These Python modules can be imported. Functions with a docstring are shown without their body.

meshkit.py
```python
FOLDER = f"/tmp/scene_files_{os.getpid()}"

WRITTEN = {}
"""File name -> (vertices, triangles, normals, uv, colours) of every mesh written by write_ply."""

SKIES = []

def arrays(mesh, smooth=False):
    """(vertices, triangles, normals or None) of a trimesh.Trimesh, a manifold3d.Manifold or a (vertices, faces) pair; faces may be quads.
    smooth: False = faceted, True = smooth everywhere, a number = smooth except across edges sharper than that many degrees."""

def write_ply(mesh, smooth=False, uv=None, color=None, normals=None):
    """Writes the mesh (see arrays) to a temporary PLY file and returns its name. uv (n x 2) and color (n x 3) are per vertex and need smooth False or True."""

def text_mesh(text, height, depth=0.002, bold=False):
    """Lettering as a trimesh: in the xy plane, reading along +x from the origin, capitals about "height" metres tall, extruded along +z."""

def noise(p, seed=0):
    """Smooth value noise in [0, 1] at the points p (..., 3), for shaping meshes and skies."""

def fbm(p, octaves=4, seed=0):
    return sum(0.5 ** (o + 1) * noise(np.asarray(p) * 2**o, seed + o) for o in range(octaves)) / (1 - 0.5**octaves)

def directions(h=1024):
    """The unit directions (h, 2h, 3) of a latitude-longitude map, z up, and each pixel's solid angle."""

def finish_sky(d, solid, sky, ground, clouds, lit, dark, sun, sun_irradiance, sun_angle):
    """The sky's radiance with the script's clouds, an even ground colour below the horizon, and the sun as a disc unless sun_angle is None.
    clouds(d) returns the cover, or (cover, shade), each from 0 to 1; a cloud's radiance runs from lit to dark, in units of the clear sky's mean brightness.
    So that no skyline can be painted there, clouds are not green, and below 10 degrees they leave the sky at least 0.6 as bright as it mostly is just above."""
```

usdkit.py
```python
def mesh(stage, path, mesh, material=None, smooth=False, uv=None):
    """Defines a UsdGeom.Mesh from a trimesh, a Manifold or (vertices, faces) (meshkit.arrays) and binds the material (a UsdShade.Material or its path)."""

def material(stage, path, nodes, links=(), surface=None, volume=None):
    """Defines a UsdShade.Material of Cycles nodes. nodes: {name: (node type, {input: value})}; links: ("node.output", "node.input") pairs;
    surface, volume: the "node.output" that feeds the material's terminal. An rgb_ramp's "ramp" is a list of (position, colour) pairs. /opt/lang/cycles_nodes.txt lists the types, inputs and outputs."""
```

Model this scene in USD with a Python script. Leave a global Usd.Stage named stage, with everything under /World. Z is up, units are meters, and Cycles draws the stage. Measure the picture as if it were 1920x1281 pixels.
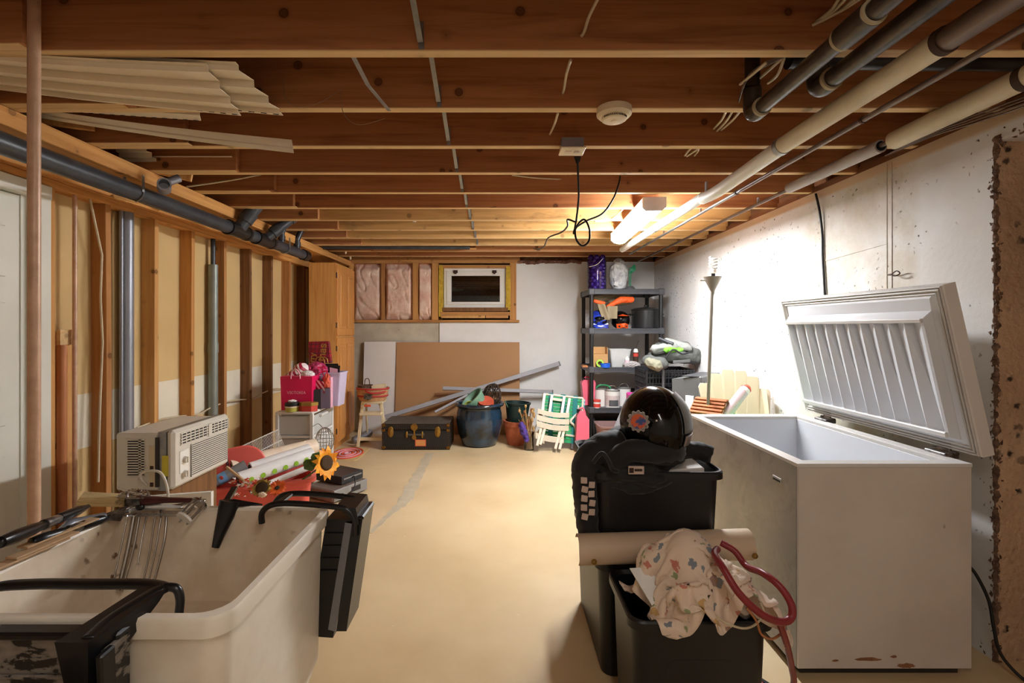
import math, random, numpy as np, trimesh, usdkit, meshkit
from pxr import Usd, UsdGeom, UsdLux, UsdShade, Gf, Sdf, Vt

stage = Usd.Stage.CreateInMemory()
UsdGeom.SetStageUpAxis(stage, 'Z'); UsdGeom.SetStageMetersPerUnit(stage, 1.0)
UsdGeom.Xform.Define(stage, '/World'); UsdGeom.Scope.Define(stage, '/World/Looks')

# ---- camera: level, looking along +y; principal point at pixel (940, 615), focal 907 px of 1920
FPX, CX, CY, EYE = 907.0, 940.0, 615.0, 1.38
cam = UsdGeom.Camera.Define(stage, '/World/camera')
cam.CreateHorizontalApertureAttr(36.0); cam.CreateVerticalApertureAttr(36.0 * 1281 / 1920)
cam.CreateFocalLengthAttr(36.0 * FPX / 1920)
cam.CreateHorizontalApertureOffsetAttr((960 - CX) * 36 / 1920)
cam.CreateVerticalApertureOffsetAttr((CY - 640.5) * 36 / 1920)
cam.CreateClippingRangeAttr((0.05, 100.0))
cam.AddTranslateOp().Set(Gf.Vec3d(0, 0, EYE)); cam.AddRotateXOp().Set(90.0)
cam.CreateExposureAttr(3.45)
FILL_POWER = 1.7           # added fill fixture, out of view above the photographer, lifts the near side
TUBE_POWER = 17.5          # the fluorescent fixture under the joists: radiance of its lens

# ---- helpers
rng = random.Random(7)
def P(px, py, Y): return np.array([(px - CX) / FPX * Y, Y, EYE - (py - CY) / FPX * Y])
def cat(*m): return trimesh.util.concatenate([x for x in (m[0] if len(m) == 1 and isinstance(m[0], (list, tuple)) else m)])
def box(x0, x1, y0, y1, z0, z1, b=0.0):
    x0, x1 = min(x0, x1), max(x0, x1); y0, y1 = min(y0, y1), max(y0, y1); z0, z1 = min(z0, z1), max(z0, z1)
    if b <= 0:
        m = trimesh.creation.box([x1 - x0, y1 - y0, z1 - z0]); m.apply_translation([(x0 + x1) / 2, (y0 + y1) / 2, (z0 + z1) / 2]); return m
    b = min(b, (x1 - x0) * .45, (y1 - y0) * .45, (z1 - z0) * .45); p = []
    for X, sx in ((x0, 1), (x1, -1)):
        for Y, sy in ((y0, 1), (y1, -1)):
            for Z, sz in ((z0, 1), (z1, -1)):
                p += [(X, Y + sy * b, Z + sz * b), (X + sx * b, Y, Z + sz * b), (X + sx * b, Y + sy * b, Z)]
    return hull(p)
def hull(p): return trimesh.convex.convex_hull(np.array(p, float))
def frames(pts, closed=False):
    pts = np.asarray(pts, float); n = len(pts)
    t = np.roll(pts, -1, 0) - np.roll(pts, 1, 0) if closed else np.gradient(pts, axis=0)
    t /= np.maximum(np.linalg.norm(t, axis=1, keepdims=True), 1e-9)
    a = np.array([0, 0, 1.0]) if abs(t[0][2]) < .9 else np.array([1.0, 0, 0])
    u = np.cross(t[0], a); u /= np.linalg.norm(u); U = []
    for i in range(n):
        u = u - t[i] * np.dot(u, t[i]); u /= max(np.linalg.norm(u), 1e-9); U.append(u)
    U = np.array(U); return t, U, np.cross(t, U)
def grid_faces(n, m, wrap_m=True, wrap_n=False):
    f = []
    for i in range(n if wrap_n else n - 1):
        for j in range(m if wrap_m else m - 1):
            a, b, c, d = i * m + j, i * m + (j + 1) % m, ((i + 1) % n) * m + (j + 1) % m, ((i + 1) % n) * m + j
            f += [(a, b, c), (a, c, d)]
    return f
def loft(rings, cap=True, closed=False):
    """rings: list of equal-length (m,3) loops"""
    R = np.array(rings, float); n, m = R.shape[:2]
    v = R.reshape(-1, 3); f = grid_faces(n, m, True, closed)
    if cap and not closed:
        v = np.vstack([v, R[0].mean(0), R[-1].mean(0)]); a, b = n * m, n * m + 1
        for j in range(m): f += ([] if cap == 'end' else [(a, (j + 1) % m, j)]) + ([] if cap == 'start' else [(b, (n - 1) * m + j, (n - 1) * m + (j + 1) % m)])
    M = trimesh.Trimesh(v, f, process=False); M.fix_normals(); return M
def tube(pts, r, n=8, closed=False, sx=1.0, sy=1.0, cap=True):
    pts = np.asarray(pts, float); t, U, V = frames(pts, closed); r = np.broadcast_to(r, len(pts))
    a = np.arange(n) * 2 * np.pi / n
    return loft([pts[i] + r[i] * (np.outer(np.cos(a), U[i]) * sx + np.outer(np.sin(a), V[i]) * sy) for i in range(len(pts))], cap, closed)
def spline(pts, k=8, closed=False):
    p = np.asarray(pts, float); n = len(p); out = []
    for i in range(n if closed else n - 1):
        g = (lambda j: p[j % n]) if closed else (lambda j: p[min(max(j, 0), n - 1)])
        a, b, c, d = g(i - 1), g(i), g(i + 1), g(i + 2)
        for s in np.arange(k) / k:
            out.append(.5 * (2 * b + (c - a) * s + (2 * a - 5 * b + 4 * c - d) * s * s + (3 * b - a - 3 * c + d) * s ** 3))
    if not closed: out.append(p[-1])
    return np.array(out)
def cyl(p0, p1, r0, r1=None, n=20): 
    return tube([p0, p1], [r0, r0 if r1 is None else r1], n)
def lathe(prof, n=32, c=(0, 0, 0), cap=True):
    a = np.arange(n) * 2 * np.pi / n
    return loft([np.c_[r * np.cos(a), r * np.sin(a), np.full(n, z)] + np.array(c) for r, z in prof], cap)
def rrect(w, d, r, k=4):
    """rounded rectangle loop in xy, centred"""
    out = []
    for cx, cy, a0 in ((w / 2 - r, d / 2 - r, 0), (-w / 2 + r, d / 2 - r, 90), (-w / 2 + r, -d / 2 + r, 180), (w / 2 - r, -d / 2 + r, 270)):
        for i in range(k + 1):
            a = math.radians(a0 + 90 * i / k); out.append((cx + r * math.cos(a), cy + r * math.sin(a)))
    return np.array(out)
def prism(poly, h, origin=(0, 0, 0), u=(1, 0, 0), v=(0, 1, 0)):
    """polygon (in u,v) extruded along u x v by h"""
    from shapely.geometry import Polygon
    pg = poly if hasattr(poly, 'exterior') else Polygon(poly)
    m = trimesh.creation.extrude_polygon(pg, h, engine='earcut')
    u, v = np.array(u, float), np.array(v, float); w = np.cross(u, v); w /= np.linalg.norm(w)
    m.vertices = np.array(origin) + np.outer(m.vertices[:, 0], u) + np.outer(m.vertices[:, 1], v) + np.outer(m.vertices[:, 2], w)
    m.fix_normals(); return m
def plate(p0, p1, p2, p3, th):
    """slab on a quad; thickness goes along -(normal)"""
    q = np.array([p0, p1, p2, p3], float); n = np.cross(q[1] - q[0], q[3] - q[0]); n /= np.linalg.norm(n)
    m = hull(np.vstack([q, q - n * th])); return m
def mv(m, t=(0, 0, 0), rz=0, rx=0, ry=0, s=1.0, about=(0, 0, 0)):
    m = m.copy(); T = trimesh.transformations
    R = T.rotation_matrix(math.radians(rz), [0, 0, 1]) @ T.rotation_matrix(math.radians(ry), [0, 1, 0]) @ T.rotation_matrix(math.radians(rx), [1, 0, 0])
    v = (m.vertices - np.array(about)) * np.array(s); m.vertices = v @ R[:3, :3].T + np.array(about) + np.array(t)
    return m
def bar(p0, p1, w, h, up=(0, 0, 1), b=0.0):
    """rectangular bar from p0 to p1; w across, h along up"""
    p0, p1 = np.array(p0, float), np.array(p1, float); t = p1 - p0; L = np.linalg.norm(t); t /= L
    up = np.array(up, float); u = np.cross(t, up); u /= np.linalg.norm(u); v = np.cross(u, t)
    m = box(0, L, -w / 2, w / 2, -h / 2, h / 2, b)
    m.vertices = p0 + np.outer(m.vertices[:, 0], t) + np.outer(m.vertices[:, 1], u) + np.outer(m.vertices[:, 2], v); m.fix_normals(); return m
def ball(c, r, s=(1, 1, 1), sub=2):
    m = trimesh.creation.icosphere(sub, 1.0); m.vertices = m.vertices * np.array(s) * r + np.array(c); return m
def lump(c, size, seed=0, amp=.25, freq=2.5, sub=4, ridged=False, flat=None):
    m = trimesh.creation.icosphere(sub, 1.0); d = m.vertices.copy()
    n = meshkit.fbm(d * freq + seed * 7.3, 4, seed)
    if ridged: n = 1 - 2 * np.abs(n - .5)
    v = d * (1 + amp * (n - .5) * 2)[:, None] * np.array(size)
    if flat is not None: v[:, 2] = np.maximum(v[:, 2], flat)
    m.vertices = v + np.array(c); return m
def sheet(fn, nu, nv, th=.003):
    """thin closed solid of a parametric surface fn(u,v)->(3,)"""
    g = np.array([[fn(i / (nu - 1), j / (nv - 1)) for j in range(nv)] for i in range(nu)], float)
    du, dv = np.gradient(g, axis=0), np.gradient(g, axis=1); n = np.cross(du, dv); n /= np.maximum(np.linalg.norm(n, axis=2, keepdims=True), 1e-9)
    top, bot = g + n * th / 2, g - n * th / 2; v = np.vstack([top.reshape(-1, 3), bot.reshape(-1, 3)]); f = grid_faces(nu, nv, False); K = nu * nv
    f = f + [(c + K, b + K, a + K) for a, b, c in f]
    e = [(0, j) for j in range(nv)] + [(i, nv - 1) for i in range(1, nu)] + [(nu - 1, j) for j in range(nv - 2, -1, -1)] + [(i, 0) for i in range(nu - 2, 0, -1)]
    e = [i * nv + j for i, j in e]
    for a, b in zip(e, e[1:] + e[:1]): f += [(a, a + K, b + K), (a, b + K, b)]
    m = trimesh.Trimesh(v, f, process=False); m.fix_normals(); return m
def text(s, h, origin, u, v, depth=.0012, bold=False, center=False):
    m = meshkit.text_mesh(s, h, depth, bold); u, v = np.array(u, float), np.array(v, float); w = np.cross(u, v)
    if center: m.apply_translation([-m.bounds[:, 0].mean(), -m.bounds[:, 1].mean(), 0])
    m.vertices = np.array(origin) + np.outer(m.vertices[:, 0], u) + np.outer(m.vertices[:, 1], v) + np.outer(m.vertices[:, 2], w); return m

import manifold3d as m3
def blob(spheres, seed, amp, fr, edge=.012, fold=None):
    M = None
    for a, ra, b, rb in spheres:
        h = trimesh.convex.convex_hull(np.vstack([ball(a, ra, sub=2).vertices, ball(b, rb, sub=2).vertices])); h = m3.Manifold(m3.Mesh(np.asarray(h.vertices, np.float32), np.asarray(h.faces, np.uint32))); M = h if M is None else M + h
    M = M.refine_to_length(edge).to_mesh(); m = trimesh.Trimesh(M.vert_properties[:, :3], M.tri_verts, process=True); trimesh.smoothing.filter_taubin(m, iterations=12)
    if fold is not None:
        v = m.vertices; ph = 0
        for k, (d, f, a) in enumerate(fold):
            w = (meshkit.fbm(v * 5.5 + 9.1 * k + seed, 2, seed + k) - .5) * 2.2; ph = ph + a * (np.abs(np.sin(np.pi * (v @ np.array(d, float) * f + w))) ** .75 - .62)
        m.vertices = v + m.vertex_normals * ph[:, None]
        trimesh.smoothing.filter_taubin(m, iterations=2); return m
    n = meshkit.fbm(m.vertices * fr + seed * 3.3, 3, seed); n2 = meshkit.fbm(m.vertices * fr * .5 + seed, 2, seed + 4); m.vertices = m.vertices + m.vertex_normals * (amp * (1 - 5 * np.abs(n - .5)) + amp * 1.6 * (n2 - .5))[:, None]; return m
Q = lambda px, py, Y, r, px2, py2, Y2, r2: (P(px, py, Y), r, P(px2, py2, Y2), r2)
# ---- things
ALL = []
class T:
    def __init__(s, name, label=None, cat=None, group=None, kind=None):
        s.name, s.label, s.cat, s.group, s.kind, s.parts = name, label, cat, group, kind, []; ALL.append(s)
    def p(s, name, mesh, mat, smooth=False, under=None, label=None, kind=None):
        s.parts.append(dict(name=name, mesh=mesh, mat=mat, smooth=smooth, under=under, label=label, kind=kind)); return len(s.parts) - 1
def solo(name, mesh, mat, label, cat, group=None, smooth=False, kind=None):
    t = T(name, label, cat, group, kind); t.p('', mesh, mat, smooth); return t
used = {}
def numbered(parent, name):
    k = used.get((parent, name), -1) + 1; used[(parent, name)] = k
    return f'{parent}/{name}' if k == 0 else f'{parent}/{name}_{k:03d}'
def keys(prim, **kw):
    for k, v in kw.items():
        if v: prim.SetCustomDataByKey(k, v)
GROUPS = dict(storage_tote='black storage totes', stir_stick='stir sticks on the tub rim', roller_rod='steel roller rods in the tub', paint_roller='rollers on the tub rim', gift_wrap_roll='rolls of gift wrap', gift_bag='gift bags on the drawer cart', gift_box='gift boxes on the drawer cart', paint_can='paint cans on the fourth shelf', flower_pot='flower pots by the blue planter', metal_rail='grey metal rails against the board', camping_bag='camping gear on the milk crate', electric_cable='electric cables', ceiling_pipe='heating pipes under the joists', conduit_pipe='conduits in the stud wall', supply_pipe='supply pipes by the door', vinyl_siding='siding stored under the joists', siding_channel='siding stored under the joists', fuel_can='pink fuel cans', basket='baskets on the step stool', sunflower='artificial flowers in the coral bin', paint_tray='roller trays hung on the tub', tape_roll='tape rolls on the third shelf', paper_stack='papers in the upper tote', foam_lump='foam lumps on the joists', helmet='helmets')
def emit_all():
    seen = {}
    for t in ALL: seen[t.name] = seen.get(t.name, 0) + 1
    for t in ALL:
        if t.group is None and t.kind is None and t.name in GROUPS and (seen[t.name] > 1 or t.name == 'siding_channel'): t.group = GROUPS[t.name]
    for t in ALL:
        path = numbered('/World', t.name)
        if t.kind == 'structure': base = np.zeros(3)
        else:
            b = np.array([p['mesh'].bounds for p in t.parts]); lo, hi = b[:, 0].min(0), b[:, 1].max(0)
            base = np.array([(lo[0] + hi[0]) / 2, (lo[1] + hi[1]) / 2, lo[2]])
        def put(pth, p):
            m = p['mesh'].copy(); m.vertices = m.vertices - base
            return usdkit.mesh(stage, pth, m, MATS[p['mat']], p['smooth'])
        if len(t.parts) == 1 and t.parts[0]['name'] == '':
            prim = put(path, t.parts[0]); UsdGeom.Xformable(prim).AddTranslateOp().Set(Gf.Vec3d(*base)); prim = prim.GetPrim()
        else:
            x = UsdGeom.Xform.Define(stage, path); x.AddTranslateOp().Set(Gf.Vec3d(*base)); prim = x.GetPrim(); got = {}
            for i, p in enumerate(t.parts):
                pth = numbered(got[p['under']] if p['under'] is not None else path, p['name']); got[i] = pth
                keys(put(pth, p).GetPrim(), label=p['label'], kind=p['kind'])
        keys(prim, label=t.label, category=t.cat, group=t.group, kind=t.kind)

# ---- materials
MATS = {}
def lin(c):
    c = np.array(c, float) / 255.0
    return tuple(np.where(c <= .04045, c / 12.92, ((c + .055) / 1.055) ** 2.4))
def reg(name, nodes, links, surface): 
    MATS[name] = usdkit.material(stage, '/World/Looks/' + name, nodes, links, surface=surface); return name
def mat(name, c, rough=.55, metal=0.0, var=.12, scale=6.0, bump=0.0, bscale=60.0, c2=None, ramp=None, dist=.004, stretch=None, coat=0.0, **kw):
    """plain surface with slight mottling; c2: second colour of the mottling"""
    a = lin(c); b = lin(c2) if c2 is not None else tuple(x * (1 - var) for x in a)
    N = {'g': ('geometry', {}), 'mp': ('mapping', {'scale': stretch or (1, 1, 1)}), 'n': ('noise_texture', {'scale': scale, 'detail': 4.0, 'roughness': .6}),
         'r': ('rgb_ramp', {'ramp': [(ramp[0] if ramp else .3, b), (ramp[1] if ramp else .7, a)]}),
         'p': ('principled_bsdf', {'roughness': rough, 'metallic': metal, 'coat_weight': coat, 'coat_roughness': .08, **kw})}
    L = [('g.position', 'mp.vector'), ('mp.vector', 'n.vector'), ('n.fac', 'r.fac'), ('r.color', 'p.base_color')]
    if bump:
        N['bn'] = ('noise_texture', {'scale': bscale, 'detail': 3.0}); N['b'] = ('bump', {'strength': bump, 'distance': dist})
        L += [('mp.vector', 'bn.vector'), ('bn.fac', 'b.height'), ('b.normal', 'p.normal')]
    return reg(name, N, L, 'p.BSDF')
def wood(name, dark, light, axis, off=0.0, fine=1.0, knots=.75, rough=.7, kcol=(60, 30, 14), stain=0.0, scol=(40, 32, 26)):
    """sawn timber: grain along axis, knots, optional stains"""
    lo, hi = 1.2 * fine, 26.0 * fine
    sc = [hi] * 3; sc[axis] = lo
    ks = [6.5] * 3
    ss = [5.0] * 3; ss[axis] = 1.2
    N = {'g': ('geometry', {}), 'mp': ('mapping', {'scale': sc, 'location': (off, off * 1.7, off * .6)}),
         'n': ('noise_texture', {'scale': 1.0, 'detail': 6.0, 'roughness': .62, 'distortion': .8}),
         'r': ('rgb_ramp', {'ramp': [(.28, lin(dark)), (.5, tuple((np.array(lin(dark)) * .35 + np.array(lin(light)) * .65))), (.72, lin(light))]}),
         'mk': ('mapping', {'scale': ks, 'location': (off * 2.3, off, off * 1.9)}),
         'v': ('voronoi_texture', {'scale': 1.0, 'randomness': 1.0}),
         'kr': ('rgb_ramp', {'ramp': [(.0, (1, 1, 1)), (.075, (.75, .75, .75)), (.11, (.95, .95, .95)), (.125, (.25, .25, .25)), (.2, (0, 0, 0))]}),
         'km': ('math', {'math_type': 'multiply', 'value2': knots}),
         'x': ('mix_color', {'b': lin(kcol)}),
         'p': ('principled_bsdf', {'roughness': rough, 'specular_ior_level': .25}), 'b': ('bump', {'strength': .15, 'distance': .002})}
    L = [('g.position', 'mp.vector'), ('mp.vector', 'n.vector'), ('n.fac', 'r.fac'), ('g.position', 'mk.vector'), ('mk.vector', 'v.vector'),
         ('v.distance', 'kr.fac'), ('kr.color', 'km.value1'), ('km.value', 'x.fac'), ('r.color', 'x.a'), ('n.fac', 'b.height'), ('b.normal', 'p.normal')]
    if stain:
        N.update({'ms': ('mapping', {'scale': ss, 'location': (off, off, off)}), 'sn': ('noise_texture', {'scale': 1.0, 'detail': 5.0, 'roughness': .65}),
                  'sr': ('rgb_ramp', {'ramp': [(.58, (0, 0, 0)), (.72, (stain, stain, stain))]}), 'y': ('mix_color', {'b': lin(scol)})})
        L += [('g.position', 'ms.vector'), ('ms.vector', 'sn.vector'), ('sn.fac', 'sr.fac'), ('sr.color', 'y.fac'), ('x.result', 'y.a'), ('y.result', 'p.base_color')]
    else: L += [('x.result', 'p.base_color')]
    return reg(name, N, L, 'p.BSDF')
def speck(name, base, base2, specks, speck_scale=26.0, thr=.16, rough=.75, big=1.3, sp_mask=(.45, .62), bump=.25, extra=None, dist=.004):
    """painted concrete: broad mottling of two tones, small dark pits clustered by a noise mask"""
    N = {'g': ('geometry', {}), 'n': ('noise_texture', {'scale': big, 'detail': 6.0, 'roughness': .62}),
         'r': ('rgb_ramp', {'ramp': [(.36, lin(base2)), (.6, lin(base))]}),
         'wn': ('noise_texture', {'scale': 42.0, 'detail': 3.0}), 'wa': ('mix_vector', {'fac': .035}),
         'v': ('voronoi_texture', {'scale': speck_scale}), 'vr': ('rgb_ramp', {'ramp': [(thr * .5, (1, 1, 1)), (thr, (0, 0, 0))]}),
         'mn': ('noise_texture', {'scale': 2.6, 'detail': 3.0, 'roughness': .7}), 'mr': ('rgb_ramp', {'ramp': [(sp_mask[0], (0, 0, 0)), (sp_mask[1], (1, 1, 1))]}),
         'mm': ('math', {'math_type': 'multiply'}), 'sc': ('separate_color', {}), 'st': ('math', {'math_type': 'greater_than', 'value2': .55}), 'm0': ('math', {'math_type': 'multiply'}), 'x': ('mix_color', {'b': lin(specks)}),
         'bn': ('noise_texture', {'scale': 40.0, 'detail': 5.0}), 'b': ('bump', {'strength': bump, 'distance': dist}), 'p': ('principled_bsdf', {'roughness': rough})}
    L = [('g.position', 'n.vector'), ('n.fac', 'r.fac'), ('g.position', 'wn.vector'), ('g.position', 'wa.a'), ('wn.color', 'wa.b'), ('wa.result', 'v.vector'), ('v.distance', 'vr.fac'),
         ('g.position', 'mn.vector'), ('mn.fac', 'mr.fac'), ('v.color', 'sc.color'), ('sc.r', 'st.value1'), ('vr.color', 'm0.value1'), ('st.value', 'm0.value2'), ('m0.value', 'mm.value1'), ('mr.color', 'mm.value2'), ('mm.value', 'x.fac'), ('r.color', 'x.a'),
         ('g.position', 'bn.vector'), ('bn.fac', 'b.height'), ('b.normal', 'p.normal')]
    if extra: extra(N, L)
    else: L.append(('x.result', 'p.base_color'))
    return reg(name, N, L, 'p.BSDF')

mat('plastic_black', (22, 22, 24), .32, var=.3); mat('plastic_tote', (24, 24, 26), .42, var=.2, bump=.05, bscale=200)
mat('abs_black', (44, 46, 50), .36, var=.3, scale=9); mat('white_plastic', (236, 232, 224), .4, var=.06)
mat('metal_grey', (150, 150, 152), .35, .9); mat('galv', (164, 166, 166), .45, .8, var=.25, scale=20); mat('brass', (176, 134, 62), .35, .85, var=.35, scale=40)
mat('steel', (190, 186, 180), .25, 1.0); mat('rubber_black', (16, 16, 17), .6); mat('cable_white', (212, 194, 160), .5); mat('cable_black', (20, 20, 22), .45)
mat('paper_white', (240, 238, 234), .7, var=.05); mat('void', (10, 10, 10), .9, var=.0)
mat('rust_dark', (70, 48, 34), .8)
# ================= setting =================
JY0, JSP, JZ, JH, JT = 1.573, .4064, 2.271, .235, .038
XL, XR, YB, YR = -2.38, 2.04, 6.45, -.75     # left drywall, right wall, back wall, added bounce wall
JN = [wood(f'joist_wood_{i}', *c, 0, off=i * 3.7, knots=.85, stain=.3, scol=(70, 40, 20)) for i, c in enumerate([((146, 90, 54), (192, 130, 82)), ((156, 98, 58), (202, 140, 90)), ((138, 84, 50), (184, 122, 74))])]
JL = wood('joist_wood_stained', (168, 124, 70), (214, 166, 104), 0, off=5.1, knots=.6, stain=.85, scol=(86, 66, 46))
JE = wood('joist_edge_wood', (206, 166, 112), (232, 198, 148), 0, off=2.0, knots=.5)
SUB = wood('subfloor_wood', (92, 56, 32), (130, 84, 50), 0, off=9.0, knots=.3)
ST = [wood(f'stud_wood_{i}', *c, 2, off=i * 2.9, knots=.75) for i, c in enumerate([((176, 118, 62), (214, 158, 94)), ((152, 98, 56), (190, 136, 82)), ((186, 132, 74), (222, 170, 106))])]
STD = wood('stud_wood_dark', (98, 66, 40), (140, 98, 60), 2, off=8.0, knots=.6, stain=.5)
PLT = wood('plate_wood', (176, 116, 58), (222, 164, 96), 1, off=1.0, knots=.6)
SILL = wood('sill_wood', (150, 96, 52), (206, 150, 90), 0, off=4.0, knots=.4, stain=.5)
RIM = wood('rim_wood', (96, 58, 34), (142, 92, 54), 1, off=6.0, knots=.4)

# floor: buff floor paint with a patched crack
def floor_mat():
    N = {'g': ('geometry', {}), 'n': ('noise_texture', {'scale': 1.1, 'detail': 6.0, 'roughness': .6}),
         'r': ('rgb_ramp', {'ramp': [(.3, lin((200, 172, 130))), (.55, lin((214, 188, 146))), (.8, lin((226, 203, 164)))]}),
         'v': ('voronoi_texture', {'scale': 9.0}), 'vr': ('rgb_ramp', {'ramp': [(.03, (1, 1, 1)), (.07, (0, 0, 0))]}),
         'mn': ('noise_texture', {'scale': 1.7, 'detail': 3.0}), 'mr': ('rgb_ramp', {'ramp': [(.5, (0, 0, 0)), (.62, (.8, .8, .8))]}), 'mm': ('math', {'math_type': 'multiply'}),
         'x': ('mix_color', {'b': lin((236, 222, 196))}), 'rr': ('rgb_ramp', {'ramp': [(.35, (.34,) * 3), (.7, (.52,) * 3)]}),
         'bn': ('noise_texture', {'scale': 14.0, 'detail': 4.0}), 'b': ('bump', {'strength': .12, 'distance': .004}), 'p': ('principled_bsdf', {'specular_ior_level': .4})}
    L = [('g.position', 'n.vector'), ('n.fac', 'r.fac'), ('g.position', 'v.vector'), ('v.distance', 'vr.fac'), ('g.position', 'mn.vector'), ('mn.fac', 'mr.fac'), ('vr.color', 'mm.value1'), ('mr.color', 'mm.value2'),
         ('mm.value', 'x.fac'), ('r.color', 'x.a'), ('x.result', 'p.base_color'), ('n.fac', 'rr.fac'), ('rr.color', 'p.roughness'), ('g.position', 'bn.vector'), ('bn.fac', 'b.height'), ('b.normal', 'p.normal')]
    reg('floor_paint', N, L, 'p.BSDF')
floor_mat()
mat('patch_grey', (198, 182, 154), .6, var=.2, scale=14, bump=.2, bscale=40)
t = T('floor', 'buff painted concrete floor with a grey patched crack', None, kind='structure')
t.p('slab', box(-4.2, 2.7, YR - .1, YB + .3, -.12, 0), 'floor_paint')
cr = [(P(808, 850, 1)), ]
def fl(px, py): 
    Y = FPX * EYE / (py - CY); return np.array([(px - CX) / FPX * Y, Y, 0.0])
pts = [fl(806, 850), fl(790, 880), fl(775, 910), fl(757, 940), fl(730, 965), fl(694, 1000)]
sp = spline(pts, 6); w = np.interp(np.arange(len(sp)), [0, len(sp) * .5, len(sp) - 1], [.05, .06, .012])
g = np.gradient(sp, axis=0); nn = np.c_[-g[:, 1], g[:, 0]]; nn /= np.linalg.norm(nn, axis=1, keepdims=True)
jit = np.array([rng.uniform(.7, 1.2) for _ in sp])
poly = np.vstack([sp[:, :2] + nn * (w * jit)[:, None], (sp[:, :2] - nn * (w * jit[::-1])[:, None])[::-1]])
t.p('crack_patch', prism(poly, .0025), 'patch_grey', label='grey filler along a floor crack')

# ceiling: subfloor and joists
t = T('ceiling', 'open ceiling of rough timber joists under plank subfloor', None, kind='structure')
for i in range(24):
    y0 = YR + i * .39
    if y0 < YB + .1: t.p('subfloor_plank', box(-4.2, 2.3, y0 + .002, y0 + .388, JZ + JH, JZ + JH + .02), SUB)
LAPX = -1.5
for k in range(-6, 13):
    Y = JY0 + k * JSP
    if Y > YB - .05: break
    far = k > 5
    mt = JL if (k in (6, 7, 8, 9)) else JN[k % 3]
    j = t.p('joist', box(-2.0 if k >= 0 else -4.1, XR + .02, Y - JT / 2, Y + JT / 2, JZ + .001, JZ + JH, .002), mt)
    t.p('pale_edge', box(-2.0, XR, Y - JT / 2, Y + JT / 2, JZ - .001, JZ + .003), JE, under=j)  # paler strip along the joist underside
    if k >= -1:
        j = t.p('joist', box(-3.9, LAPX + .03 * math.sin(k * 2.1), Y - JT * 1.5 - .003, Y - JT / 2 - .001, JZ + .001, JZ + JH - .004, .002), JN[(k + 1) % 3], label='lapped joist end over the girder')
        t.p('pale_edge', box(-2.0, LAPX - .01, Y - JT * 1.5 - .002, Y - JT / 2 - .002, JZ - .001, JZ + .003), JE, under=j)
# solid blocking piece and flat steel bridging between joists
t.p('block', plate(P(848, 452, 5.9), P(885, 450, 5.9), P(893, 468, 5.45), P(860, 468, 5.45), .02), SILL, label='short timber block below the joists')
for k in range(-1, 9):
    Y = JY0 + k * JSP; x = -.268 - .0 * k
    x = {0: -.265, 1: -.27, 2: -.268, 3: -.27}.get(k, -.27)
    t.p('bridging', cat(bar((x, Y + JT / 2, JZ + JH - .02), (x + .012, Y + JSP - JT / 2 - .012, JZ + .02), .018, .0015, up=(0, 1, 1)), bar((x + .012, Y + JSP - JT / 2 - .005, JZ + .09), (x + .014, Y + JSP - JT / 2 - .005, JZ + .002), .018, .0015, up=(0, 1, 0))), 'galv')

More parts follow.
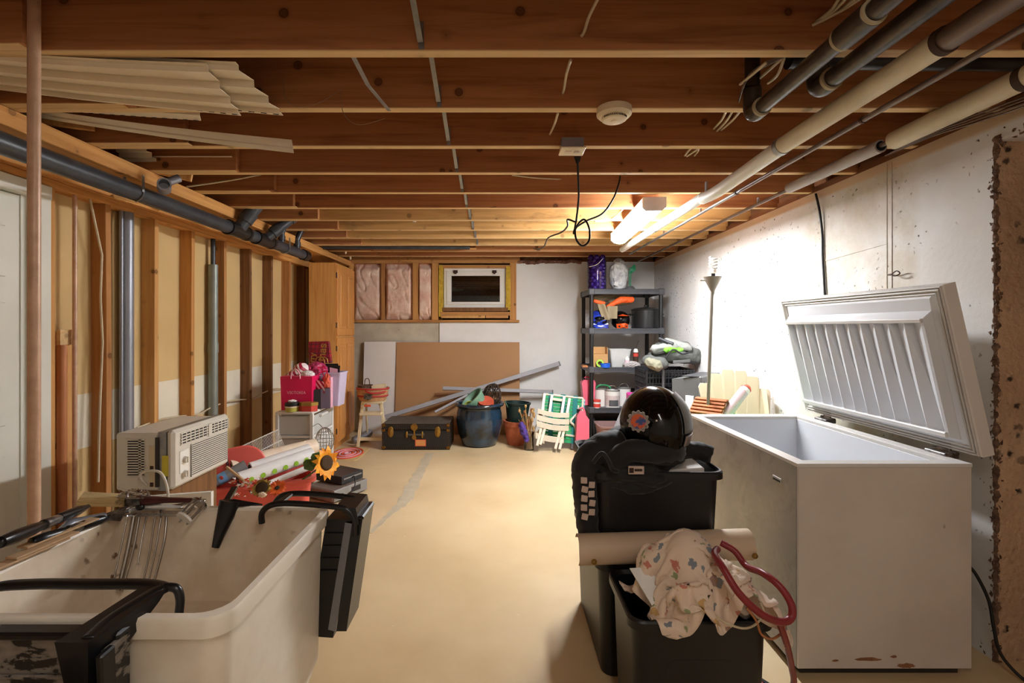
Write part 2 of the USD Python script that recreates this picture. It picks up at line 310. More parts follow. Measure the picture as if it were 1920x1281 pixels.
# left wall: stud frame with board behind
mat('board_tan', (216, 184, 128), .8, var=.08, scale=3); mat('board_white', (228, 220, 198), .8, var=.05)
t = T('wall_left', 'open stud wall with tan board behind the studs', None, kind='structure')
XS = -2.29
t.p('backing_board', box(XL - .02, XL, 2.40, YB, 1.004, 2.176), 'board_tan')
t.p('backing_board', box(XL - .02, XL, 2.40, YB, .695, 1.004), 'board_white', label='white strip of bare board')
t.p('backing_board', box(XL - .02, XL, 2.40, YB, 0, .695), 'board_tan')
t.p('backing_board', box(XL - .02, XL, YR, 1.50, 0, 2.176), 'board_tan')
for i, Y1 in enumerate([2.484, 2.837, 3.235, 3.618, 4.033, 4.438, 4.853, 5.27, 5.66, 6.06]):
    bend = .004 * math.sin(i * 1.7)
    m = box(XS, XL, Y1 - .038, Y1, .038, 2.10, .002); m = m.subdivide().subdivide(); m.vertices[:, 1] += bend * np.sin(np.pi * m.vertices[:, 2] / 2.1) * 2
    t.p('stud', m, STD if i in (5, 6, 8) else ST[i % 3])
t.p('stud', box(XS, XL, 2.415, 2.444, .038, 2.10, .002), ST[2], label='door jack stud')
for Y1 in (-.6, -.2, .2, .6, 1.0, 1.36): t.p('stud', box(XS, XL, Y1 - .038, Y1, .038, 2.10), ST[1])
t.p('top_plate', box(XS, XL, YR, 5.28, 2.10, 2.137, .002), PLT); t.p('top_plate', box(XS + .006, XL, YR, 5.28, 2.138, 2.176, .002), PLT)
t.p('top_plate', box(XS - .01, XL, 5.28, YB, 2.10, 2.176, .002), PLT)
t.p('bottom_plate', box(XS, XL, 2.45, YB, 0, .038), PLT); t.p('bottom_plate', box(XS, XL, YR, 1.45, 0, .038), PLT)
t.p('girder', box(-1.985, XL - .2, YR, 5.55, 2.192, 2.268, .003), PLT, label='girder plank carrying the joists')
t.p('girder', box(-2.0, XL - .2, 5.56, YB, 2.20, 2.266, .003), PLT)
t.p('splinter', hull([P(205, 367, 2.4), P(212, 364, 2.42), P(302, 392, 2.86), P(296, 397, 2.84), P(215, 372, 2.4), P(300, 394, 2.9)]), PLT, label='loose splinter of the top plate')

# door with casing
mat('door_white', (226, 224, 212), .45, var=.04); 
t = T('door_1', 'white panelled door in the stud wall', None, kind='structure')
XD = -2.33
dv = t.p('leaf', box(XD - .035, XD, 1.52, 2.375, .01, 2.02), 'door_white')
for (z0, z1) in ((1.62, 1.86), (.92, 1.50), (.18, .78)):
    for (y0, y1) in ((1.62, 1.90), (1.99, 2.27)):
        t.p('panel', cat(box(XD - .001, XD + .008, y0, y1, z0, z1, .006), box(XD, XD + .013, y0 + .035, y1 - .035, z0 + .035, z1 - .035, .008)), 'door_white', under=dv)
t.p('casing', box(XD - .05, XS + .012, 2.375, 2.452, 0, 2.03, .004), 'door_white'); t.p('casing', box(XD - .05, XS + .012, 1.45, 1.52, 0, 2.03, .004), 'door_white')
t.p('casing', box(XD - .05, XS + .014, 1.43, 2.455, 2.025, 2.095, .004), 'door_white')
t.p('jamb', box(XD - .03, XD + .006, 2.34, 2.377, 0, 2.03), 'door_white')

# right wall: white painted concrete
def wall_extra(N, L):
    # a yellowed, unpainted pour panel (kept in place by world position) over the white paint
    N.update({'s': ('separate_xyz', {}), 'a': ('map_range', {'from_min': 2.35, 'from_max': 2.4, 'to_min': 0.0, 'to_max': 1.0, 'clamp': True}), 'c': ('map_range', {'from_min': 3.2, 'from_max': 3.45, 'to_min': 1.0, 'to_max': 0.0, 'clamp': True}),
              'm1': ('math', {'math_type': 'multiply'}), 'gn': ('noise_texture', {'scale': 3.0, 'detail': 7.0, 'roughness': .7}), 'gr': ('rgb_ramp', {'ramp': [(.3, (.9, .9, .9)), (.52, (.35,) * 3), (.62, (.1, .1, .1))]}),
              'm2': ('math', {'math_type': 'multiply'}), 'y': ('mix_color', {'b': lin((188, 172, 146))}),
              'hz': ('map_range', {'from_min': 2.22, 'from_max': 2.2, 'to_min': 1.0, 'to_max': 0.0, 'clamp': True}), 'z2': ('mix_color', {'b': lin((206, 178, 146))})})
    L += [('g.position', 's.vector'), ('s.y', 'a.value'), ('s.y', 'c.value'), ('a.result', 'm1.value1'), ('c.result', 'm1.value2'), ('g.position', 'gn.vector'), ('gn.fac', 'gr.fac'), ('m1.value', 'm2.value1'), ('gr.color', 'm2.value2'),
          ('m2.value', 'y.fac'), ('x.result', 'y.a'), ('s.z', 'hz.value'), ('hz.result', 'z2.fac'), ('y.result', 'z2.a'), ('z2.result', 'p.base_color')]
speck('wall_white', (228, 227, 226), (214, 209, 203), (64, 56, 48), 34, .26, extra=wall_extra, sp_mask=(.44, .56))
speck('wall_back_white', (240, 238, 236), (230, 227, 223), (120, 112, 104), 12, .05, sp_mask=(.55, .6))
speck('concrete_rough', (212, 178, 146), (184, 150, 120), (56, 40, 30), 22, .42, big=2.0, bump=.8, sp_mask=(.42, .55), dist=.02)
speck('concrete_grey', (208, 198, 178), (182, 170, 148), (90, 78, 62), 10, .1, big=2.4)
mat('mortar_brown', (150, 116, 94), .9, c2=(70, 48, 38), scale=26, bump=.8, bscale=80, dist=.02)
t = T('wall_right', 'white painted concrete wall with pour seams and a broken edge', None, kind='structure')
YO0, YO1, ZO = .9, 2.005, 2.15
t.p('concrete', box(XR, XR + .22, YO1, YB + .2, 0, 2.262), 'wall_white')
t.p('concrete', box(XR, XR + .22, YR, YO1, ZO, 2.262), 'wall_white')
t.p('concrete', box(XR, XR + .22, YR, YO0, 0, ZO), 'wall_white')
t.p('jamb', box(XR + .003, XR + .21, YO1 - .008, YO1, 0, ZO), 'concrete_rough', label='rough tan broken concrete face')
t.p('recess', box(XR + .13, XR + .3, YO0 - .05, YO1 + .02, 0, ZO + .02), 'concrete_rough', label='rough tan concrete inside the broken opening')
# ragged mortar along the broken edge
r2 = random.Random(3)
def ragged(p0, p1, r, seed, amp, n=240, m=14):
    p0, p1 = np.array(p0), np.array(p1); s = tube(p0 + (p1 - p0) * np.linspace(0, 1, n)[:, None], r, m); k = s.vertices * 40; q = meshkit.fbm(k, 4, seed); f = meshkit.noise(s.vertices * np.array([60, 60, 26]), seed + 3)
    s.vertices = s.vertices + s.vertex_normals * (amp * (q - .45) * 2 + amp * 1.2 * np.maximum(0, f - .72) * 3)[:, None]; return s
ck = []
for i in range(360):
    z = r2.uniform(0, ZO); o = r2.gauss(0, .010); q = np.array([XR + .006 + o * .5 + .004 * math.sin(z * 9), YO1 - .004 + r2.uniform(-.006, .010) - .4 * o, z]); s_ = r2.uniform(.004, .010)
    ck.append(hull([q + np.array([r2.uniform(-.9, .9), r2.uniform(-.9, .9), r2.uniform(-1.1, 1.3)]) * s_ for _ in range(7)]))
t.p('mortar_edge', cat(ragged((XR + .006, YO1 - .003, 0), (XR + .006, YO1 - .003, ZO), .007, 2, .010, 400, 8), *ck), 'mortar_brown', label='ragged brown mortar down the broken edge', kind='stuff')
t.p('soffit_crumb', cat([lump((XR + r2.uniform(-.004, .03), YO1 - i * .02, ZO + r2.uniform(-.01, .02)), (.016, .016, .014), i + 50, .8, 2, 1) for i in range(14)]), 'mortar_brown', kind='stuff')
# form seams, slightly proud fins of concrete
def seam(y0, z0, y1, z1, w=.012): return bar((XR, y0, z0), (XR, y1, z1), .006, w, up=(0, .01, 1) if abs(z1 - z0) < abs(y1 - y0) else (0, 1, 0))
t.p('form_seam', seam(2.53, 2.25, 2.53, 1.0), 'wall_white'); t.p('form_seam', seam(2.56, 2.25, 2.56, 1.2, .006), 'wall_white')
t.p('form_seam', seam(2.56, 1.83, 3.15, 1.80), 'wall_white'); t.p('form_seam', seam(5.0, 1.9, 5.0, .4), 'wall_white'); t.p('form_seam', seam(5.0, 1.9, 3.9, 1.92), 'wall_white')
t.p('form_tie', cat(bar((XR - .02, 2.50, 1.658), (XR, 2.55, 1.66), .006, .006), tube(spline([(XR - .022, 2.50, 1.658), (XR - .03, 2.46, 1.67), (XR - .03, 2.44, 1.655), (XR - .03, 2.47, 1.645), (XR - .022, 2.50, 1.655)], 5), .003, 6)), 'rust_dark', label='bent steel form tie in the wall')
t.p('sill_plate', box(XR + .005, XR + .2, YR, YB, 2.264, 2.30), RIM)
t.p('rim_joist', box(XR + .1, XR + .14, YR, YB, 2.30, JZ + JH + .02), RIM)

# back wall
t = T('wall_back', 'back wall part white concrete, part bare concrete and insulated framing', None, kind='structure')
XW0, XW1 = P(663, 0, YB)[0], P(968, 0, YB)[0]; XG = P(824, 0, YB)[0]; ZL = 1.452
t.p('concrete', box(XW1, XR, YB, YB + .25, 0, 2.262), 'wall_back_white'); t.p('concrete', box(XG, XW1, YB, YB + .25, 0, ZL), 'wall_back_white')
t.p('concrete', box(XL, XG, YB + .015, YB + .25, 0, ZL), 'concrete_grey', label='bare grey concrete')
t.p('sheathing', cat(box(XL, P(826, 0, YB)[0], YB + .2, YB + .24, ZL, 2.5), box(P(956, 0, YB)[0], XW1 + .02, YB + .2, YB + .24, ZL, 2.5)), SILL)
t.p('rim_joist', box(XL, XR, YB + .04, YB + .08, 2.262, JZ + JH + .02), RIM)
t.p('sill_plate', box(XW1, XR, YB + .01, YB + .15, 2.262, 2.285), RIM)
zt = 1.38 + (615 - 491) / FPX * YB
t.p('top_plate', box(XL, XW1 + .05, YB - .02, YB + .1, zt - .02, zt + .06, .002), SILL)
t.p('sill_plate', box(XL, XW1 + .04, YB - .03, YB + .1, ZL, ZL + .035, .002), SILL)
for px0, px1 in ((715, 721), (774, 784), (810, 822), (956, 968), (655, 662)):
    t.p('stud', box(P(px0, 0, YB)[0], P(px1, 0, YB)[0], YB - .02, YB + .1, ZL + .035, zt - .02, .002), ST[(px0 // 3) % 3])
mat('insulation_pink', (244, 216, 196), .95, c2=(230, 184, 162), scale=7, bump=.35, bscale=25, dist=.015, ramp=(.35, .65))
mat('insulation_yellow', (226, 190, 72), .95, c2=(196, 156, 48), scale=22, bump=.8, bscale=50, dist=.02)
def batt(px0, px1, seed):
    x0, x1 = P(px0, 0, YB)[0], P(px1, 0, YB)[0]; z0, z1 = ZL + .036, zt - .022
    def fn(u, v):
        x, z = x0 + (x1 - x0) * u, z0 + (z1 - z0) * v
        n = meshkit.fbm(np.array([x * 6, seed * 3.1, z * 5.0]), 4, seed); e = min(1, 8 * min(u, 1 - u, v, 1 - v) + .02)
        cr = abs(meshkit.noise(np.array([x * 9 + z * 4, seed, z * 4.0]), seed + 9) - .5)
        return (x, YB + .075 - e * (.06 + .05 * n) + (.018 * max(0, .07 - cr) / .07), z)
    return sheet(fn, 34, 40, .012)
for a, b, s in ((662, 715, 1), (721, 774, 2), (784, 810, 3)): t.p('insulation_batt', batt(a, b, s), 'insulation_pink', smooth=True, label='pink fibreglass batt')
fz = [lump((XW1 + .05 + i * .06, YB - .005, 2.268 + rng.uniform(-.02, .012)), (.05, .02, .022), i, .8, 2.5, 2) for i in range(14)]
fz += [lump((XL + .35 + i * .09, YB - .012, zt + .075), (.07, .02, .02), 30 + i, .8, 2.5, 2) for i in range(16)]
mat('tuft_brown', (150, 104, 84), .95, c2=(96, 60, 48), scale=20, bump=.8, bscale=60, dist=.02)
t.p('insulation_tuft', cat(fz), 'tuft_brown', smooth=True, kind='stuff', label='dirty insulation stuffed along the sill')

# window
t = T('window_1', 'small white hopper window in timber framing', None, kind='structure')
def wb(px0, px1, py0, py1, y0, y1, b=.003): a, c = P(px0, py0, YB), P(px1, py1, YB); return box(a[0], c[0], y0, y1, c[2], a[2], b)
fy0, fy1 = YB + .02, YB + .09
t.p('outer_frame', cat(wb(832, 950, 503, 508, fy0, fy1), wb(832, 950, 571, 577, fy0, fy1), wb(832, 837, 508, 571, fy0, fy1), wb(945, 950, 508, 571, fy0, fy1)), 'white_plastic')
sa = t.p('sash', cat(wb(837, 945, 508, 517, fy0 - .012, fy1 - .01), wb(837, 945, 566, 571, fy0 - .012, fy1 - .01), wb(837, 846, 517, 566, fy0 - .012, fy1 - .01), wb(937, 945, 517, 566, fy0 - .012, fy1 - .01)), 'white_plastic')
for px in (854, 927): t.p('latch', cat(wb(px - 4, px + 4, 507, 512, fy0 - .03, fy0 - .01), wb(px - 2, px + 2, 509, 514, fy0 - .04, fy0 - .02)), 'rust_dark', under=sa)
reg('night_glass', {'p': ('principled_bsdf', {'base_color': (.02, .018, .015), 'roughness': .06, 'transmission_weight': .0, 'specular_ior_level': .7})}, [], 'p.BSDF')
N = {'f': ('fresnel', {'IOR': 1.5}), 't': ('transparent_bsdf', {'color': (.85, .88, .88)}), 'gl': ('glossy_bsdf', {'roughness': .02, 'color': (1, 1, 1)}), 'm': ('mix_closure', {})}
reg('pane_glass', N, [('f.fac', 'm.fac'), ('t.BSDF', 'm.closure1'), ('gl.BSDF', 'm.closure2')], 'm.closure')
t.p('pane', wb(846, 937, 517, 566, fy0 + .02, fy0 + .026, 0), 'pane_glass', under=sa)
mat('night_dark', (20, 18, 17), .9, c2=(10, 10, 12), scale=2)  # near-black colour stands in for the night outside the window
t.p('window_well', cat(box(P(826, 0, YB)[0], P(956, 0, YB)[0], YB + .6, YB + .65, ZL, 2.5), box(P(826, 0, YB)[0], P(956, 0, YB)[0], YB + .245, YB + .62, ZL + .1, ZL + .12)), 'night_dark', label='window well outside with the night darkness put in its colour')
t.p('head_board', wb(822, 958, 497, 503, YB - .02, YB + .12), SILL)
t.p('sill_board', wb(829, 953, 577, 584, YB - .03, YB + .12), STD); t.p('sill_board', wb(826, 956, 585, 592, YB - .035, YB + .1), SILL); t.p('sill_board', wb(828, 910, 592, 597, YB - .05, YB + .05), ST[2]); t.p('sill_board', wb(911, 953, 591, 597, YB - .045, YB + .05), SILL)
def foam(px0, px1, py0, py1, s): 
    a, c = P(px0, py0, YB), P(px1, py1, YB); m = box(a[0], c[0], YB - .03, YB + .08, c[2], a[2]).subdivide().subdivide().subdivide()
    m.vertices[:, :2] += .012 * (np.c_[meshkit.fbm(m.vertices * 22, 3, s), meshkit.fbm(m.vertices * 22, 3, s + 5)] - .5) * 2; return m
t.p('foam_strip', foam(823, 831, 498, 594, 1), 'insulation_yellow', smooth=40, label='yellow foam filling the window gap'); t.p('foam_strip', foam(949, 957, 500, 582, 2), 'insulation_yellow', smooth=40)

# added unseen white wall close behind the photographer, bounces fill light, closes the room
mat('bounce_white', (246, 240, 230), .8, var=.02)
t = T('bounce_wall', 'unseen white wall added behind the photographer to bounce fill light', None, kind='structure'); t.p('', box(-4.2, XR + .3, YR - .1, YR, 0, 2.5), 'bounce_white')

# ---- fluorescent fixture under the joists, and an added fill copy out of view
def emis(name, c, s): reg(name, {'e': ('emission', {'color': c, 'strength': s})}, [], 'e.emission')
emis('fill_light', (1.0, .95, .88), FILL_POWER); emis('tube_light', (.93, .965, 1.0), TUBE_POWER); 
mat('enamel', (226, 224, 224), .35, var=.03)
def fixture(x, y, L, rz, lens, label, group):
    t = T('fluorescent_fixture', label, 'light fixture', group); z = JZ
    f = lambda m: mv(m, (x, y, 0), rz)
    t.p('housing', f(cat(hull([(sx * w, sy * L / 2, zz) for sx in (-1, 1) for sy in (-1, 1) for w, zz in ((.075, z - .002), (.05, z - .055))]))), 'enamel')
    for sy in (-1, 1): t.p('end_cap', f(hull([(sx * w, sy * (L / 2 + d), zz) for sx in (-1, 1) for d in (0, .03) for w, zz in ((.078, z - .002), (.078, z - .07), (.05, z - .095))])), 'enamel')
    a = np.linspace(0, np.pi, 9)
    ring = lambda yy: [(.07 * math.cos(q), yy, z - .056 - .052 * math.sin(q)) for q in a]
    t.p('lens', f(loft([ring(-L / 2 + .004), ring(L / 2 - .004)])), lens, label='glowing wraparound lens')
    return t
fixture(1.075, 3.92, 1.22, -3, 'tube_light', 'lit fluorescent fixture under the joists beside the white pipe', None)
fixture(.3, -.08, 1.22, 4, 'fill_light', 'added fill fixture out of view under the joists above the photographer', None)  # added fill lamp above the camera, brightens the near side
# ================= left side =================
mat('pipe_abs', (64, 68, 74), .34, var=.25, scale=12, c2=(48, 50, 54)); mat('copper_old', (218, 180, 150), .38, .1, var=.2, scale=20, c2=(194, 154, 126))
mat('conduit', (150, 152, 160), .4, .5, var=.15, scale=6); mat('conduit_green', (142, 148, 140), .45, .4, var=.2, scale=6); mat('pvc_tan', (196, 126, 78), .5)
# supply pole in front of the door
solo('supply_pipe', cyl((-1.449, 1.5, 0), (-1.449, 1.5, JZ + JH), .0165), 'copper_old', 'tall bare copper coloured pipe standing from floor to joists before the white door', 'pipe', smooth=40)
solo('supply_pipe', cyl((-2.31, 2.62, .04), (-2.31, 2.62, 2.1), .011), 'copper_old', 'thin copper pipe running up the first stud bay beside the door', 'pipe', smooth=40)
t = T('supply_pipe', 'short orange pipe with pale block on top in first stud bay', 'pipe')
t.p('tube', cyl((-2.33, 2.565, .04), (-2.33, 2.565, 1.29), .022), 'pvc_tan', smooth=40); t.p('backing_strip', box(-2.376, -2.35, 2.55, 2.655, .05, 1.34), ST[2]); 
t.p('top_block', box(-2.35, -2.33, 2.555, 2.64, 1.29, 1.37), JE)
solo('conduit_pipe', cyl((-2.34, 3.02, .04), (-2.34, 3.02, 2.10), .038, n=28), 'conduit', 'thick grey conduit standing in a stud bay behind the air conditioner', 'pipe', smooth=40)
solo('conduit_pipe', cyl((-2.33, 2.965, .04), (-2.33, 2.965, 2.10), .011), 'conduit', 'slim grey pipe beside the thick grey conduit', 'pipe', smooth=40)
t = T('conduit_pipe', 'grey green conduit with thinner dark top in the fourth stud bay', 'pipe')
t.p('sleeve', cyl((-2.33, 3.91, .5), (-2.33, 3.91, 1.89), .036, n=28), 'conduit_green', smooth=40); t.p('riser', cyl((-2.33, 3.91, 1.89), (-2.33, 3.91, 2.10), .018), 'pipe_abs', smooth=40)
t.p('coupling', cyl((-2.33, 3.91, 1.18), (-2.33, 3.91, 1.26), .04, n=28), 'conduit_green', smooth=40); t.p('floor_sleeve', cyl((-2.33, 3.91, 0.0), (-2.33, 3.91, .5), .036, n=28), 'conduit_green', smooth=40)
cb = spline([P(163, 372, 2.74), P(172, 420, 2.78), P(182, 500, 2.80), P(180, 560, 2.80), P(184, 640, 2.80), P(180, 730, 2.79), P(175, 810, 2.78), P(178, 838, 2.79), P(178, 905, 2.79)], 6); cb[:, 0] = np.minimum(cb[:, 0], -2.28)
cb[:, 0] = -2.30
cb[:, 2] = np.linspace(2.1, .5, len(cb)); cb[:, 1] = np.interp(cb[:, 2], [.5, .75, 1.0, 1.3, 1.55, 1.8, 2.1], [2.76, 2.765, 2.775, 2.79, 2.775, 2.785, 2.705])
solo('electric_cable', tube(cb, .0065, 6), 'cable_white', 'white electric cable hanging wavily down the second stud from the door', 'cable', smooth=True)
zz = [.70 + .03 * math.sin(i * 2.2) for i in range(14)]
solo('electric_cable', tube(spline([(-2.335 + .02 * (i % 2), 3.1 + i * .2, .74 + .018 * math.sin(i * 1.57)) for i in range(12)], 5), .006, 6), 'cable_white', 'white cable threaded low through the row of studs', 'cable', smooth=True)

# black drain with branches
t = T('drain_pipe', 'long black plastic drain pipe with branches running under the girder', 'pipe')
DX, DZ, DR = -1.975, 2.11, .046
t.p('main_run', cyl((DX, YR + .05, DZ), (DX, 4.86, DZ), DR, n=32), 'pipe_abs', smooth=40)
def wye(Y, tip, r):
    h = t.p('fitting', cat(cyl((DX, Y - .13, DZ), (DX, Y + .13, DZ), DR + .007, n=28), cyl((DX, Y - .135, DZ), (DX, Y - .105, DZ), DR + .010, n=28), cyl((DX, Y + .105, DZ), (DX, Y + .135, DZ), DR + .010, n=28)), 'plastic_black', smooth=40)
    a = np.array([DX, Y, DZ]); b = np.array(tip); d = (b - a) / np.linalg.norm(b - a)
    t.p('branch', cat(cyl(a, b, r, n=24), cyl(a + d * .09, a + d * .17, r + .009, n=24), cyl(b - d * .05, b, r + .006, n=24)), 'pipe_abs', smooth=40)
wye(3.62, (-1.80, 3.70, 2.40), .046); wye(4.02, (-1.78, 4.16, 2.34), .040)
for Y, w in ((4.35, .024), (4.68, .026)):
    t.p('riser', cat(cyl((DX, Y, DZ), (DX, Y, DZ + .12), w, n=20), cyl((DX, Y, DZ + .06), (DX, Y, DZ + .10), w + .007, n=20), cyl((DX, Y, DZ + .12), (DX + .03, Y + .02, DZ + .22), w, n=20)), 'pipe_abs', smooth=40)
t.p('end_cap', cat(cyl((DX, 4.80, DZ), (DX, 4.90, DZ), DR + .008, n=28), cyl((DX, 4.895, DZ), (DX, 4.91, DZ), .02, n=20)), 'plastic_black', smooth=40)
t.p('hanger_strap', cat(*[tube([(DX + (DR + .004) * math.cos(q), Y, DZ + (DR + .004) * math.sin(q)) for q in np.linspace(math.pi, 2 * math.pi, 12)], .006, 6, sx=.3) for Y in (2.6, 4.4)], *[box(DX + s * .05 - .002, DX + s * .05 + .002, Y - .008, Y + .008, DZ, 2.2) for Y in (2.6, 4.4) for s in (-1, 1)]), 'galv')
st = lathe([(.034, .11), (.034, 0), (.026, 0), (.026, .08), (.0, .08)], 24, cap=False); st = mv(st, rx=-90, rz=35); st.apply_translation(P(308, 345, 2.62)); st.fix_normals()
solo('pipe_stub', cat(st, cyl(P(316, 341, 2.70), P(336, 334, 2.74), .022)), 'conduit', 'short grey open pipe stub over the girder', 'pipe', smooth=40)
dx = P(700, 463, 5.33)
solo('drain_pipe', cyl((-1.98, 5.38, 2.285), (-.35, 5.38, 2.285), .033, n=20), 'pipe_abs', 'dark drain pipe crossing between the far joists above the window', 'pipe', smooth=40)

# vinyl siding stored under the joists
mat('vinyl_tan', (236, 220, 192), .42, var=.05); mat('vinyl_cream', (236, 222, 196), .45, var=.05)
def siding(name, label, c0, c1, c2, c3, prof, mt='vinyl_tan', sag=.0):
    """panel with its profile across (c0->c3 side) swept from c0/c3 end to c1/c2 end; prof: (fraction, drop)"""
    c0, c1, c2, c3 = map(np.array, (c0, c1, c2, c3)); up = np.array([0, 0, 1.0])
    def fn(u, v):
        d = np.interp(v, [q[0] for q in prof], [q[1] for q in prof])
        p = (c0 * (1 - u) + c1 * u) * (1 - v) + (c3 * (1 - u) + c2 * u) * v
        return p + up * (d + sag * math.sin(u * math.pi))
    vs = sorted({q[0] for q in prof}); 
    def fv(u, j): return fn(u, vs[j])
    nu = 7; g = [[fv(i / (nu - 1), j) for j in range(len(vs))] for i in range(nu)]
    m = sheet(lambda a, b: g[int(round(a * (nu - 1)))][int(round(b * (len(vs) - 1)))], nu, len(vs), .0022)
    return m
PR = [(0, .004), (.055, .004), (.06, -.012), (.34, .010), (.352, -.014), (.64, .010), (.652, -.014), (.90, .008), (.91, -.010), (.94, .0), (1, -.002)]
def slots(c0, c1, c2, c3, v, n=26):
    c0, c1, c2, c3 = map(np.array, (c0, c1, c2, c3)); out = []
    a, b = c0 * (1 - v) + c3 * v, c1 * (1 - v) + c2 * v
    for i in range(n):
        p, q = a + (b - a) * (i + .3) / n, a + (b - a) * (i + .75) / n; out.append(bar(p, q, .004, .0015)); out[-1].apply_translation([0, 0, -.0055])
    return cat(out)
q1 = (P(-150, 88, 1.56), P(386, 121, 1.60), P(452, 216, 1.97), P(-150, 148, 1.84))
t = T('vinyl_siding', 'long ribbed tan vinyl siding panel tucked under the first joists', 'siding'); t.p('sheet', siding('', '', *q1, PR, sag=-.008), 'vinyl_tan'); t.p('nail_slot', slots(*q1, .965), 'void', kind='stuff')
q2 = tuple(np.array(p) + [0, 0, .014] for p in (P(-100, 94, 1.58), P(441, 126, 1.62), P(531, 222, 2.0), P(-100, 160, 1.9)))
t = T('vinyl_siding', 'ribbed vinyl siding panel poking out beyond the long tan one', 'siding'); t.p('sheet', siding('', '', *q2, PR, sag=-.004), 'vinyl_tan'); t.p('nail_slot', slots(*q2, .965), 'void', kind='stuff')
q3 = (P(-60, 180, 1.95), P(372, 207, 1.98), P(377, 226, 2.04), P(-60, 196, 2.0))
t = T('siding_channel', 'slotted pale trim strip below the siding panels', 'siding'); t.p('strip', siding('', '', *q3, [(0, .03), (.45, .03), (.46, .0), (1, 0)], 'vinyl_cream'), 'vinyl_cream'); t.p('nail_slot', slots(*q3, .9, 22), 'void', kind='stuff')
q4 = (P(40, 200, 2.1), P(547, 262, 2.33), P(551, 285, 2.35), P(40, 213, 2.14))
solo('siding_channel', siding('', '', *q4, [(0, .0), (.62, .0), (.63, -.006), (1, -.006)], 'vinyl_cream', -.01), 'vinyl_cream', 'long bare channel trim sagging out past the joist', 'siding')
q5 = (P(210, 264, 2.55), P(262, 264, 2.5), P(296, 303, 2.75), P(230, 304, 2.75))
solo('vinyl_siding', siding('', '', *q5, PR), 'vinyl_tan', 'short tan siding offcut near the girder', 'siding')
q6 = (P(145, 262, 2.4), P(200, 262, 2.4), P(212, 273, 2.45), P(160, 272, 2.45))
solo('vinyl_siding', siding('', '', *q6, PR), 'vinyl_cream', 'tiny pale siding scrap lying on the girder', 'siding')
q7 = (P(265, 296, 2.72), P(434, 296, 2.72), P(440, 306, 2.78), P(265, 306, 2.78))
solo('siding_channel', siding('', '', *q7, [(0, .01), (.4, .01), (.5, -.004), (1, 0)]), 'vinyl_tan', 'short tan trim offcut lying along the fourth joist', 'siding')
solo('metal_rod', cyl(P(250, 316, 2.8), P(420, 320, 2.8), .012, n=12), 'conduit', 'thin grey rod lying below the fourth joist', 'rod', smooth=40)
solo('lumber_offcut', bar(P(270, 312, 2.78), P(360, 333, 2.86), .03, .05, b=.002), ST[2], 'short timber offcut sticking out over the girder', 'lumber')
solo('lumber_offcut', bar(P(60, 226, 2.18), P(178, 241, 2.3), .02, .025, b=.002), ST[0], 'thin splintered lath above the black drain near the pole', 'lumber')
solo('lumber_offcut', bar(P(-30, 122, 1.8), P(35, 145, 1.86), .05, .04, b=.004), 'rust_dark', 'dark weathered wood end under the siding at the picture edge', 'lumber')
solo('electric_cable', tube(spline([P(350, 350, 3.02), P(400, 343, 3.05), P(450, 335, 3.1), P(500, 325, 3.15), P(530, 320, 3.17)], 6), .006, 6), 'cable_white', 'white cable sagging below the fifth joist near the girder', 'cable', smooth=True)
solo('electric_cable', tube(spline([P(70, 257, 2.25), P(110, 265, 2.35), P(170, 282, 2.5), P(182, 295, 2.5), P(188, 310, 2.5), P(230, 318, 2.62), P(300, 340, 2.85)], 6), .004, 6), 'cable_white', 'thin wire draped along the girder face above the black drain', 'cable', smooth=True)

# laundry tub
mat('tub_white', (246, 236, 220), .42, c2=(228, 212, 190), scale=5, ramp=(.3, .6)); 
speck('tub_stained', (240, 226, 206), (214, 192, 164), (120, 88, 62), 34, .34, .5, big=3.5, sp_mask=(.50, .62), bump=.05)
t = T('laundry_tub', 'stained cream plastic laundry tub with bare rim', 'sink')
tc = np.array([-.793, 1.14]); 
def ring(w, d, r, z, dx=0, dy=0): l = rrect(w, d, r, 5); return np.c_[l[:, 0] + tc[0] + dx, l[:, 1] + tc[1] + dy, np.full(len(l), z)]
t.p('basin', loft([ring(.47, .45, .05, .33), ring(.555, .515, .045, .45), ring(.57, .525, .04, .822)], cap=False), 'tub_white', smooth=40)
t.p('rim', loft([ring(.56, .515, .04, .82), ring(.598, .548, .045, .822), ring(.602, .552, .045, .852), ring(.596, .546, .045, .860), ring(.566, .516, .05, .860), ring(.556, .506, .05, .852)], cap=False), 'tub_white', smooth=30)
t.p('bowl', loft([ring(.556, .506, .05, .853), ring(.546, .496, .06, .80), ring(.52, .47, .07, .66), ring(.48, .43, .08, .615), ring(.30, .26, .08, .60), ring(.02, .02, .008, .595)], cap='end'), 'tub_stained', smooth=40)
for sx in (-1, 1):
    for sy in (-1, 1): t.p('leg', hull([(tc[0] + sx * a, tc[1] + sy * b, z) for a, b, z in ((.20, .18, .36), (.245, .18, .36), (.245, .225, .36), (.2, .225, .36), (.215, .195, 0), (.25, .195, 0), (.25, .235, 0), (.215, .235, 0))]), 'tub_white')

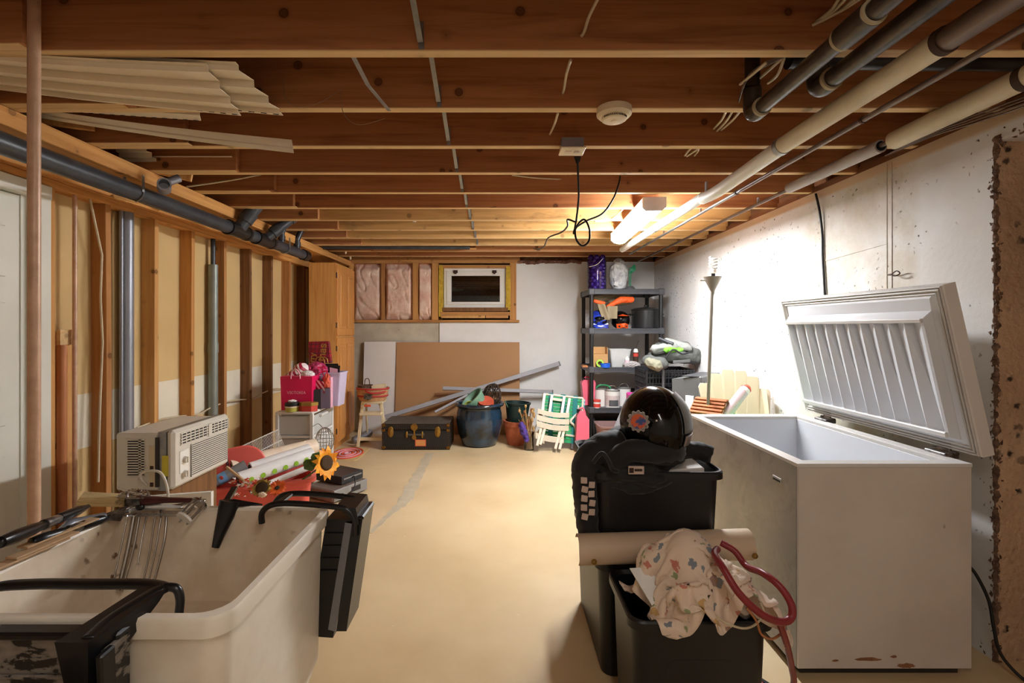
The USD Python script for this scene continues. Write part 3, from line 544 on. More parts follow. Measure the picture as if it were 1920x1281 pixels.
# paint tray (near)
def smear_mat():
    N = {'g': ('geometry', {}), 'mp': ('mapping', {'scale': (14, 14, 30)}), 'n': ('noise_texture', {'scale': 1.0, 'detail': 5.0, 'roughness': .6, 'distortion': .4}),
         'r': ('rgb_ramp', {'ramp': [(.46, lin((24, 24, 25))), (.49, lin((120, 112, 104))), (.7, lin((150, 142, 134)))]}), 'p': ('principled_bsdf', {'roughness': .4}), 'b': ('bump', {'strength': .3, 'distance': .003})}
    reg('paint_smeared', N, [('g.position', 'mp.vector'), ('mp.vector', 'n.vector'), ('n.fac', 'r.fac'), ('r.color', 'p.base_color'), ('n.fac', 'b.height'), ('b.normal', 'p.normal')], 'p.BSDF')
smear_mat()
t = T('paint_tray', 'paint smeared black roller tray with a loop handle on the near tub rim', 'paint tray')
x0, x1, yf = -1.02, -.655, .805
def tray_ring(y, z0, z1, a, b): return [(a, y, z0), (b, y, z0), (b, y, z1), (a, y, z1)]
shell = cat(box(x0, x1, .848, .856, .46, .85, .003), *[hull([(s, .85, .46), (s + d, .85, .46), (s, .825, .46), (s + d, .825, .46), (s, .85, .845), (s + d, .85, .845), (s, .80, .845), (s + d, .80, .845)]) for s, d in ((x0, .008), (x1 - .008, .008))], box(x0, x1, .82, .856, .455, .465, .003))
t.p('pan', shell, 'paint_smeared'); 
for i in range(10): t.p('rib', bar((x0 + .02, .845, .50 + i * .03), (x1 - .02, .845, .50 + i * .03), .006, .008, b=.002), 'paint_smeared')
t.p('lip', cat(bar((x0, .842, .85), (x1, .842, .85), .03, .014, b=.004), bar((x1 + .004, .815, .46), (x1 + .004, .795, .85), .012, .03, b=.003), bar((x1 - .1, .744, .80), (x1 - .02, .744, .72), .006, .05, b=.002)), 'plastic_black')
loop = spline([(x1 - .03, .80, .862), (x1 - .03, .85, .868), (x1 - .004, .915, .878), (x1 + .005, .93, .880), (-.70, .940, .882), (-.80, .940, .882), (x0 + .11, .940, .882), (x0 + .04, .925, .880), (x0 + .02, .86, .868), (x0 + .03, .80, .862)], 8)
t.p('handle', tube(loop, .0085, 10, sx=1.5), 'plastic_black', smooth=True)
t.p('arm', hull([(x1 - .075, .79, .866), (x1 - .02, .79, .866), (x1 - .02, .79, .78), (x1 - .06, .79, .80), (x1 + .018, .925, .884), (x1 - .035, .925, .884), (x1 + .015, .905, .868), (x1 - .03, .905, .868)]), 'plastic_black')
t.p('hook', tube(spline([(x1 + .005, .93, .882), (x1 + .028, .932, .878), (x1 + .036, .932, .858), (x1 + .035, .93, .828)], 6), .008, 8), 'plastic_black', smooth=True)
# paint tray hanging off the far right corner
t = T('paint_tray', 'black roller tray hung outside the right wall of the tub', 'paint tray')
ya, yb = 1.365, 1.47
t.p('pan', hull([(-.494, ya, .84), (-.415, ya, .84), (-.545, ya, .51), (-.475, ya, .505), (-.494, yb, .84), (-.415, yb, .84), (-.545, yb, .51), (-.475, yb, .505)]), 'plastic_black')
t.p('lip', cat(hull([(-.416, ya - .012, .845), (-.388, ya - .012, .845), (-.462, ya - .01, .53), (-.434, ya - .01, .53), (-.416, yb, .845), (-.388, yb, .845), (-.462, yb, .53), (-.434, yb, .53)]), bar((-.40, ya - .016, .848), (-.40, yb, .848), .03, .012, b=.004)), 'plastic_black')
t.p('lit_wall', hull([(-.440, ya - .003, .832), (-.418, ya - .012, .832), (-.488, ya - .003, .53), (-.464, ya - .012, .53), (-.44, ya, .7)]), 'conduit', label='tray side coloured pale as if lit')  # lit look of the black tray wall put into a grey colour
for i in range(4): t.p('rib', bar((-.494 - i * .005, ya - .002, .80 - i * .035), (-.446 - i * .005, ya - .002, .80 - i * .035), .006, .005), 'plastic_black')
for dy in (.02, .10):
    t.p('handle', tube(spline([(-.668, 1.33 + dy, .835), (-.667, 1.33 + dy, .865), (-.64, 1.33 + dy, .886), (-.58, 1.33 + dy, .890), (-.46, 1.33 + dy, .880), (-.425, 1.33 + dy, .868), (-.408, 1.33 + dy, .84), (-.408, 1.33 + dy, .80)], 7), .0085, 8), 'plastic_black', smooth=True)
t.p('brace', hull([(-.46, 1.345, .884), (-.405, 1.345, .878), (-.46, 1.46, .884), (-.405, 1.46, .878), (-.395, 1.345, .83), (-.395, 1.46, .83)]), 'plastic_black')
t.p('cross_bar', bar((-.62, 1.35, .89), (-.62, 1.43, .89), .02, .008, b=.003), 'plastic_black')
t = T('tray_bracket', 'black tapered plastic bracket leg hooked over the far tub rim', 'bracket')
t.p('leg', tube([P(431, 940, 1.40), P(424, 965, 1.39), P(412, 1000, 1.37), P(404, 1027, 1.36)], [.03, .025, .016, .0105], 14, sx=.7), 'plastic_black', smooth=40)
t.p('arm', cat(hull([P(418, 936, 1.41), P(440, 936, 1.41), P(492, 945, 1.43), P(492, 948, 1.43), P(440, 951, 1.39), P(418, 942, 1.39)]), bar(P(425, 940, 1.42), P(440, 915, 1.5), .016, .01)), 'plastic_black')

# things along the left and far rim
mat('stick_wood', (206, 170, 130), .7); mat('steel_worn', (170, 168, 166), .3, .8, var=.5, scale=30, c2=(70, 66, 66))
for i, (a, b, s) in enumerate(((P(-20, 1068, 1.02), P(122, 1003, 1.18), 0), (P(20, 1052, 1.06), P(140, 999, 1.2), 1), (P(40, 1035, 1.1), P(178, 985, 1.27), 2))):
    a[2], b[2] = .868 + i * .006, .868 + i * .006; a[0] = max(a[0], -1.09); 
    solo('stir_stick', bar(a, b, .03, .005, b=.001), 'stick_wood', ['flat wooden stir stick nearest the camera on the left tub rim', 'middle wooden stir stick on the left tub rim', 'longest wooden stir stick under the black roller handle'][i], 'stir stick')
def roller(a, b, mid, label, lift):
    a, b = np.array(a), np.array(b); a[2] += lift; b[2] += lift; d = b - a
    t = T('paint_roller', label, 'paint roller')
    t.p('grip', tube([a, a + d * .12, a + d * .3, a + d * .45], [.012, .015, .013, .009], 12), 'plastic_black', smooth=True)
    t.p('ferrule', tube([a + d * .43, a + d * .62], [.0125, .0105], 12), 'steel_worn', smooth=True)
    t.p('rod', tube([a + d * .6, a + d * .86, b], [.012, .012, .006], 10), 'plastic_black', smooth=True)
    return t
roller(P(0, 1018, 1.0), P(165, 950, 1.32), 0, 'black handled roller frame lying highest along the left tub rim', .0)
roller(P(60, 1010, 1.12), P(205, 962, 1.32), 0, 'grey worn roller frame lying beside the stir sticks', -.01)
t = T('scraper', 'dark broad scraper blade lying on the tub corner under the brush', 'scraper')
t.p('blade', hull([P(200, 962, 1.33), P(240, 948, 1.36), P(226, 978, 1.32), P(195, 975, 1.3), P(200, 966, 1.33)]), 'steel_worn'); t.p('grip', tube([P(196, 970, 1.31), P(130, 985, 1.24), P(105, 1008, 1.18)], [.013, .015, .012], 10), 'conduit', smooth=True)
# wide paste brush
mat('bristle', (222, 198, 146), .8, c2=(190, 162, 110), scale=4, stretch=(1, 40, 40), bump=.6, bscale=8); mat('handle_red', (84, 34, 34), .45, var=.4, scale=30); 
t = T('paste_brush', 'wide cream bristle paste brush with dark red handle across the tub corner', 'brush')
t.p('bristles', hull([P(143, 942, 1.36), P(158, 922, 1.42), P(235, 926, 1.42), P(236, 951, 1.36), P(143, 950, 1.36), P(236, 934, 1.36), P(150, 933, 1.37)]), 'bristle')
t.p('ferrule', hull([P(233, 927, 1.42), P(262, 930, 1.41), P(262, 947, 1.36), P(233, 950, 1.36), P(233, 936, 1.36), P(262, 936, 1.36)]), 'steel_worn')
t.p('handle', tube([P(256, 939, 1.385), P(285, 939, 1.385), P(310, 938, 1.385), P(352, 938, 1.385), P(364, 937, 1.385)], [.021, .019, .0125, .010, .007], 12, sy=.6), 'handle_red', smooth=True)
N = {'f': ('fresnel', {'IOR': 1.45}), 't': ('transparent_bsdf', {'color': (.96, .96, .97)}), 'gl': ('glossy_bsdf', {'roughness': .12}), 'm': ('mix_closure', {}), 'fm': ('math', {'math_type': 'multiply_add', 'value2': 1.2, 'value3': .08})}
reg('clear_film', N, [('f.fac', 'fm.value1'), ('fm.value', 'm.fac'), ('t.BSDF', 'm.closure1'), ('gl.BSDF', 'm.closure2')], 'm.closure')
t.p('plastic_wrap', lump(P(250, 934, 1.385), (.036, .028, .02), 5, .3, 3, 3, True), 'clear_film')
# clear lid strip and wires
t = T('roller_cage', 'bright wire roller cage with rod hanging over the far tub rim', 'paint roller')
ca, cbp = P(346, 972, 1.33), P(374, 944, 1.37); dv = cbp - ca
for q in np.linspace(0, 2 * np.pi, 6)[:-1]:
    o = np.array([math.cos(q) * .018, 0, math.sin(q) * .018]); t.p('wire', cyl(ca + o, cbp + o, .0028, n=6), 'steel')
for s in (0, 1): t.p('end_cap', cyl(ca + dv * (s - .06), ca + dv * (s + .06), .023, n=20), 'white_plastic' if s == 0 else 'steel', smooth=40)
t.p('rod', tube(spline([cbp, P(382, 938, 1.39), P(330, 948, 1.39), P(305, 952, 1.39), P(302, 968, 1.36)], 5), .004, 8), 'steel', smooth=True)
WR = [((252, 962), (240, 1030), (222, 1108), .006), ((262, 962), (250, 1030), (228, 1110), .0035), ((240, 965), (228, 1020), (214, 1085), .002), ((276, 962), (268, 1000), (258, 1060), .002), ((292, 962), (280, 1040), (262, 1118), .0025), ((302, 968), (292, 1030), (272, 1121), .0025), ((312, 965), (307, 1020), (280, 1124), .0035)]
for i, (a, b, c, r) in enumerate(WR):
    solo('roller_rod', tube(spline([P(*a, 1.375), P(*b, 1.345), P(*c, 1.31)], 6), r, 8), 'steel', ['thickest steel roller rod leaning in the tub, leftmost pair', 'second steel rod touching the thickest one in the tub', 'thin leftmost wire leaning in the tub', 'short thin wire hanging in the middle of the tub rods', 'thin steel rod left of the crossing pair in the tub', 'middle thin steel rod reaching the tub bottom', 'rightmost bent steel rod in the tub'][i], 'rod', smooth=True)
t = T('edger_tool', 'clear plastic paint edger lying along the far rim', 'paint tool'); t.p('blade', box(P(238, 0, 1.37)[0], P(345, 0, 1.37)[0], 1.35, 1.38, .852, .868, .004), 'clear_film'); t.p('grip', tube([P(256, 952, 1.385), P(300, 951, 1.385), P(340, 952, 1.385)], [.007, .009, .006], 8), 'white_plastic', smooth=True); t.p('label', ball(P(263, 951, 1.37), .012, (1, .6, .8)), 'plastic_black')

# air conditioner on a white box
mat('ac_shell', (214, 206, 192), .45, var=.06); mat('ac_dark', (52, 46, 42), .7); mat('yellow_tag', (214, 196, 60), .6)
solo('wooden_stand', box(-1.87, -1.645, 2.36, 2.80, 0, .585, .006), 'stud_wood_dark', 'dark wooden stand under the air conditioner', 'stand')
solo('white_plank', hull([(-1.76, 2.30, 0), (-1.38, 2.30, 0), (-1.76, 2.32, 0), (-1.38, 2.32, 0), (-1.76, 2.30, .572), (-1.38, 2.30, .600), (-1.76, 2.32, .572), (-1.38, 2.32, .600)]), 'white_plastic', 'white plank standing on edge in front of the air conditioner stand', 'plank')
t = T('air_conditioner', 'cream window air conditioner with side louvres behind the tub', 'air conditioner')
X0, Xb, X1, Ya, Yb, Za, Zb = -1.875, -1.665, -1.59, 2.35, 2.82, .588, .868
t.p('case', box(X0, Xb, Ya, Yb, Za, Zb, .008), 'ac_shell'); fr = t.p('front', box(Xb + .035, X1, Ya - .004, Yb + .004, Za + .004, Zb + .012, .014), 'ac_shell')
t.p('flange', box(Xb, Xb + .038, Ya - .002, Yb + .002, Za, Zb + .006), 'galv'); t.p('side_seal', box(Xb - .012, Xb + .004, Ya - .008, Ya - .001, Za + .02, Zb - .02), 'ac_dark')
t.p('vent_back', box(X0 + .06, Xb - .07, Ya - .0012, Ya + .002, Za + .07, Zb - .03), 'ac_dark')
sl = []
for k in range(15):
    z = Za + .07 + k * .0125; sl += [box(X0 + .055, Xb - .065, Ya - .004, Ya, z, z + .006)]
sl.append(box((X0 + Xb) / 2 + .01, (X0 + Xb) / 2 + .022, Ya - .004, Ya, Za + .07, Zb - .03))
t.p('side_louvre', cat(sl), 'ac_shell', kind='stuff', label='row of side louvres'); t.p('label_strip', box(Xb - .045, Xb - .015, Ya - .004, Ya, Za + .02, Zb - .06), 'cable_white')
for z in (.62, .70): t.p('screw', box(Xb - .038, Xb - .022, Ya - .006, Ya - .003, z - .01, z + .01), 'rust_dark')
t.p('grille_back', box(X1 - .002, X1 + .0012, Ya + .13, Yb - .02, Za + .03, Zb - .085), 'ac_dark', under=fr); t.p('vent_back', box(X1 - .002, X1 + .0012, Ya + .05, Yb - .02, Zb - .07, Zb - .015), 'ac_dark', under=fr)
t.p('grille_slat', cat(*[box(X1, X1 + .004, Ya + .125, Yb - .015, Za + .03 + k * .0108, Za + .0365 + k * .0108) for k in range(16)], *[box(X1, X1 + .004, y, y + .004, Za + .03, Zb - .085) for y in (Ya + .125, Yb - .02)]), 'ac_shell', under=fr, kind='stuff')
t.p('vent_fin', cat(*[box(X1, X1 + .004, Ya + .045, Yb - .015, Zb - .072 + k * .014, Zb - .066 + k * .014) for k in range(5)], *[box(X1, X1 + .005, Ya + .05 + k * .034, Ya + .056 + k * .034, Zb - .07, Zb - .015) for k in range(13)], box(X1, X1 + .006, Ya + .27, Ya + .30, Zb - .075, Zb - .01)), 'ac_shell', under=fr, kind='stuff')
cpl = t.p('control_panel', box(X1 - .001, X1 + .003, Ya + .04, Ya + .11, Za + .07, Zb - .10, .002), 'white_plastic', under=fr)
for z in (.65, .72): t.p('knob', cat(cyl((X1, Ya + .075, z), (X1 + .018, Ya + .075, z), .018, .015), box(X1 + .016, X1 + .022, Ya + .071, Ya + .079, z - .014, z + .014)), 'ac_shell', under=fr)
t.p('energy_tag', box(X1 - .055, X1 - .025, Ya - .0062, Ya - .0035, .66, .76), 'yellow_tag', under=fr)
t.p('power_cord', tube(spline([(Xb - .05, Ya - .01, .62), (Xb - .0, Ya - .06, .685), (Xb + .05, Ya - .09, .67), (Xb + .08, Ya - .07, .60)][:1] + [P(*q, 2.29) for q in ((262, 893), (275, 884), (298, 885), (310, 902), (315, 930), (306, 940), (280, 930), (250, 925), (222, 915))], 8), .006, 8), 'ac_shell', smooth=True)

# wire shelf leaning behind
t = T('wire_shelf', 'white wire closet shelf leaning behind the air conditioner', 'shelf')
c0, c1, c2, c3 = P(412, 856, 3.72), P(521, 806, 4.02), P(540, 856, 3.80), P(440, 912, 3.50)
lp = lambda u, v: (c0 * (1 - u) + c1 * u) * (1 - v) + (c3 * (1 - u) + c2 * u) * v
for v in (0, .4, .75, 1): t.p('rail', cyl(lp(0, v), lp(1, v), .0045, n=8), 'white_plastic', smooth=True)
t.p('wire', cat(*[cyl(lp(u, -.02), lp(u, 1.02), .002, n=5) for u in np.linspace(0, 1, 44)]), 'white_plastic', kind='stuff')

# coral bin with gift wrap
mat('coral', (238, 104, 92), .4, var=.06); mat('wrap_cream', (232, 216, 190), .55, c2=(226, 198, 172), scale=20); mat('wrap_white', (238, 236, 234), .4, var=.05); mat('tube_grey', (140, 140, 142), .5)
mat('lime', (150, 200, 50), .5); mat('petal_yellow', (240, 170, 20), .6, c2=(224, 120, 14), scale=16); mat('petal_orange', (226, 96, 30), .6); mat('sun_core', (70, 48, 24), .9, bump=.6); mat('leaf_green', (68, 96, 40), .55, c2=(92, 120, 56), scale=20); mat('petal_dry', (176, 140, 50), .8, c2=(110, 90, 40), scale=30); mat('letter_red', (222, 90, 60), .6)
t = T('storage_bin', 'coral red plastic bin filled with gift wrap and flowers', 'bin')
bc = np.array([-1.73, 3.50]); 
def bring(w, d, z, r=.06): l = rrect(w, d, r, 5); q = math.radians(24); return np.c_[bc[0] + l[:, 0] * math.cos(q) - l[:, 1] * math.sin(q), bc[1] + l[:, 0] * math.sin(q) + l[:, 1] * math.cos(q), np.full(len(l), z)]
t.p('tub', loft([bring(.60, .34, .02), bring(.66, .40, .30), bring(.71, .45, .30), bring(.71, .45, .285), bring(.715, .455, .285), bring(.715, .455, .312), bring(.65, .39, .312), bring(.58, .32, .04)], cap=True), 'coral', smooth=30)
lid = prism(rrect(.56, .30, .14, 6), .02, P(462, 892, 3.62), (.93, .33, .12), (-.1, .14, .98)) 
t2 = T('bin_lid', 'coral lid propped upright behind the gift wrap bin', 'lid'); lc = P(430, 893, 3.40); lu, lv = np.array([.9, .4, .16]), np.array([-.12, .1, .98])
t2.p('panel', prism(rrect(.46, .36, .15, 6), .014, lc, lu, lv), 'coral'); t2.p('edge', tube([lc + lu * a + lv * b for a, b in rrect(.46, .36, .15, 6)], .012, 8, True), 'coral', smooth=True)
for s in (-.08, .0): t2.p('rib', bar(lc + lu * s + lv * .06 + [0, -.016, 0], lc + lu * s + lv * .13 + [0, -.016, 0], .012, .012), 'handle_red')
def roll(label, a, b, r, mt, core='tube_grey', ends=None):
    t = T('gift_wrap_roll', label, 'gift wrap'); a, b = np.array(a), np.array(b); d = (b - a) / np.linalg.norm(b - a)
    t.p('paper', tube([a, b], [r, r], 24), mt, smooth=40)
    t.p('core', tube([a - d * .004, a + d * .01], [r * .72, r * .72], 24), 'ac_dark'); return t
t = roll('cream gift wrap roll printed with small red letters in the coral bin', P(430, 878, 3.42), P(590, 838, 3.95), .066, 'wrap_cream')
a, b = P(430, 878, 3.42), P(590, 838, 3.95)
for i in range(7):
    p = a + (b - a) * (.15 + .12 * i); t.p('letter', text('HU'[i % 2], .022, p + np.array([0, -.052, .03 - .02 * (i % 3)]), (.95, .3, .0), (0, .3, .95), .002, True, True), 'letter_red')
t = T('gift_wrap_roll', 'thin grey cardboard tube with blue label at the coral bin corner', 'gift wrap'); a, b = P(402, 905, 3.25), P(462, 872, 3.36); d = b - a
rg = [cyl(a, b, .034, n=20).vertices[:20], cyl(a, b, .034, n=20).vertices[20:40]]
t.p('tube', loft([tube([a, b], [.030, .030], 20).vertices[20:40], tube([a, b], [.030, .030], 20).vertices[:20], tube([a, b], [.038, .038], 20).vertices[:20], tube([a, b], [.038, .038], 20).vertices[20:40]], cap=True), 'tube_grey', smooth=40)
mat('label_blue', (120, 170, 220), .5); t.p('label_band', tube([a + d * .12, a + d * .38], [.0387, .0387], 20, cap=False), 'label_blue', smooth=40); t.p('label_badge', ball(a + d * .25 + [.012, -.036, .012], .014, (1, .25, 1)), 'coral')
t = roll('white gift wrap roll with lime green dots across the coral bin', P(448, 900, 3.24), P(585, 852, 3.62), .05, 'wrap_white'); a, b = P(448, 900, 3.24), P(585, 852, 3.62)
for i in range(6): p = a + (b - a) * (.12 + i * .15); d = (b - a) / np.linalg.norm(b - a); n = np.cross(d, [0, 0, 1]); n /= np.linalg.norm(n); t.p('dot', cyl(p + n * .0485 + [0, 0, -.01], p + n * .0515 + [0, 0, -.01], .017, n=14), 'lime')
roll('plain white paper roll lying on top of the gift wraps', P(470, 882, 3.4), P(580, 846, 3.7), .055, 'wrap_white'); roll('slim striped white roll low at the front of the coral bin', P(470, 922, 3.25), P(590, 872, 3.55), .022, 'paper_white')
solo('wooden_dowel', cyl(P(425, 876, 3.2), P(468, 910, 3.15), .0095, n=10), 'stick_wood', 'pale dowel lying across the grey cardboard tube', 'rod', smooth=40)
def flower(label, c, r, n, tilt, pet, core, seed, cr=.42):
    rr = random.Random(seed); t = T('sunflower' if pet != 'petal_orange' else 'gerbera', label, 'artificial flower'); F = trimesh.geometry.align_vectors([0, 0, 1], tilt)[:3, :3]; pm = []
    for k in range(n):
        q = 2 * np.pi * k / n + rr.uniform(-.1, .1); L = r * rr.uniform(.85, 1.1); w = r * .2
        m = hull([(cr * r, -w * .4, 0), (cr * r, w * .4, 0), (.7 * L, -w, .08 * r), (.7 * L, w, .08 * r), (.7 * L, 0, -.02 * r), (L, 0, .25 * r * rr.uniform(-1, 1)), (.7 * L, 0, .06 * r)])
        m = mv(m, rz=math.degrees(q)); m.vertices = m.vertices @ F.T + np.array(c); t.p('petal', m, pet)
    m = lathe([(.0, .05 * r), (cr * r * .8, .12 * r), (cr * r * 1.1, .04 * r), (cr * r, -.08 * r), (0, -.1 * r)], 18); m.vertices = m.vertices @ F.T + np.array(c); t.p('seed_head', m, core, smooth=True); return t
t = flower('bright yellow sunflower at the right end of the coral bin', P(612, 868, 3.42), .115, 16, (.75, -.45, .2), 'petal_yellow', 'sun_core', 1)
t.p('stem', cyl(P(606, 872, 3.44), P(560, 905, 3.4), .006, n=8), 'leaf_green')
for a, b in (((570, 880), (596, 860)), ((586, 872), (604, 846))): p, q = P(*a, 3.36), P(*b, 3.42); t.p('leaf', hull([p, q, (p + q) / 2 + [.03, -.01, -.03], (p + q) / 2 + [-.035, .0, .03], (p + q) / 2 + [0, -.015, 0], p * .75 + q * .25 + [.03, 0, -.035], p * .75 + q * .25 + [-.03, 0, .03]]), 'leaf_green')
t = flower('smaller dull sunflower drooping over the front of the coral bin', P(491, 915, 3.08), .062, 18, (.1, -.9, .45), 'petal_dry', 'sun_core', 2, .55)
t.p('pale_tuft', lump(P(492, 928, 3.04), (.026, .014, .016), 3, .5, 3, 2), 'wrap_cream')
flower('orange gerbera flower behind the dull sunflower', P(520, 915, 3.12), .055, 22, (.1, -.7, .7), 'petal_orange', 'sun_core', 3, .25)
rr = random.Random(4); bs = []
for i in range(70): p = P(rr.uniform(432, 485), rr.uniform(898, 930), 3.12 + rr.uniform(0, .12)); bs.append(hull([p + np.array([rr.uniform(-.02, .02), rr.uniform(-.012, .012), rr.uniform(-.012, .012)]) for _ in range(5)]))
solo('ribbon_scraps', cat(bs[:36]), 'letter_red', 'red shredded ribbon scraps in the front corner of the coral bin', 'ribbon', kind='stuff'); solo('ribbon_scraps', cat(bs[36:]), 'wrap_white', 'white shredded paper scraps in the front corner of the coral bin', 'paper', kind='stuff')

# video recorder and satellite box on the floor
mat('silver', (160, 158, 156), .4, .4); mat('case_brown', (120, 104, 92), .5, .2)
def rbox(c, w, d, z0, z1, rz, b=.004): return mv(box(-w / 2, w / 2, -d / 2, d / 2, z0, z1, b), (c[0], c[1], 0), rz)
def fl2(px, py): Y = FPX * EYE / (py - CY); return ((px - CX) / FPX * Y, Y)
t = T('video_recorder', 'silver video recorder lying on the floor beside the coral bin', 'video recorder'); vc = (-1.365, 4.02)
t.p('case', rbox(vc, .30, .36, .012, .10, -28), 'case_brown'); f = mv(box(.148, .162, -.18, .18, .012, .10, .003), (vc[0], vc[1], 0), -28); 
t.p('front_panel', mv(box(-.15, .15, -.192, -.18, .014, .098, .003), (vc[0], vc[1], 0), -28), 'case_brown'); t.p('side_panel', f, 'silver'); t.p('display', mv(box(.161, .164, .0, .10, .04, .08), (vc[0], vc[1], 0), -28), 'ac_dark')
for y in (-.16, -.10): t.p('jack', mv(cyl((.16, y, .05), (.17, y, .05), .012), (vc[0], vc[1], 0), -28), 'plastic_black')
for sx in (-.12, .12):
    for sy in (-.14, .14): t.p('foot', mv(cyl((sx, sy, 0), (sx, sy, .013), .012, n=10), (vc[0], vc[1], 0), -28), 'rubber_black')
t = T('cassette_deck', 'black slim electronics box on top of the silver recorder', 'electronics'); t.p('case', rbox((-1.37, 4.1), .3, .24, .101, .17, -28), 'abs_black'); t.p('strip', mv(box(.149, .153, -.1, .1, .14, .15), (-1.37, 4.1, 0), -28), 'silver')
t.p('cord', tube(spline([(-1.23, 3.98, .15), (-1.19, 3.93, .17), (-1.18, 3.88, .10), (-1.23, 3.82, .05)], 6), .004, 6), 'cable_black', smooth=True)

# translucent drawer cart
mat('frame_white', (222, 218, 212), .45, var=.04)
N = {'t': ('transparent_bsdf', {'color': (.93, .93, .92)}), 'd': ('principled_bsdf', {'base_color': (.72, .72, .70), 'roughness': .35}), 'm': ('mix_closure', {'fac': .62})}
reg('frosted', N, [('t.BSDF', 'm.closure1'), ('d.BSDF', 'm.closure2')], 'm.closure')
t = T('drawer_cart', 'white framed drawer cart with frosted drawers before the wooden cabinet', 'drawer unit'); A0, A1, B0, B1, HT = -1.965, -1.635, 4.2, 4.72, .65
t.p('top', box(A0, A1, B0, B1, HT - .025, HT, .008), 'frame_white')
for x in (A0, A1 - .03):
    for y in (B0, B1 - .03): t.p('post', box(x, x + .03, y, y + .03, 0, HT - .02, .004), 'frame_white')
for z in (.02, .22, .42): t.p('rail', cat(*[box(A0 + .01, A1 - .01, y, y + .018, z, z + .022) for y in (B0 + .004, B1 - .022)], *[box(x, x + .018, B0 + .01, B1 - .01, z, z + .022) for x in (A0 + .004, A1 - .022)]), 'frame_white')
for z in (.045, .245, .445):
    d = t.p('drawer', cat(box(A0 + .02, A1 - .012, B0 + .014, B0 + .018, z, z + .165), box(A0 + .02, A1 - .012, B1 - .018, B1 - .014, z, z + .165), box(A1 - .016, A1 - .012, B0 + .014, B1 - .014, z, z + .165), box(A0 + .02, A0 + .024, B0 + .014, B1 - .014, z, z + .165), box(A0 + .02, A1 - .012, B0 + .014, B1 - .014, z, z + .004)), 'frosted')
    t.p('handle', box(A1 - .012, A1 + .012, 4.38, 4.54, z + .135, z + .155, .004), 'frame_white', under=d)
t = T('wire_basket', 'round wire basket hanging by the drawer cart corner', 'basket'); wc = P(609, 826, 4.12)
for k in range(9): q = k * np.pi / 9; t.p('wire', tube([wc + np.array([.075 * math.cos(u) * math.cos(q), .075 * math.cos(u) * math.sin(q), .11 * math.sin(u)]) for u in np.linspace(0, 2 * np.pi, 22)[:-1]], .0022, 5, True), 'steel', smooth=True)
for z in (-.06, 0, .06): s = math.sqrt(1 - (z / .11) ** 2) * .075; t.p('hoop', tube([wc + np.array([s * math.cos(u), s * math.sin(u), z]) for u in np.linspace(0, 2 * np.pi, 20)[:-1]], .003, 5, True), 'steel', smooth=True)
t.p('hanger', tube(spline([wc + [-.02, .0, .11], wc + [-.08, .06, .13], wc + [-.137, .085, .10]], 5), .003, 5), 'steel', smooth=True)
# pile of gift bags on the cart
mat('pink_hot', (228, 24, 92), .3, var=.12); mat('pink_pale', (236, 176, 196), .5, var=.08); mat('magenta_satin', (196, 62, 106), .35, var=.3, scale=14); mat('lavender', (196, 186, 214), .4, var=.04); mat('box_black', (30, 27, 30), .45, var=.2); mat('box_plum', (92, 76, 92), .5); mat('gold', (196, 160, 84), .35, .7); mat('tin_yellow', (198, 190, 84), .45); mat('box_red', (214, 72, 60), .5); mat('tissue', (236, 230, 226), .6)
def stripes(name, c1, c2, rot, sc, sharp=.5):
    N = {'g': ('geometry', {}), 'mp': ('mapping', {'rotation': rot, 'scale': (sc,) * 3}), 'w': ('wave_texture', {'scale': 1.0, 'distortion': 1.0, 'detail': 1.0}), 'r': ('rgb_ramp', {'ramp': [(sharp - .03, lin(c1)), (sharp + .03, lin(c2))]}), 'p': ('principled_bsdf', {'roughness': .5})}
    reg(name, N, [('g.position', 'mp.vector'), ('mp.vector', 'w.vector'), ('w.fac', 'r.fac'), ('r.color', 'p.base_color')], 'p.BSDF')
stripes('stripe_red', (240, 224, 222), (168, 24, 60), (0, .7, .3), 9)
def tartan():
    N = {'g': ('geometry', {}), 's': ('separate_xyz', {}), 'p': ('principled_bsdf', {'roughness': .6})}; L = [('g.position', 's.vector')]
    prev = None
    for i, (ax, k, ph) in enumerate((('x', 150., 0.), ('z', 150., .6), ('x', 75., 1.2), ('z', 75., 2.2))):
        N[f'm{i}'] = ('math', {'math_type': 'multiply_add', 'value2': k, 'value3': ph}); N[f's{i}'] = ('math', {'math_type': 'sine'}); N[f'g{i}'] = ('math', {'math_type': 'greater_than', 'value2': .45 if i < 2 else .6}); N[f'h{i}'] = ('math', {'math_type': 'multiply', 'value2': .6})
        N[f'x{i}'] = ('mix_color', {'b': lin((70, 34, 52) if i < 2 else (120, 20, 34)), **({'a': lin((172, 26, 44))} if i == 0 else {})}); L += [(f's.{ax}', f'm{i}.value1'), (f'm{i}.value', f's{i}.value1'), (f's{i}.value', f'g{i}.value1'), (f'g{i}.value', f'h{i}.value1'), (f'h{i}.value', f'x{i}.fac')]
        if prev: L.append((prev, f'x{i}.a'))
        prev = f'x{i}.result'
    reg('tartan', N, L + [(prev, 'p.base_color')], 'p.BSDF')
tartan()
def bag(t, px0, px1, py0, py1, Y, d, mt, flare=0.0, skew=0.0, open_=True):
    a, b = P(px0, py1, Y), P(px1, py0, Y); x0, x1, z0, z1 = a[0], b[0], a[2], b[2]
    o = lambda y0, y1, f: hull([(x0, y0, z0), (x1, y0, z0), (x0, y1, z0), (x1, y1, z0)] + [(x0 - f + skew, y0 - f, z1), (x1 + f + skew, y0 - f, z1), (x0 - f + skew, y1 + f, z1), (x1 + f + skew, y1 + f, z1)])
    m = o(Y, Y + d, flare); t.p('bag', m, mt); return x0, x1, z0, z1
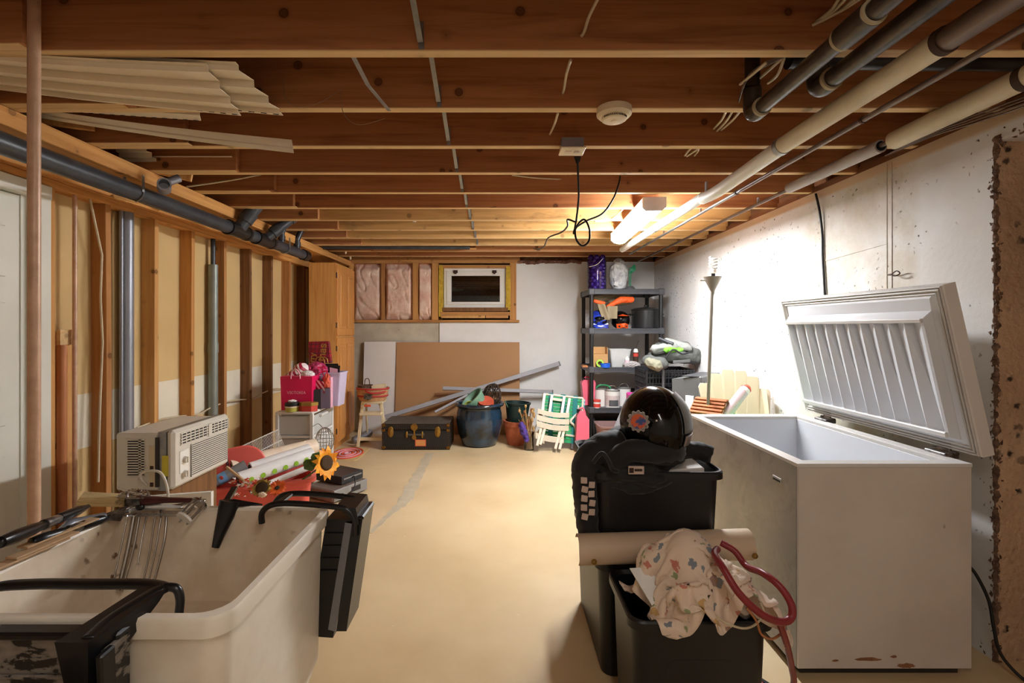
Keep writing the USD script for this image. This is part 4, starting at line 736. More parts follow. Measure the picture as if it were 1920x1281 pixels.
t = T('gift_bag', 'hot pink paper gift bag with cord handles on the drawer cart', 'gift bag'); x0, x1, z0, z1 = bag(t, 528, 584, 706, 772, 4.30, .16, 'pink_hot', .008); z1 += 0
t.p('lettering', text('VICTORIA', .024, ((x0 + x1) / 2 - .0, 4.296, z0 + .17), (1, 0, 0), (0, 0, 1), .002, False, True), 'pink_pale')
for y, o in ((4.285, 0), (4.46, .02)): t.p('handle', tube(spline([(x0 + .09, y, z1 - .02), (x0 + .095, y, z1 + .03), (x0 + .13, y, z1 + .065), (x0 + .165, y, z1 + .03), (x0 + .17, y, z1 - .02)], 6), .005, 6), 'cable_white' if o else 'pink_pale', smooth=True)
t.p('tissue', cat(lump((x0 + .20, 4.38, z1 + .01), (.05, .04, .03), 8, .3, 3, 3, True)), 'tissue', smooth=40)
t = T('gift_tin', 'round yellow and black lidded tin at the front of the cart', 'tin'); c = P(548, 772, 4.245); c[2] = HT
t.p('body', lathe([(.055, 0), (.057, .004), (.057, .04), (.0, .04)], 28, c), 'tin_yellow', smooth=30); t.p('lid', lathe([(.06, .04), (.06, .072), (.056, .078), (0, .078)], 28, c), 'box_black', smooth=30); t.p('band', lathe([(.061, .036), (.061, .048)], 28, c, cap=False), 'wrap_cream'); t.p('bow', lump(c + [0, 0, .088], (.035, .03, .012), 3, .5, 4, 2), 'tissue')
t = T('gift_box', 'low six sided red gift box with gold lid on the cart', 'gift box'); c = P(578, 772, 4.25); c[2] = HT
hx = lambda r: np.array([(r * math.cos(k * np.pi / 3), r * .55 * math.sin(k * np.pi / 3)) for k in range(6)])
t.p('base', prism(hx(.082), .05, c), 'box_red'); t.p('lid', prism(hx(.088), .028, c + [0, 0, .05]), 'gold')
t = T('gift_box', 'upright black gift box with plum side behind the red box', 'gift box'); t.p('base', hull([(-1.70, 4.33, HT), (-1.56, 4.40, HT), (-1.60, 4.50, HT), (-1.74, 4.43, HT), (-1.70, 4.33, HT + .17), (-1.56, 4.40, HT + .185), (-1.60, 4.50, HT + .185), (-1.74, 4.43, HT + .17)]), 'box_black'); t.p('side_panel', hull([(-1.629, 4.363, HT + .002), (-1.558, 4.398, HT + .002), (-1.629, 4.363, HT + .176), (-1.558, 4.398, HT + .184), (-1.632, 4.368, HT + .01), (-1.561, 4.403, HT + .01)]), 'box_plum')
t = T('gift_bag', 'red and white striped gift bag slumped over the pink bag', 'gift bag'); t.p('bag', blob([Q(540, 714, 4.44, .05, 566, 694, 4.46, .06), Q(566, 694, 4.48, .05, 578, 706, 4.48, .04), Q(536, 720, 4.45, .03, 552, 722, 4.45, .03)], 7, .010, 14, .015), 'stripe_red', smooth=True); t.p('flap', hull([P(548, 718, 4.38), P(552, 706, 4.36), P(590, 714, 4.36), P(588, 722, 4.38), P(565, 700, 4.42), P(560, 716, 4.40)]), 'pink_pale')
t = T('gift_bag', 'striped red and white paper bag lying beside the black gift box', 'gift bag'); t.p('bag', hull([P(578, 709, 4.40), P(607, 716, 4.37), P(609, 737, 4.37), P(590, 740, 4.40), P(580, 724, 4.46), P(606, 716, 4.46)]), 'stripe_red')
t = T('gift_bag', 'pink gift bag with black animal print standing by the lavender bin', 'gift bag'); x0, x1, z0, z1 = bag(t, 607, 620, 708, 765, 4.44, .06, 'pink_pale'); rr = random.Random(9)
for i in range(16): q = rr.uniform(0, 3.1); p = np.array([rr.uniform(x0 + .01, x1 - .01), 4.436, rr.uniform(z0 + .01, z0 + .13)]); t.p('print', bar(p - [.008 * math.cos(q), 0, .008 * math.sin(q)], p + [.008 * math.cos(q), 0, .008 * math.sin(q)], .004, .006, up=(0, 1, 0)), 'plastic_black')
t.p('tissue', lump(((x0 + x1) / 2 - .005, 4.45, z1 - .06), (.026, .026, .07), 2, .5, 3, 3, True), 'letter_red', smooth=True)
t = T('storage_bin', 'tall lavender plastic bin holding boxes on the cart', 'bin'); l = lambda w, d, z: np.c_[rrect(w, d, .02, 3) + [-1.60, 4.60], np.full(16, z)]
t.p('tub', loft([l(.17, .17, HT), l(.215, .21, HT + .30), l(.225, .22, HT + .30), l(.225, .22, HT + .315), l(.205, .2, HT + .315), l(.16, .16, HT + .02)]), 'lavender', smooth=30)
t = T('gift_box', 'flat black and blush box sticking out of the lavender bin', 'gift box'); t.p('base', hull([P(612, 700, 4.56), P(636, 704, 4.56), P(638, 686, 4.58), P(614, 682, 4.58), P(612, 700, 4.62), P(636, 704, 4.62), P(638, 686, 4.64), P(614, 682, 4.64)]), 'box_black'); t.p('label', plate(P(618, 700, 4.553), P(633, 703, 4.553), P(633, 692, 4.562), P(618, 689, 4.562), .002), 'pink_pale')
t = T('gift_box', 'pink satin wrapped gift with ribbon bow under the tartan bag', 'gift box'); t.p('wrap', lump(P(594, 697, 4.56), (.085, .08, .075), 15, .3, 3, 4, True), 'magenta_satin', smooth=True)
for k in range(5): q = k * 1.25; t.p('bow', tube(spline([P(604, 698, 4.46), P(604 + 9 * math.cos(q), 696 + 10 * math.sin(q), 4.44), P(606 + 6 * math.cos(q + .6), 700 + 12 * math.sin(q + .6), 4.45)], 5), .007, 6, sx=.3), 'pink_hot', smooth=True)
t = T('gift_box', 'black flat box tied under the tartan bag on the gift pile', 'gift box'); t.p('base', hull([P(574, 690, 4.60), P(634, 690, 4.56), P(634, 682, 4.58), P(574, 682, 4.6), P(574, 690, 4.74), P(634, 690, 4.74), P(634, 682, 4.74), P(574, 682, 4.74)]), 'box_black'); t.p('prop', box(P(578, 0, 4.66)[0], P(592, 0, 4.66)[0], 4.6, 4.7, HT, P(0, 690, 4.62)[2]), 'box_black')
t = T('gift_bag', 'red tartan gift bag with gold script lettering on top of the pile', 'gift bag'); a = [P(580, 681, 4.62), P(620, 681, 4.6), P(615, 640, 4.68), P(578, 641, 4.68)]
t.p('bag', hull(a + [p + np.array([0, .05, 0]) for p in a]), 'tartan'); u = np.array([.05, -.02, 1.0]) * .9; v = np.array([-1, 0, .05])
t.p('lettering', text('mas', .062, P(609, 678, 4.585), (.06, .07, 1), (-1, 0, .06), .003, True), 'gold'); t.p('lettering', text('rry', .05, P(590, 680, 4.59), (.06, .07, 1), (-1, 0, .06), .003, True), 'gold')
for s in (0, 6): t.p('handle', tube(spline([P(596 + s, 680, 4.59), P(592 + s, 676, 4.56), P(596 + s, 670, 4.56), P(606 + s, 672, 4.56), P(609 + s, 681, 4.56)], 6), .0045, 6), 'gold', smooth=True)

# tall oak cabinet
OAK = wood('oak_cabinet', (196, 134, 70), (224, 168, 98), 2, off=3.3, knots=.0, fine=1.6, rough=.45); OAK2 = wood('oak_door', (184, 118, 56), (214, 150, 80), 2, off=7.3, knots=.0, fine=1.6, rough=.42)
t = T('tall_cabinet', 'tall honey oak cabinet with raised panel doors at the back corner', 'cabinet'); C0, C1, D0, D1, CH = -2.15, -1.855, 5.4, 6.05, 2.11
t.p('body', box(C0, C1, D0, D1, .08, CH, .003), OAK); t.p('kick', box(C0 + .02, C1 - .04, D0 + .01, D1 - .01, 0, .08), OAK2)
t.p('trim', box(C1 - .001, C1 + .006, D0, D0 + .03, .08, CH), OAK2)
for i, (z0, z1) in enumerate(((.10, 1.27), (1.29, CH - .02))):
    d = t.p('door', box(C1 + .002, C1 + .02, D0 + .02, D1 - .005, z0, z1, .004), OAK2)
    for ya, yb in ((D0 + .075, D0 + .31), (D0 + .35, D1 - .06)):
        zs = ((z0 + .08, z0 + .55), (z0 + .63, z1 - .08)) if i == 0 else ((z0 + .08, z1 - .08),)
        for za, zb in zs: t.p('panel', cat(box(C1 + .019, C1 + .026, ya, yb, za, zb, .006), box(C1 + .02, C1 + .032, ya + .03, yb - .03, za + .03, zb - .03, .01)), OAK2, under=d)
    for z in (z0 + .12, z1 - .12): t.p('hinge', cyl((C1 + .012, D0 + .012, z - .03), (C1 + .012, D0 + .012, z + .03), .007, n=10), 'rust_dark', under=d)
# ================= right side =================
# chest freezer
mat('rust_stain', (164, 116, 78), .8, c2=(120, 76, 46), scale=60)
mat('freezer_white', (226, 222, 218), .35, var=.03); mat('freezer_liner', (224, 226, 230), .35, var=.02); mat('gasket', (216, 212, 206), .5)
speck('freezer_end', (222, 212, 202), (210, 198, 188), (120, 84, 58), 7, .06, .42, big=1.5, sp_mask=(.55, .62), bump=.0)
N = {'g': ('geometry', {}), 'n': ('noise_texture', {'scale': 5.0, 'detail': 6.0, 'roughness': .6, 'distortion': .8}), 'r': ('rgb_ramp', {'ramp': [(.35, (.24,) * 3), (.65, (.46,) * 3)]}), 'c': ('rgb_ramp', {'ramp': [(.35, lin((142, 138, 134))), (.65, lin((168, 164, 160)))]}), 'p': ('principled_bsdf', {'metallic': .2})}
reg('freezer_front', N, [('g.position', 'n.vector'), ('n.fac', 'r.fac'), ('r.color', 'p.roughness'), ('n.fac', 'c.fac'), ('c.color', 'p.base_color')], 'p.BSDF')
t = T('chest_freezer', 'open white chest freezer with raised ribbed lid against the right wall', 'freezer')
F0, F1, G0, G1, FH = 1.165, 1.855, 1.905, 3.0, .845
t.p('end_panel', box(F0 + .002, F1, G0, G0 + .04, .035, FH - .012, .004), 'freezer_end'); t.p('end_panel', box(F0 + .002, F1, G1 - .04, G1, .035, FH - .012, .004), 'freezer_end')
fp = t.p('front_panel', box(F0, F0 + .04, G0 + .003, G1 - .003, .035, FH - .013, .004), 'freezer_front'); t.p('back_panel', box(F1 - .04, F1 - .001, G0 + .041, G1 - .041, .035, FH - .013), 'freezer_white')
t.p('keyhole', box(F0 - .003, F0 + .002, 2.01, 2.075, .732, .752, .003), 'gasket', under=fp); t.p('keyhole', box(F0 - .0036, F0, 2.016, 2.069, .734, .742), 'ac_dark', under=fp)
def frect(x0, x1, y0, y1, z): return [(x0, y0, z), (x1, y0, z), (x1, y1, z), (x0, y1, z)]
t.p('rim', loft([frect(F0, F1, G0, G1, FH - .014), frect(F0, F1, G0, G1, FH), frect(F0 + .05, F1 - .05, G0 + .05, G1 - .05, FH), frect(F0 + .055, F1 - .055, G0 + .055, G1 - .055, FH - .014)], cap=False), 'freezer_white')
t.p('liner', loft([frect(F0 + .052, F1 - .052, G0 + .052, G1 - .052, FH - .013), frect(F0 + .062, F1 - .062, G0 + .062, G1 - .062, FH - .02), frect(F0 + .065, F1 - .065, G0 + .065, G1 - .065, .12)], cap='end'), 'freezer_liner')
t.p('liner_lip', loft([frect(F0 + .05, F1 - .05, G0 + .05, G1 - .05, FH - .002), frect(F0 + .06, F1 - .06, G0 + .06, G1 - .06, FH - .004), frect(F0 + .06, F1 - .06, G0 + .06, G1 - .06, FH - .022)], cap=False), 'gasket')
t.p('base', box(F0 + .03, F1 - .03, G0 + .03, G1 - .03, .0, .036), 'ac_dark')
t.p('rust_stain', cat(lump((F0 + .28, G0 - .0005, .075), (.05, .0012, .006), 1, .7, 3, 2), lump((F0 + .15, G0 - .0005, .07), (.012, .001, .004), 2, .7, 3, 2), lump((F0 + .43, G0 - .0005, .05), (.03, .0012, .008), 3, .9, 4, 2), lump((F0 + .38, G0 - .0005, .085), (.012, .001, .005), 4, .7, 3, 2)), 'rust_stain', kind='stuff', label='rust stains near the floor')
# lid in its own frame: u along y, v up the lid, w inward
LO = np.array([1.893, G0, .868]); LV = np.array([-.222, 0, .975]); LW = np.array([-.975, 0, -.222]); LU = np.array([0, 1.0, 0])
def L3(u, v, w): return LO + LU * u + LV * v + LW * w
def lrect(u0, u1, v0, v1, w): return [L3(u0, v0, w), L3(u1, v0, w), L3(u1, v1, w), L3(u0, v1, w)]
UL, VL = G1 - G0, .70
ld = t.p('lid', loft([lrect(.012, UL - .012, .012, VL - .012, -.062), lrect(0, UL, 0, VL, -.052), lrect(0, UL, 0, VL, -.004), lrect(.004, UL - .004, .004, VL - .004, 0)]), 'freezer_white')
for i, (a, w) in enumerate(((.008, .006), (.02, .010), (.034, .006))):
    t.p('gasket', tube([L3(*q, w * .5) for q in ((a, a), (UL - a, a), (UL - a, VL - a), (a, VL - a))], .0055, 8, True), 'gasket', under=ld)
t.p('slope', loft([lrect(.045, UL - .045, .04, VL - .03, .0), lrect(.062, UL - .062, .06, VL - .05, .008), lrect(.062, UL - .062, .06, VL - .10, .012), lrect(.072, UL - .072, .075, VL - .125, .045), lrect(.085, UL - .085, .09, VL - .14, .046)], cap=False), 'freezer_liner', under=ld)
u0, u1, v0, v1, n = .085, UL - .085, .09, VL - .14, 11; V, Fc = [], []
du = (u1 - u0) / n
for i in range(n):
    b = len(V); a = u0 + i * du
    # ridge a (bottom, top), valley (bottom, top), ridge a+du; seen from the front the valley runs diagonally
    V += [L3(a, v0, .046), L3(a, v1, .046), L3(a + du * .10, v0, .012), L3(a + du * .90, v1, .012), L3(a + du, v0, .046), L3(a + du, v1, .046)]
    Fc += [(b, b + 2, b + 3), (b, b + 3, b + 1), (b + 2, b + 4, b + 5), (b + 2, b + 5, b + 3), (b, b + 4, b + 2), (b + 1, b + 3, b + 5)]
t.p('fluted_liner', trimesh.Trimesh(np.array(V), Fc, process=False), 'freezer_liner', under=ld, label='fluted inner lid liner')
t.p('ledge', bar(L3(u0 - .01, v1 + .006, .048), L3(u1 + .01, v1 + .006, .048), .018, .012, up=LW, b=.003), 'freezer_white', under=ld); t.p('ledge', bar(L3(u0 - .01, v0 - .004, .05), L3(u1 + .01, v0 - .004, .05), .022, .014, up=LW, b=.003), 'freezer_white', under=ld)
for y in (2.06, 2.80):
    t.p('hinge', cat(box(F1 - .012, F1 + .05, y - .05, y + .05, FH - .01, FH + .012, .003), cyl((F1 + .035, y - .055, FH + .012), (F1 + .035, y + .055, FH + .012), .009), bar((F1 + .03, y, FH + .01), L3(y - G0, .03, -.005), .06, .006)), 'steel_worn', smooth=30)
solo('power_cord', tube(spline([(2.015, 3.10, 2.24), (2.02, 3.07, 2.12), (2.03, 3.06, 1.97), (2.03, 3.055, 1.82), (2.03, 3.04, 1.65), (2.03, 3.03, 1.45), (2.025, 3.05, 1.1)], 8), .007, 8), 'cable_black', 'black power cord hanging down the wall behind the freezer lid', 'cord', smooth=True)
solo('power_cord', tube(spline([(1.90, 1.99, .42), (1.93, 1.97, .38), (1.965, 1.95, .28), (1.97, 1.935, .18), (1.985, 1.92, .08), (2.03, 1.87, .012), (2.07, 1.8, .008)], 8), .006, 8), 'cable_black', 'black cord running from behind the freezer to the floor by the broken wall', 'cord', smooth=True)

# ceiling pipes on the right
mat('pipe_iron', (84, 74, 66), .34, .6, var=.3, scale=20, c2=(58, 52, 48)); mat('pipe_wrap', (226, 214, 186), .6, var=.06, c2=(206, 190, 160), scale=4); mat('foam_grey', (186, 178, 176), .7); mat('wrap_bright', (236, 232, 222), .55, var=.05); mat('pipe_dull', (120, 102, 92), .4, .3, var=.15); mat('flux_ring', (176, 160, 128), .6)
def pipe(label, mt, X, z, r, Y0, Y1, n=28): t = T('ceiling_pipe', label, 'pipe'); t.p('tube', cyl((X, Y0, z), (X, Y1, z), r, n=n), mt, smooth=40); return t
t = pipe('leftmost dark iron pipe with a coupling under the near joists', 'pipe_iron', .96, 2.195, .027, -.7, 1.80)
t.p('coupling', lathe([(.030, 0), (.035, .004), (.035, .11), (.030, .114)], 28, cap=False), 'pipe_iron', smooth=30); t.parts[-1]['mesh'] = mv(t.parts[-1]['mesh'], (.96, 1.36, 2.195), rx=90)
for y in (1.245, 1.362): t.p('solder_ring', cyl((.96, y - .004, 2.195), (.96, y + .006, 2.195), .034, n=28), 'flux_ring', smooth=40)
def elbow(t, X, Y, z, r): t.p('elbow', tube(spline([(X, Y - .02, z), (X, Y + .03, z), (X, Y + .05, z + .03), (X, Y + .05, z + .10)], 6), r + .006, 20), 'pipe_iron', smooth=True); t.p('solder_ring', cyl((X, Y - .024, z), (X, Y - .012, z), r + .007, n=24), 'flux_ring', smooth=40); t.p('riser', cyl((X, Y + .05, z + .08), (X, Y + .05, JZ + JH), r, n=24), 'pipe_iron', smooth=40)
elbow(t, .96, 1.80, 2.195, .027)
t = pipe('second dark iron pipe ending in an elbow under the near joists', 'pipe_iron', 1.08, 2.195, .029, -.7, 1.60); elbow(t, 1.08, 1.60, 2.195, .029)
t = pipe('long white wrapped heating pipe running beside the light fixture', 'pipe_wrap', 1.25, 2.19, .037, 1.37, 2.15)
t.p('near_section', cyl((1.25, -.7, 2.19), (1.25, 1.37, 2.19), .034, n=28), 'pipe_dull', smooth=40, label='bare dull near section'); t.p('collar', cyl((1.25, 1.355, 2.19), (1.25, 1.375, 2.19), .039, n=28), 'rust_dark', smooth=40); t.p('collar', cyl((1.25, 2.14, 2.19), (1.25, 2.17, 2.19), .040, n=28), 'galv', smooth=40)
t.p('sleeve', tube(spline([(1.25, 2.16, 2.188), (1.25, 2.5, 2.178), (1.25, 2.8, 2.17), (1.25, 3.0, 2.182)], 8), .035, 20), 'wrap_bright', smooth=True); t.p('sleeve', cyl((1.25, 3.0, 2.19), (1.25, 3.9, 2.19), .031, n=24), 'wrap_bright', smooth=40); t.p('sleeve', cyl((1.25, 3.92, 2.19), (1.25, 5.0, 2.19), .029, n=24), 'wrap_bright', smooth=40)
t.p('tie', cyl((1.25, 3.895, 2.19), (1.25, 3.925, 2.19), .033, n=20), 'galv', smooth=40); t.p('hanger', box(1.245, 1.255, 2.94, 2.96, 2.19, JZ), 'galv')
t = pipe('thin bare pipe between the two white wrapped pipes', 'pipe_dull', 1.487, 2.235, .0115, -.7, 3.0, 14); t.p('far_section', cyl((1.487, 3.0, 2.235), (1.487, 5.6, 2.235), .011, n=14), 'galv', smooth=40)
for y in (1.99, 3.05): t.p('clamp', cyl((1.487, y - .006, 2.235), (1.487, y + .006, 2.235), .0145, n=14), 'rust_dark', smooth=40)
for y in (3.61, 4.43): t.p('hanger', box(1.482, 1.492, y - .008, y + .008, 2.235, JZ), 'pipe_dull')
t = pipe('cream wrapped pipe hugging the top of the right wall', 'pipe_wrap', 1.77, 2.225, .040, .3, 2.18)
t.p('foam_sleeve', cyl((1.757, 2.24, 2.222), (1.757, 2.95, 2.232), .030, n=24), 'foam_grey', smooth=40); t.p('bare_tube', cyl((1.757, 2.16, 2.225), (1.757, 6.2, 2.235), .012, n=14), 'pipe_dull', smooth=40); t.p('open_end', cyl((1.757, 2.236, 2.222), (1.757, 2.242, 2.222), .022, n=20), 'void', smooth=40)
t.p('clamp', cyl((1.77, 1.62, 2.225), (1.77, 1.645, 2.225), .043, n=24), 'rust_dark', smooth=40); t.p('hanger', box(1.752, 1.762, 3.3, 3.32, 2.23, JZ), 'galv')
solo('drain_pipe', cyl((1.04, 1.75, 2.355), (2.03, 1.75, 2.345), .036, n=24), 'plastic_black', 'black waste pipe crossing between the first two joists at the right', 'pipe', smooth=40)
# ceiling fittings
mat('stalk_wire', (150, 118, 84), .5)
t = T('smoke_detector', 'round cream smoke detector under the second joist', 'smoke detector'); c = (.458, 1.965, 0)
mat('cream_plastic', (236, 216, 182), .45, var=.05)
t.p('base', lathe([(.0, JZ), (.070, JZ), (.070, JZ - .012)], 36, c), 'cream_plastic', smooth=30); t.p('cover', lathe([(.071, JZ - .010), (.070, JZ - .026), (.060, JZ - .036), (.050, JZ - .037), (.050, JZ - .046), (.044, JZ - .050), (0, JZ - .051)], 36, c), 'cream_plastic', smooth=30)
t.p('vent', cat(*[box(-.003, .003, -.0525, -.049, JZ - .045, JZ - .038) for _ in (0,)] and [mv(box(-.0015, .0015, -.0515, -.0485, JZ - .0455, JZ - .0385), c, q) for q in range(-60, 61, 8)]), 'ac_dark', kind='stuff'); t.p('test_button', cyl((.458, 1.965, JZ - .050), (.458, 1.965, JZ - .053), .012), 'cream_plastic', smooth=40)
t = T('outlet_box', 'cream ceiling outlet plate on a grey box under the third joist', 'outlet'); c = P(1073, 290, 2.35)
t.p('box', box(c[0] - .055, c[0] + .05, 2.31, 2.40, JZ - .03, JZ + .02), 'conduit'); t.p('plate', box(c[0] - .062, c[0] + .058, 2.29, 2.40, JZ - .038, JZ - .03, .003), 'cream_plastic'); t.p('socket', cat(box(c[0] - .035, c[0] - .005, 2.33, 2.36, JZ - .040, JZ - .037), box(c[0] + .008, c[0] + .03, 2.33, 2.36, JZ - .040, JZ - .037)), 'wrap_cream')
t = T('extension_cord', 'black looped cord plugged into the ceiling outlet', 'cord'); q = [P(1083, 300, 2.33), P(1084, 330, 2.36), P(1085, 370, 2.42), P(1081, 410, 2.5), P(1078, 430, 2.52), P(1081, 450, 2.5), P(1092, 461, 2.5), P(1104, 452, 2.52), P(1105, 430, 2.55), P(1096, 412, 2.58), P(1084, 420, 2.6), P(1076, 438, 2.62), P(1079, 428, 2.66), P(1100, 414, 2.7), P(1130, 400, 2.8), P(1150, 372, 2.95), P(1160, 345, 3.1), P(1163, 328, 3.2)]
t.p('cable', tube(spline(q, 7), .0052, 7), 'cable_black', smooth=True); t.p('plug', hull([P(1076, 293, 2.335), P(1089, 293, 2.335), P(1088, 301, 2.335), P(1080, 306, 2.335), P(1085, 306, 2.335), P(1077, 293, 2.36), P(1088, 293, 2.36), P(1083, 305, 2.36)]), 'plastic_black')
solo('electric_cable', tube(spline([P(1078, 416, 2.62), P(1064, 412, 2.7), P(1064, 424, 2.8), P(1052, 436, 3.0), P(1028, 446, 3.4), P(1020, 462, 3.8), P(1008, 468, 4.2), P(1000, 466, 4.5)], 7), .005, 7), 'cable_black', 'thin dark cord trailing from the loop towards the window', 'cable', smooth=True)
def wire(pts, label, r=.0055, mt='cable_white'): solo('electric_cable', tube(spline([P(*p) for p in pts], 6), r, 6), mt, label, 'cable', smooth=True)
wire([(1125, -10, 1.45), (1105, 30, 1.5), (1096, 58, 1.545), (1090, 68, 1.55)], 'white cable dropping to the first joist near the middle')
wire([(1070, 113, 1.62), (1062, 140, 1.8), (1058, 165, 1.9), (1055, 175, 1.95)], 'white cable between the first and second joists')
wire([(1046, 212, 2.02), (1040, 232, 2.2), (1031, 252, 2.36)], 'short white cable between the second and third joists')
for i, (a, b) in enumerate((((1620, -8), (1522, 48)), ((1606, -6), (1540, 40)), ((1590, -8), (1528, 45)), ((1574, -4), (1530, 42)))): wire([(*a, 1.4), ((a[0] + b[0]) / 2 + 6, (a[1] + b[1]) / 2, 1.5), (*b, 1.553)], ['outermost', 'second', 'third', 'innermost'][i] + ' of four tan cables entering the first joist beside the iron pipe')
for i, (a, b) in enumerate((((1362, 208), (1338, 242)), ((1374, 208), (1344, 246)), ((1388, 208), (1352, 244)))): wire([(*a, 2.0), ((a[0] + b[0]) / 2 + 3, (a[1] + b[1]) / 2, 2.2), (*b, 2.365)], ['left', 'middle', 'right'][i] + ' white cable of three entering the third joist below the iron pipe')
for i, (a, m, b) in enumerate((((1436, 118), (1410, 140), (1388, 158)), ((1468, 108), (1448, 126), (1415, 155)), ((1470, 110), (1458, 140), (1440, 156)))): wire([(*a, 1.62), (*m, 1.7), (*b, 1.9)], ['first', 'second', 'third'][i] + ' dusty cable looping beside the perforated strap')
for i, pts in enumerate((((1284, 292, 2.6), (1296, 278, 2.55), (1310, 280, 2.6), (1302, 292, 2.75)), ((1288, 293, 2.7), (1300, 285, 2.6), (1312, 277, 2.5)))): wire(pts, ['rounded', 'straight'][i] + ' white cable stub hanging below the third joist')
wire([(960, 328, 3.1), (1010, 334, 3.15), (1080, 336, 3.2), (1140, 330, 3.2), (1165, 328, 3.2)], 'long white cable sagging under the fifth joist')
wire([(1170, 330, 3.2), (1200, 348, 3.25), (1230, 356, 3.28), (1252, 344, 3.3), (1262, 326, 3.2)], 'white cable loop under the fifth joist left of the other loop'); wire([(1212, 325, 3.2), (1232, 346, 3.3), (1258, 353, 3.35), (1278, 344, 3.3), (1288, 324, 3.2)], 'white cable loop under the fifth joist beside the wrapped pipe')
wire([(1115, 415, 3.8), (1140, 414, 4.0), (1160, 400, 3.9), (1172, 388, 3.8)], 'white cable leading into the light fixture')
t = T('light_cable', 'flat white cable fixed below the joists by the wall sill', 'cable'); t.p('', tube(spline([P(1546, 296, 2.95), P(1580, 296, 2.8), P(1610, 285, 2.6), P(1650, 270, 2.4)], 6), .008, 6), 'cable_white', smooth=True)
for i in range(4): wire([(1660 + 3 * i, 292 - i, 2.5), (1740 + 2 * i, 250 + 2 * i, 2.2), (1830, 215 + 5 * i, 2.0), (1925, 180 + 6 * i, 1.8)], ['topmost', 'upper', 'lower', 'lowest'][i] + ' dusty cable running along the sill above the right wall', .004, 'pipe_dull')
t = T('metal_strap', 'perforated steel strap hanging between two joists above the siding', 'strap'); a, b = P(658, 98, 1.575), P(730, 208, 1.975); mid = P(690, 160, 1.78)
t.p('', cat(bar(a, mid, .016, .0015, up=(0, -.5, .8)), bar(mid, b, .016, .0015, up=(0, -.5, .8))), 'galv')
t = T('metal_strap', 'perforated steel strap curling beside the left iron pipe', 'strap'); st = spline([P(1486, 97, 1.575), P(1452, 112, 1.65), P(1420, 130, 1.72), P(1398, 152, 1.8), P(1385, 190, 1.95)], 5)
t.p('', tube(st, .010, 6, sx=.15), 'galv')
for i, pts in enumerate((((531, 148), (535, 182), (556, 200), (600, 192), (642, 165)), ((640, 170), (644, 212), (672, 234), (722, 222)))): solo('bare_wire', tube(spline([P(*q, 1.93) for q in pts], 6), .0014, 5), 'stalk_wire', ['thin bent wire dangling left of the perforated strap', 'thin looped wire dangling below the perforated strap'][i], 'wire', 'bare wires by the strap', smooth=True)
t = T('lamp_holder', 'small ceiling pull lamp holder under a middle joist', 'lamp holder'); c = P(800, 371, 3.62); t.p('base', cyl(c + [0, 0, .02], c + [0, 0, .035], .03), 'galv', smooth=40); t.p('socket', lathe([(.012, -.02), (.022, 0), (.026, .02)], 20, c), 'plastic_black', smooth=30)
for i, (px, py, Y) in enumerate(((717, 366, 3.6), (778, 414, 4.4), (807, 454, 5.4))): solo('foam_lump', lump(P(px, py, Y), (.02, .012, .014), i, .6, 3, 2), 'white_plastic', ['white lump of old foam below the sixth joist', 'white lump of foam below the eighth joist', 'white lump of foam on the far drain pipe'][i], 'foam')
for i, (px, py, Y) in enumerate(((648, 473, 5.63), (657, 484, 6.03))): t = T('pull_chain', ['small amber pull cord knob near the back corner', 'thin chain with metal ring near the back corner'][i], 'pull cord'); t.p('cord', cyl(P(px, py, Y) * [1, 1, 0] + [0, 0, 2.275], P(px, py, Y), .003, n=6), 'galv'); t.p('knob', ball(P(px, py, Y), .016, (.8, .8, 1.4)), 'cream_plastic', smooth=True)

# black totes
def tote(label, x0, x1, y0, y1, z0, z1, rz=0.0, taper=.03):
    t = T('storage_tote', label, 'storage tote'); w, d, c = x1 - x0, y1 - y0, ((x0 + x1) / 2, (y0 + y1) / 2)
    r = lambda k, z, rad=.05: mv(trimesh.PointCloud(np.c_[rrect(w - 2 * k, d - 2 * k, rad, 5), np.full(24, z)]), (c[0], c[1], 0), rz).vertices if False else rot(np.c_[rrect(w - 2 * k, d - 2 * k, rad, 5), np.full(24, z)], c, rz)
    h = z1 - z0
    t.p('tub', loft([r(taper + .005, z0, .04), r(taper, z0 + .01, .04), r(.016, z1 - .05, .05), r(.016, z1 - .03), r(.0, z1 - .03), r(.0, z1 - .006), r(.004, z1), r(.010, z1), r(.02, z1 - .012), r(.022, z1 - .05), r(taper + .012, z0 + .02, .035)]), 'plastic_tote', smooth=30)
    for s in (-1, 1):
        m = prism(np.vstack([rrect(w * .5, h * .55, .04, 4)]), .006, (0, 0, 0), (1, 0, 0), (0, 0, 1)); m = mv(m, (0, s * (d / 2 - .5 * (taper + .02)) + (.003 if s < 0 else .003), z0 + h * .45), rx=-s * math.degrees(math.atan((taper - .016) / h))); t.p('panel', mv(m, (c[0], c[1], 0), rz), 'plastic_tote')
    return t
def rot(v, c, rz): q = math.radians(rz); return np.c_[c[0] + v[:, 0] * math.cos(q) - v[:, 1] * math.sin(q), c[1] + v[:, 0] * math.sin(q) + v[:, 1] * math.cos(q), v[:, 2]]
tote('lower black tote at the front holding the printed sheet and hose', .40, .86, 1.50, 1.84, 0, .466)
tote('lower black tote behind, carrying another tote on top', .37, .86, 1.88, 2.50, 0, .462)
t = tote('upper black tote under the helmet and black jacket', .355, .872, 1.865, 2.42, .464, .822); t.p('label_strip', mv(box(.372, .3745, 1.93, 1.96, .55, .70), ry=0), 'paper_white'); t.p('contents', cat(box(.42, .80, 1.93, 2.36, .50, .74)), 'plastic_black')
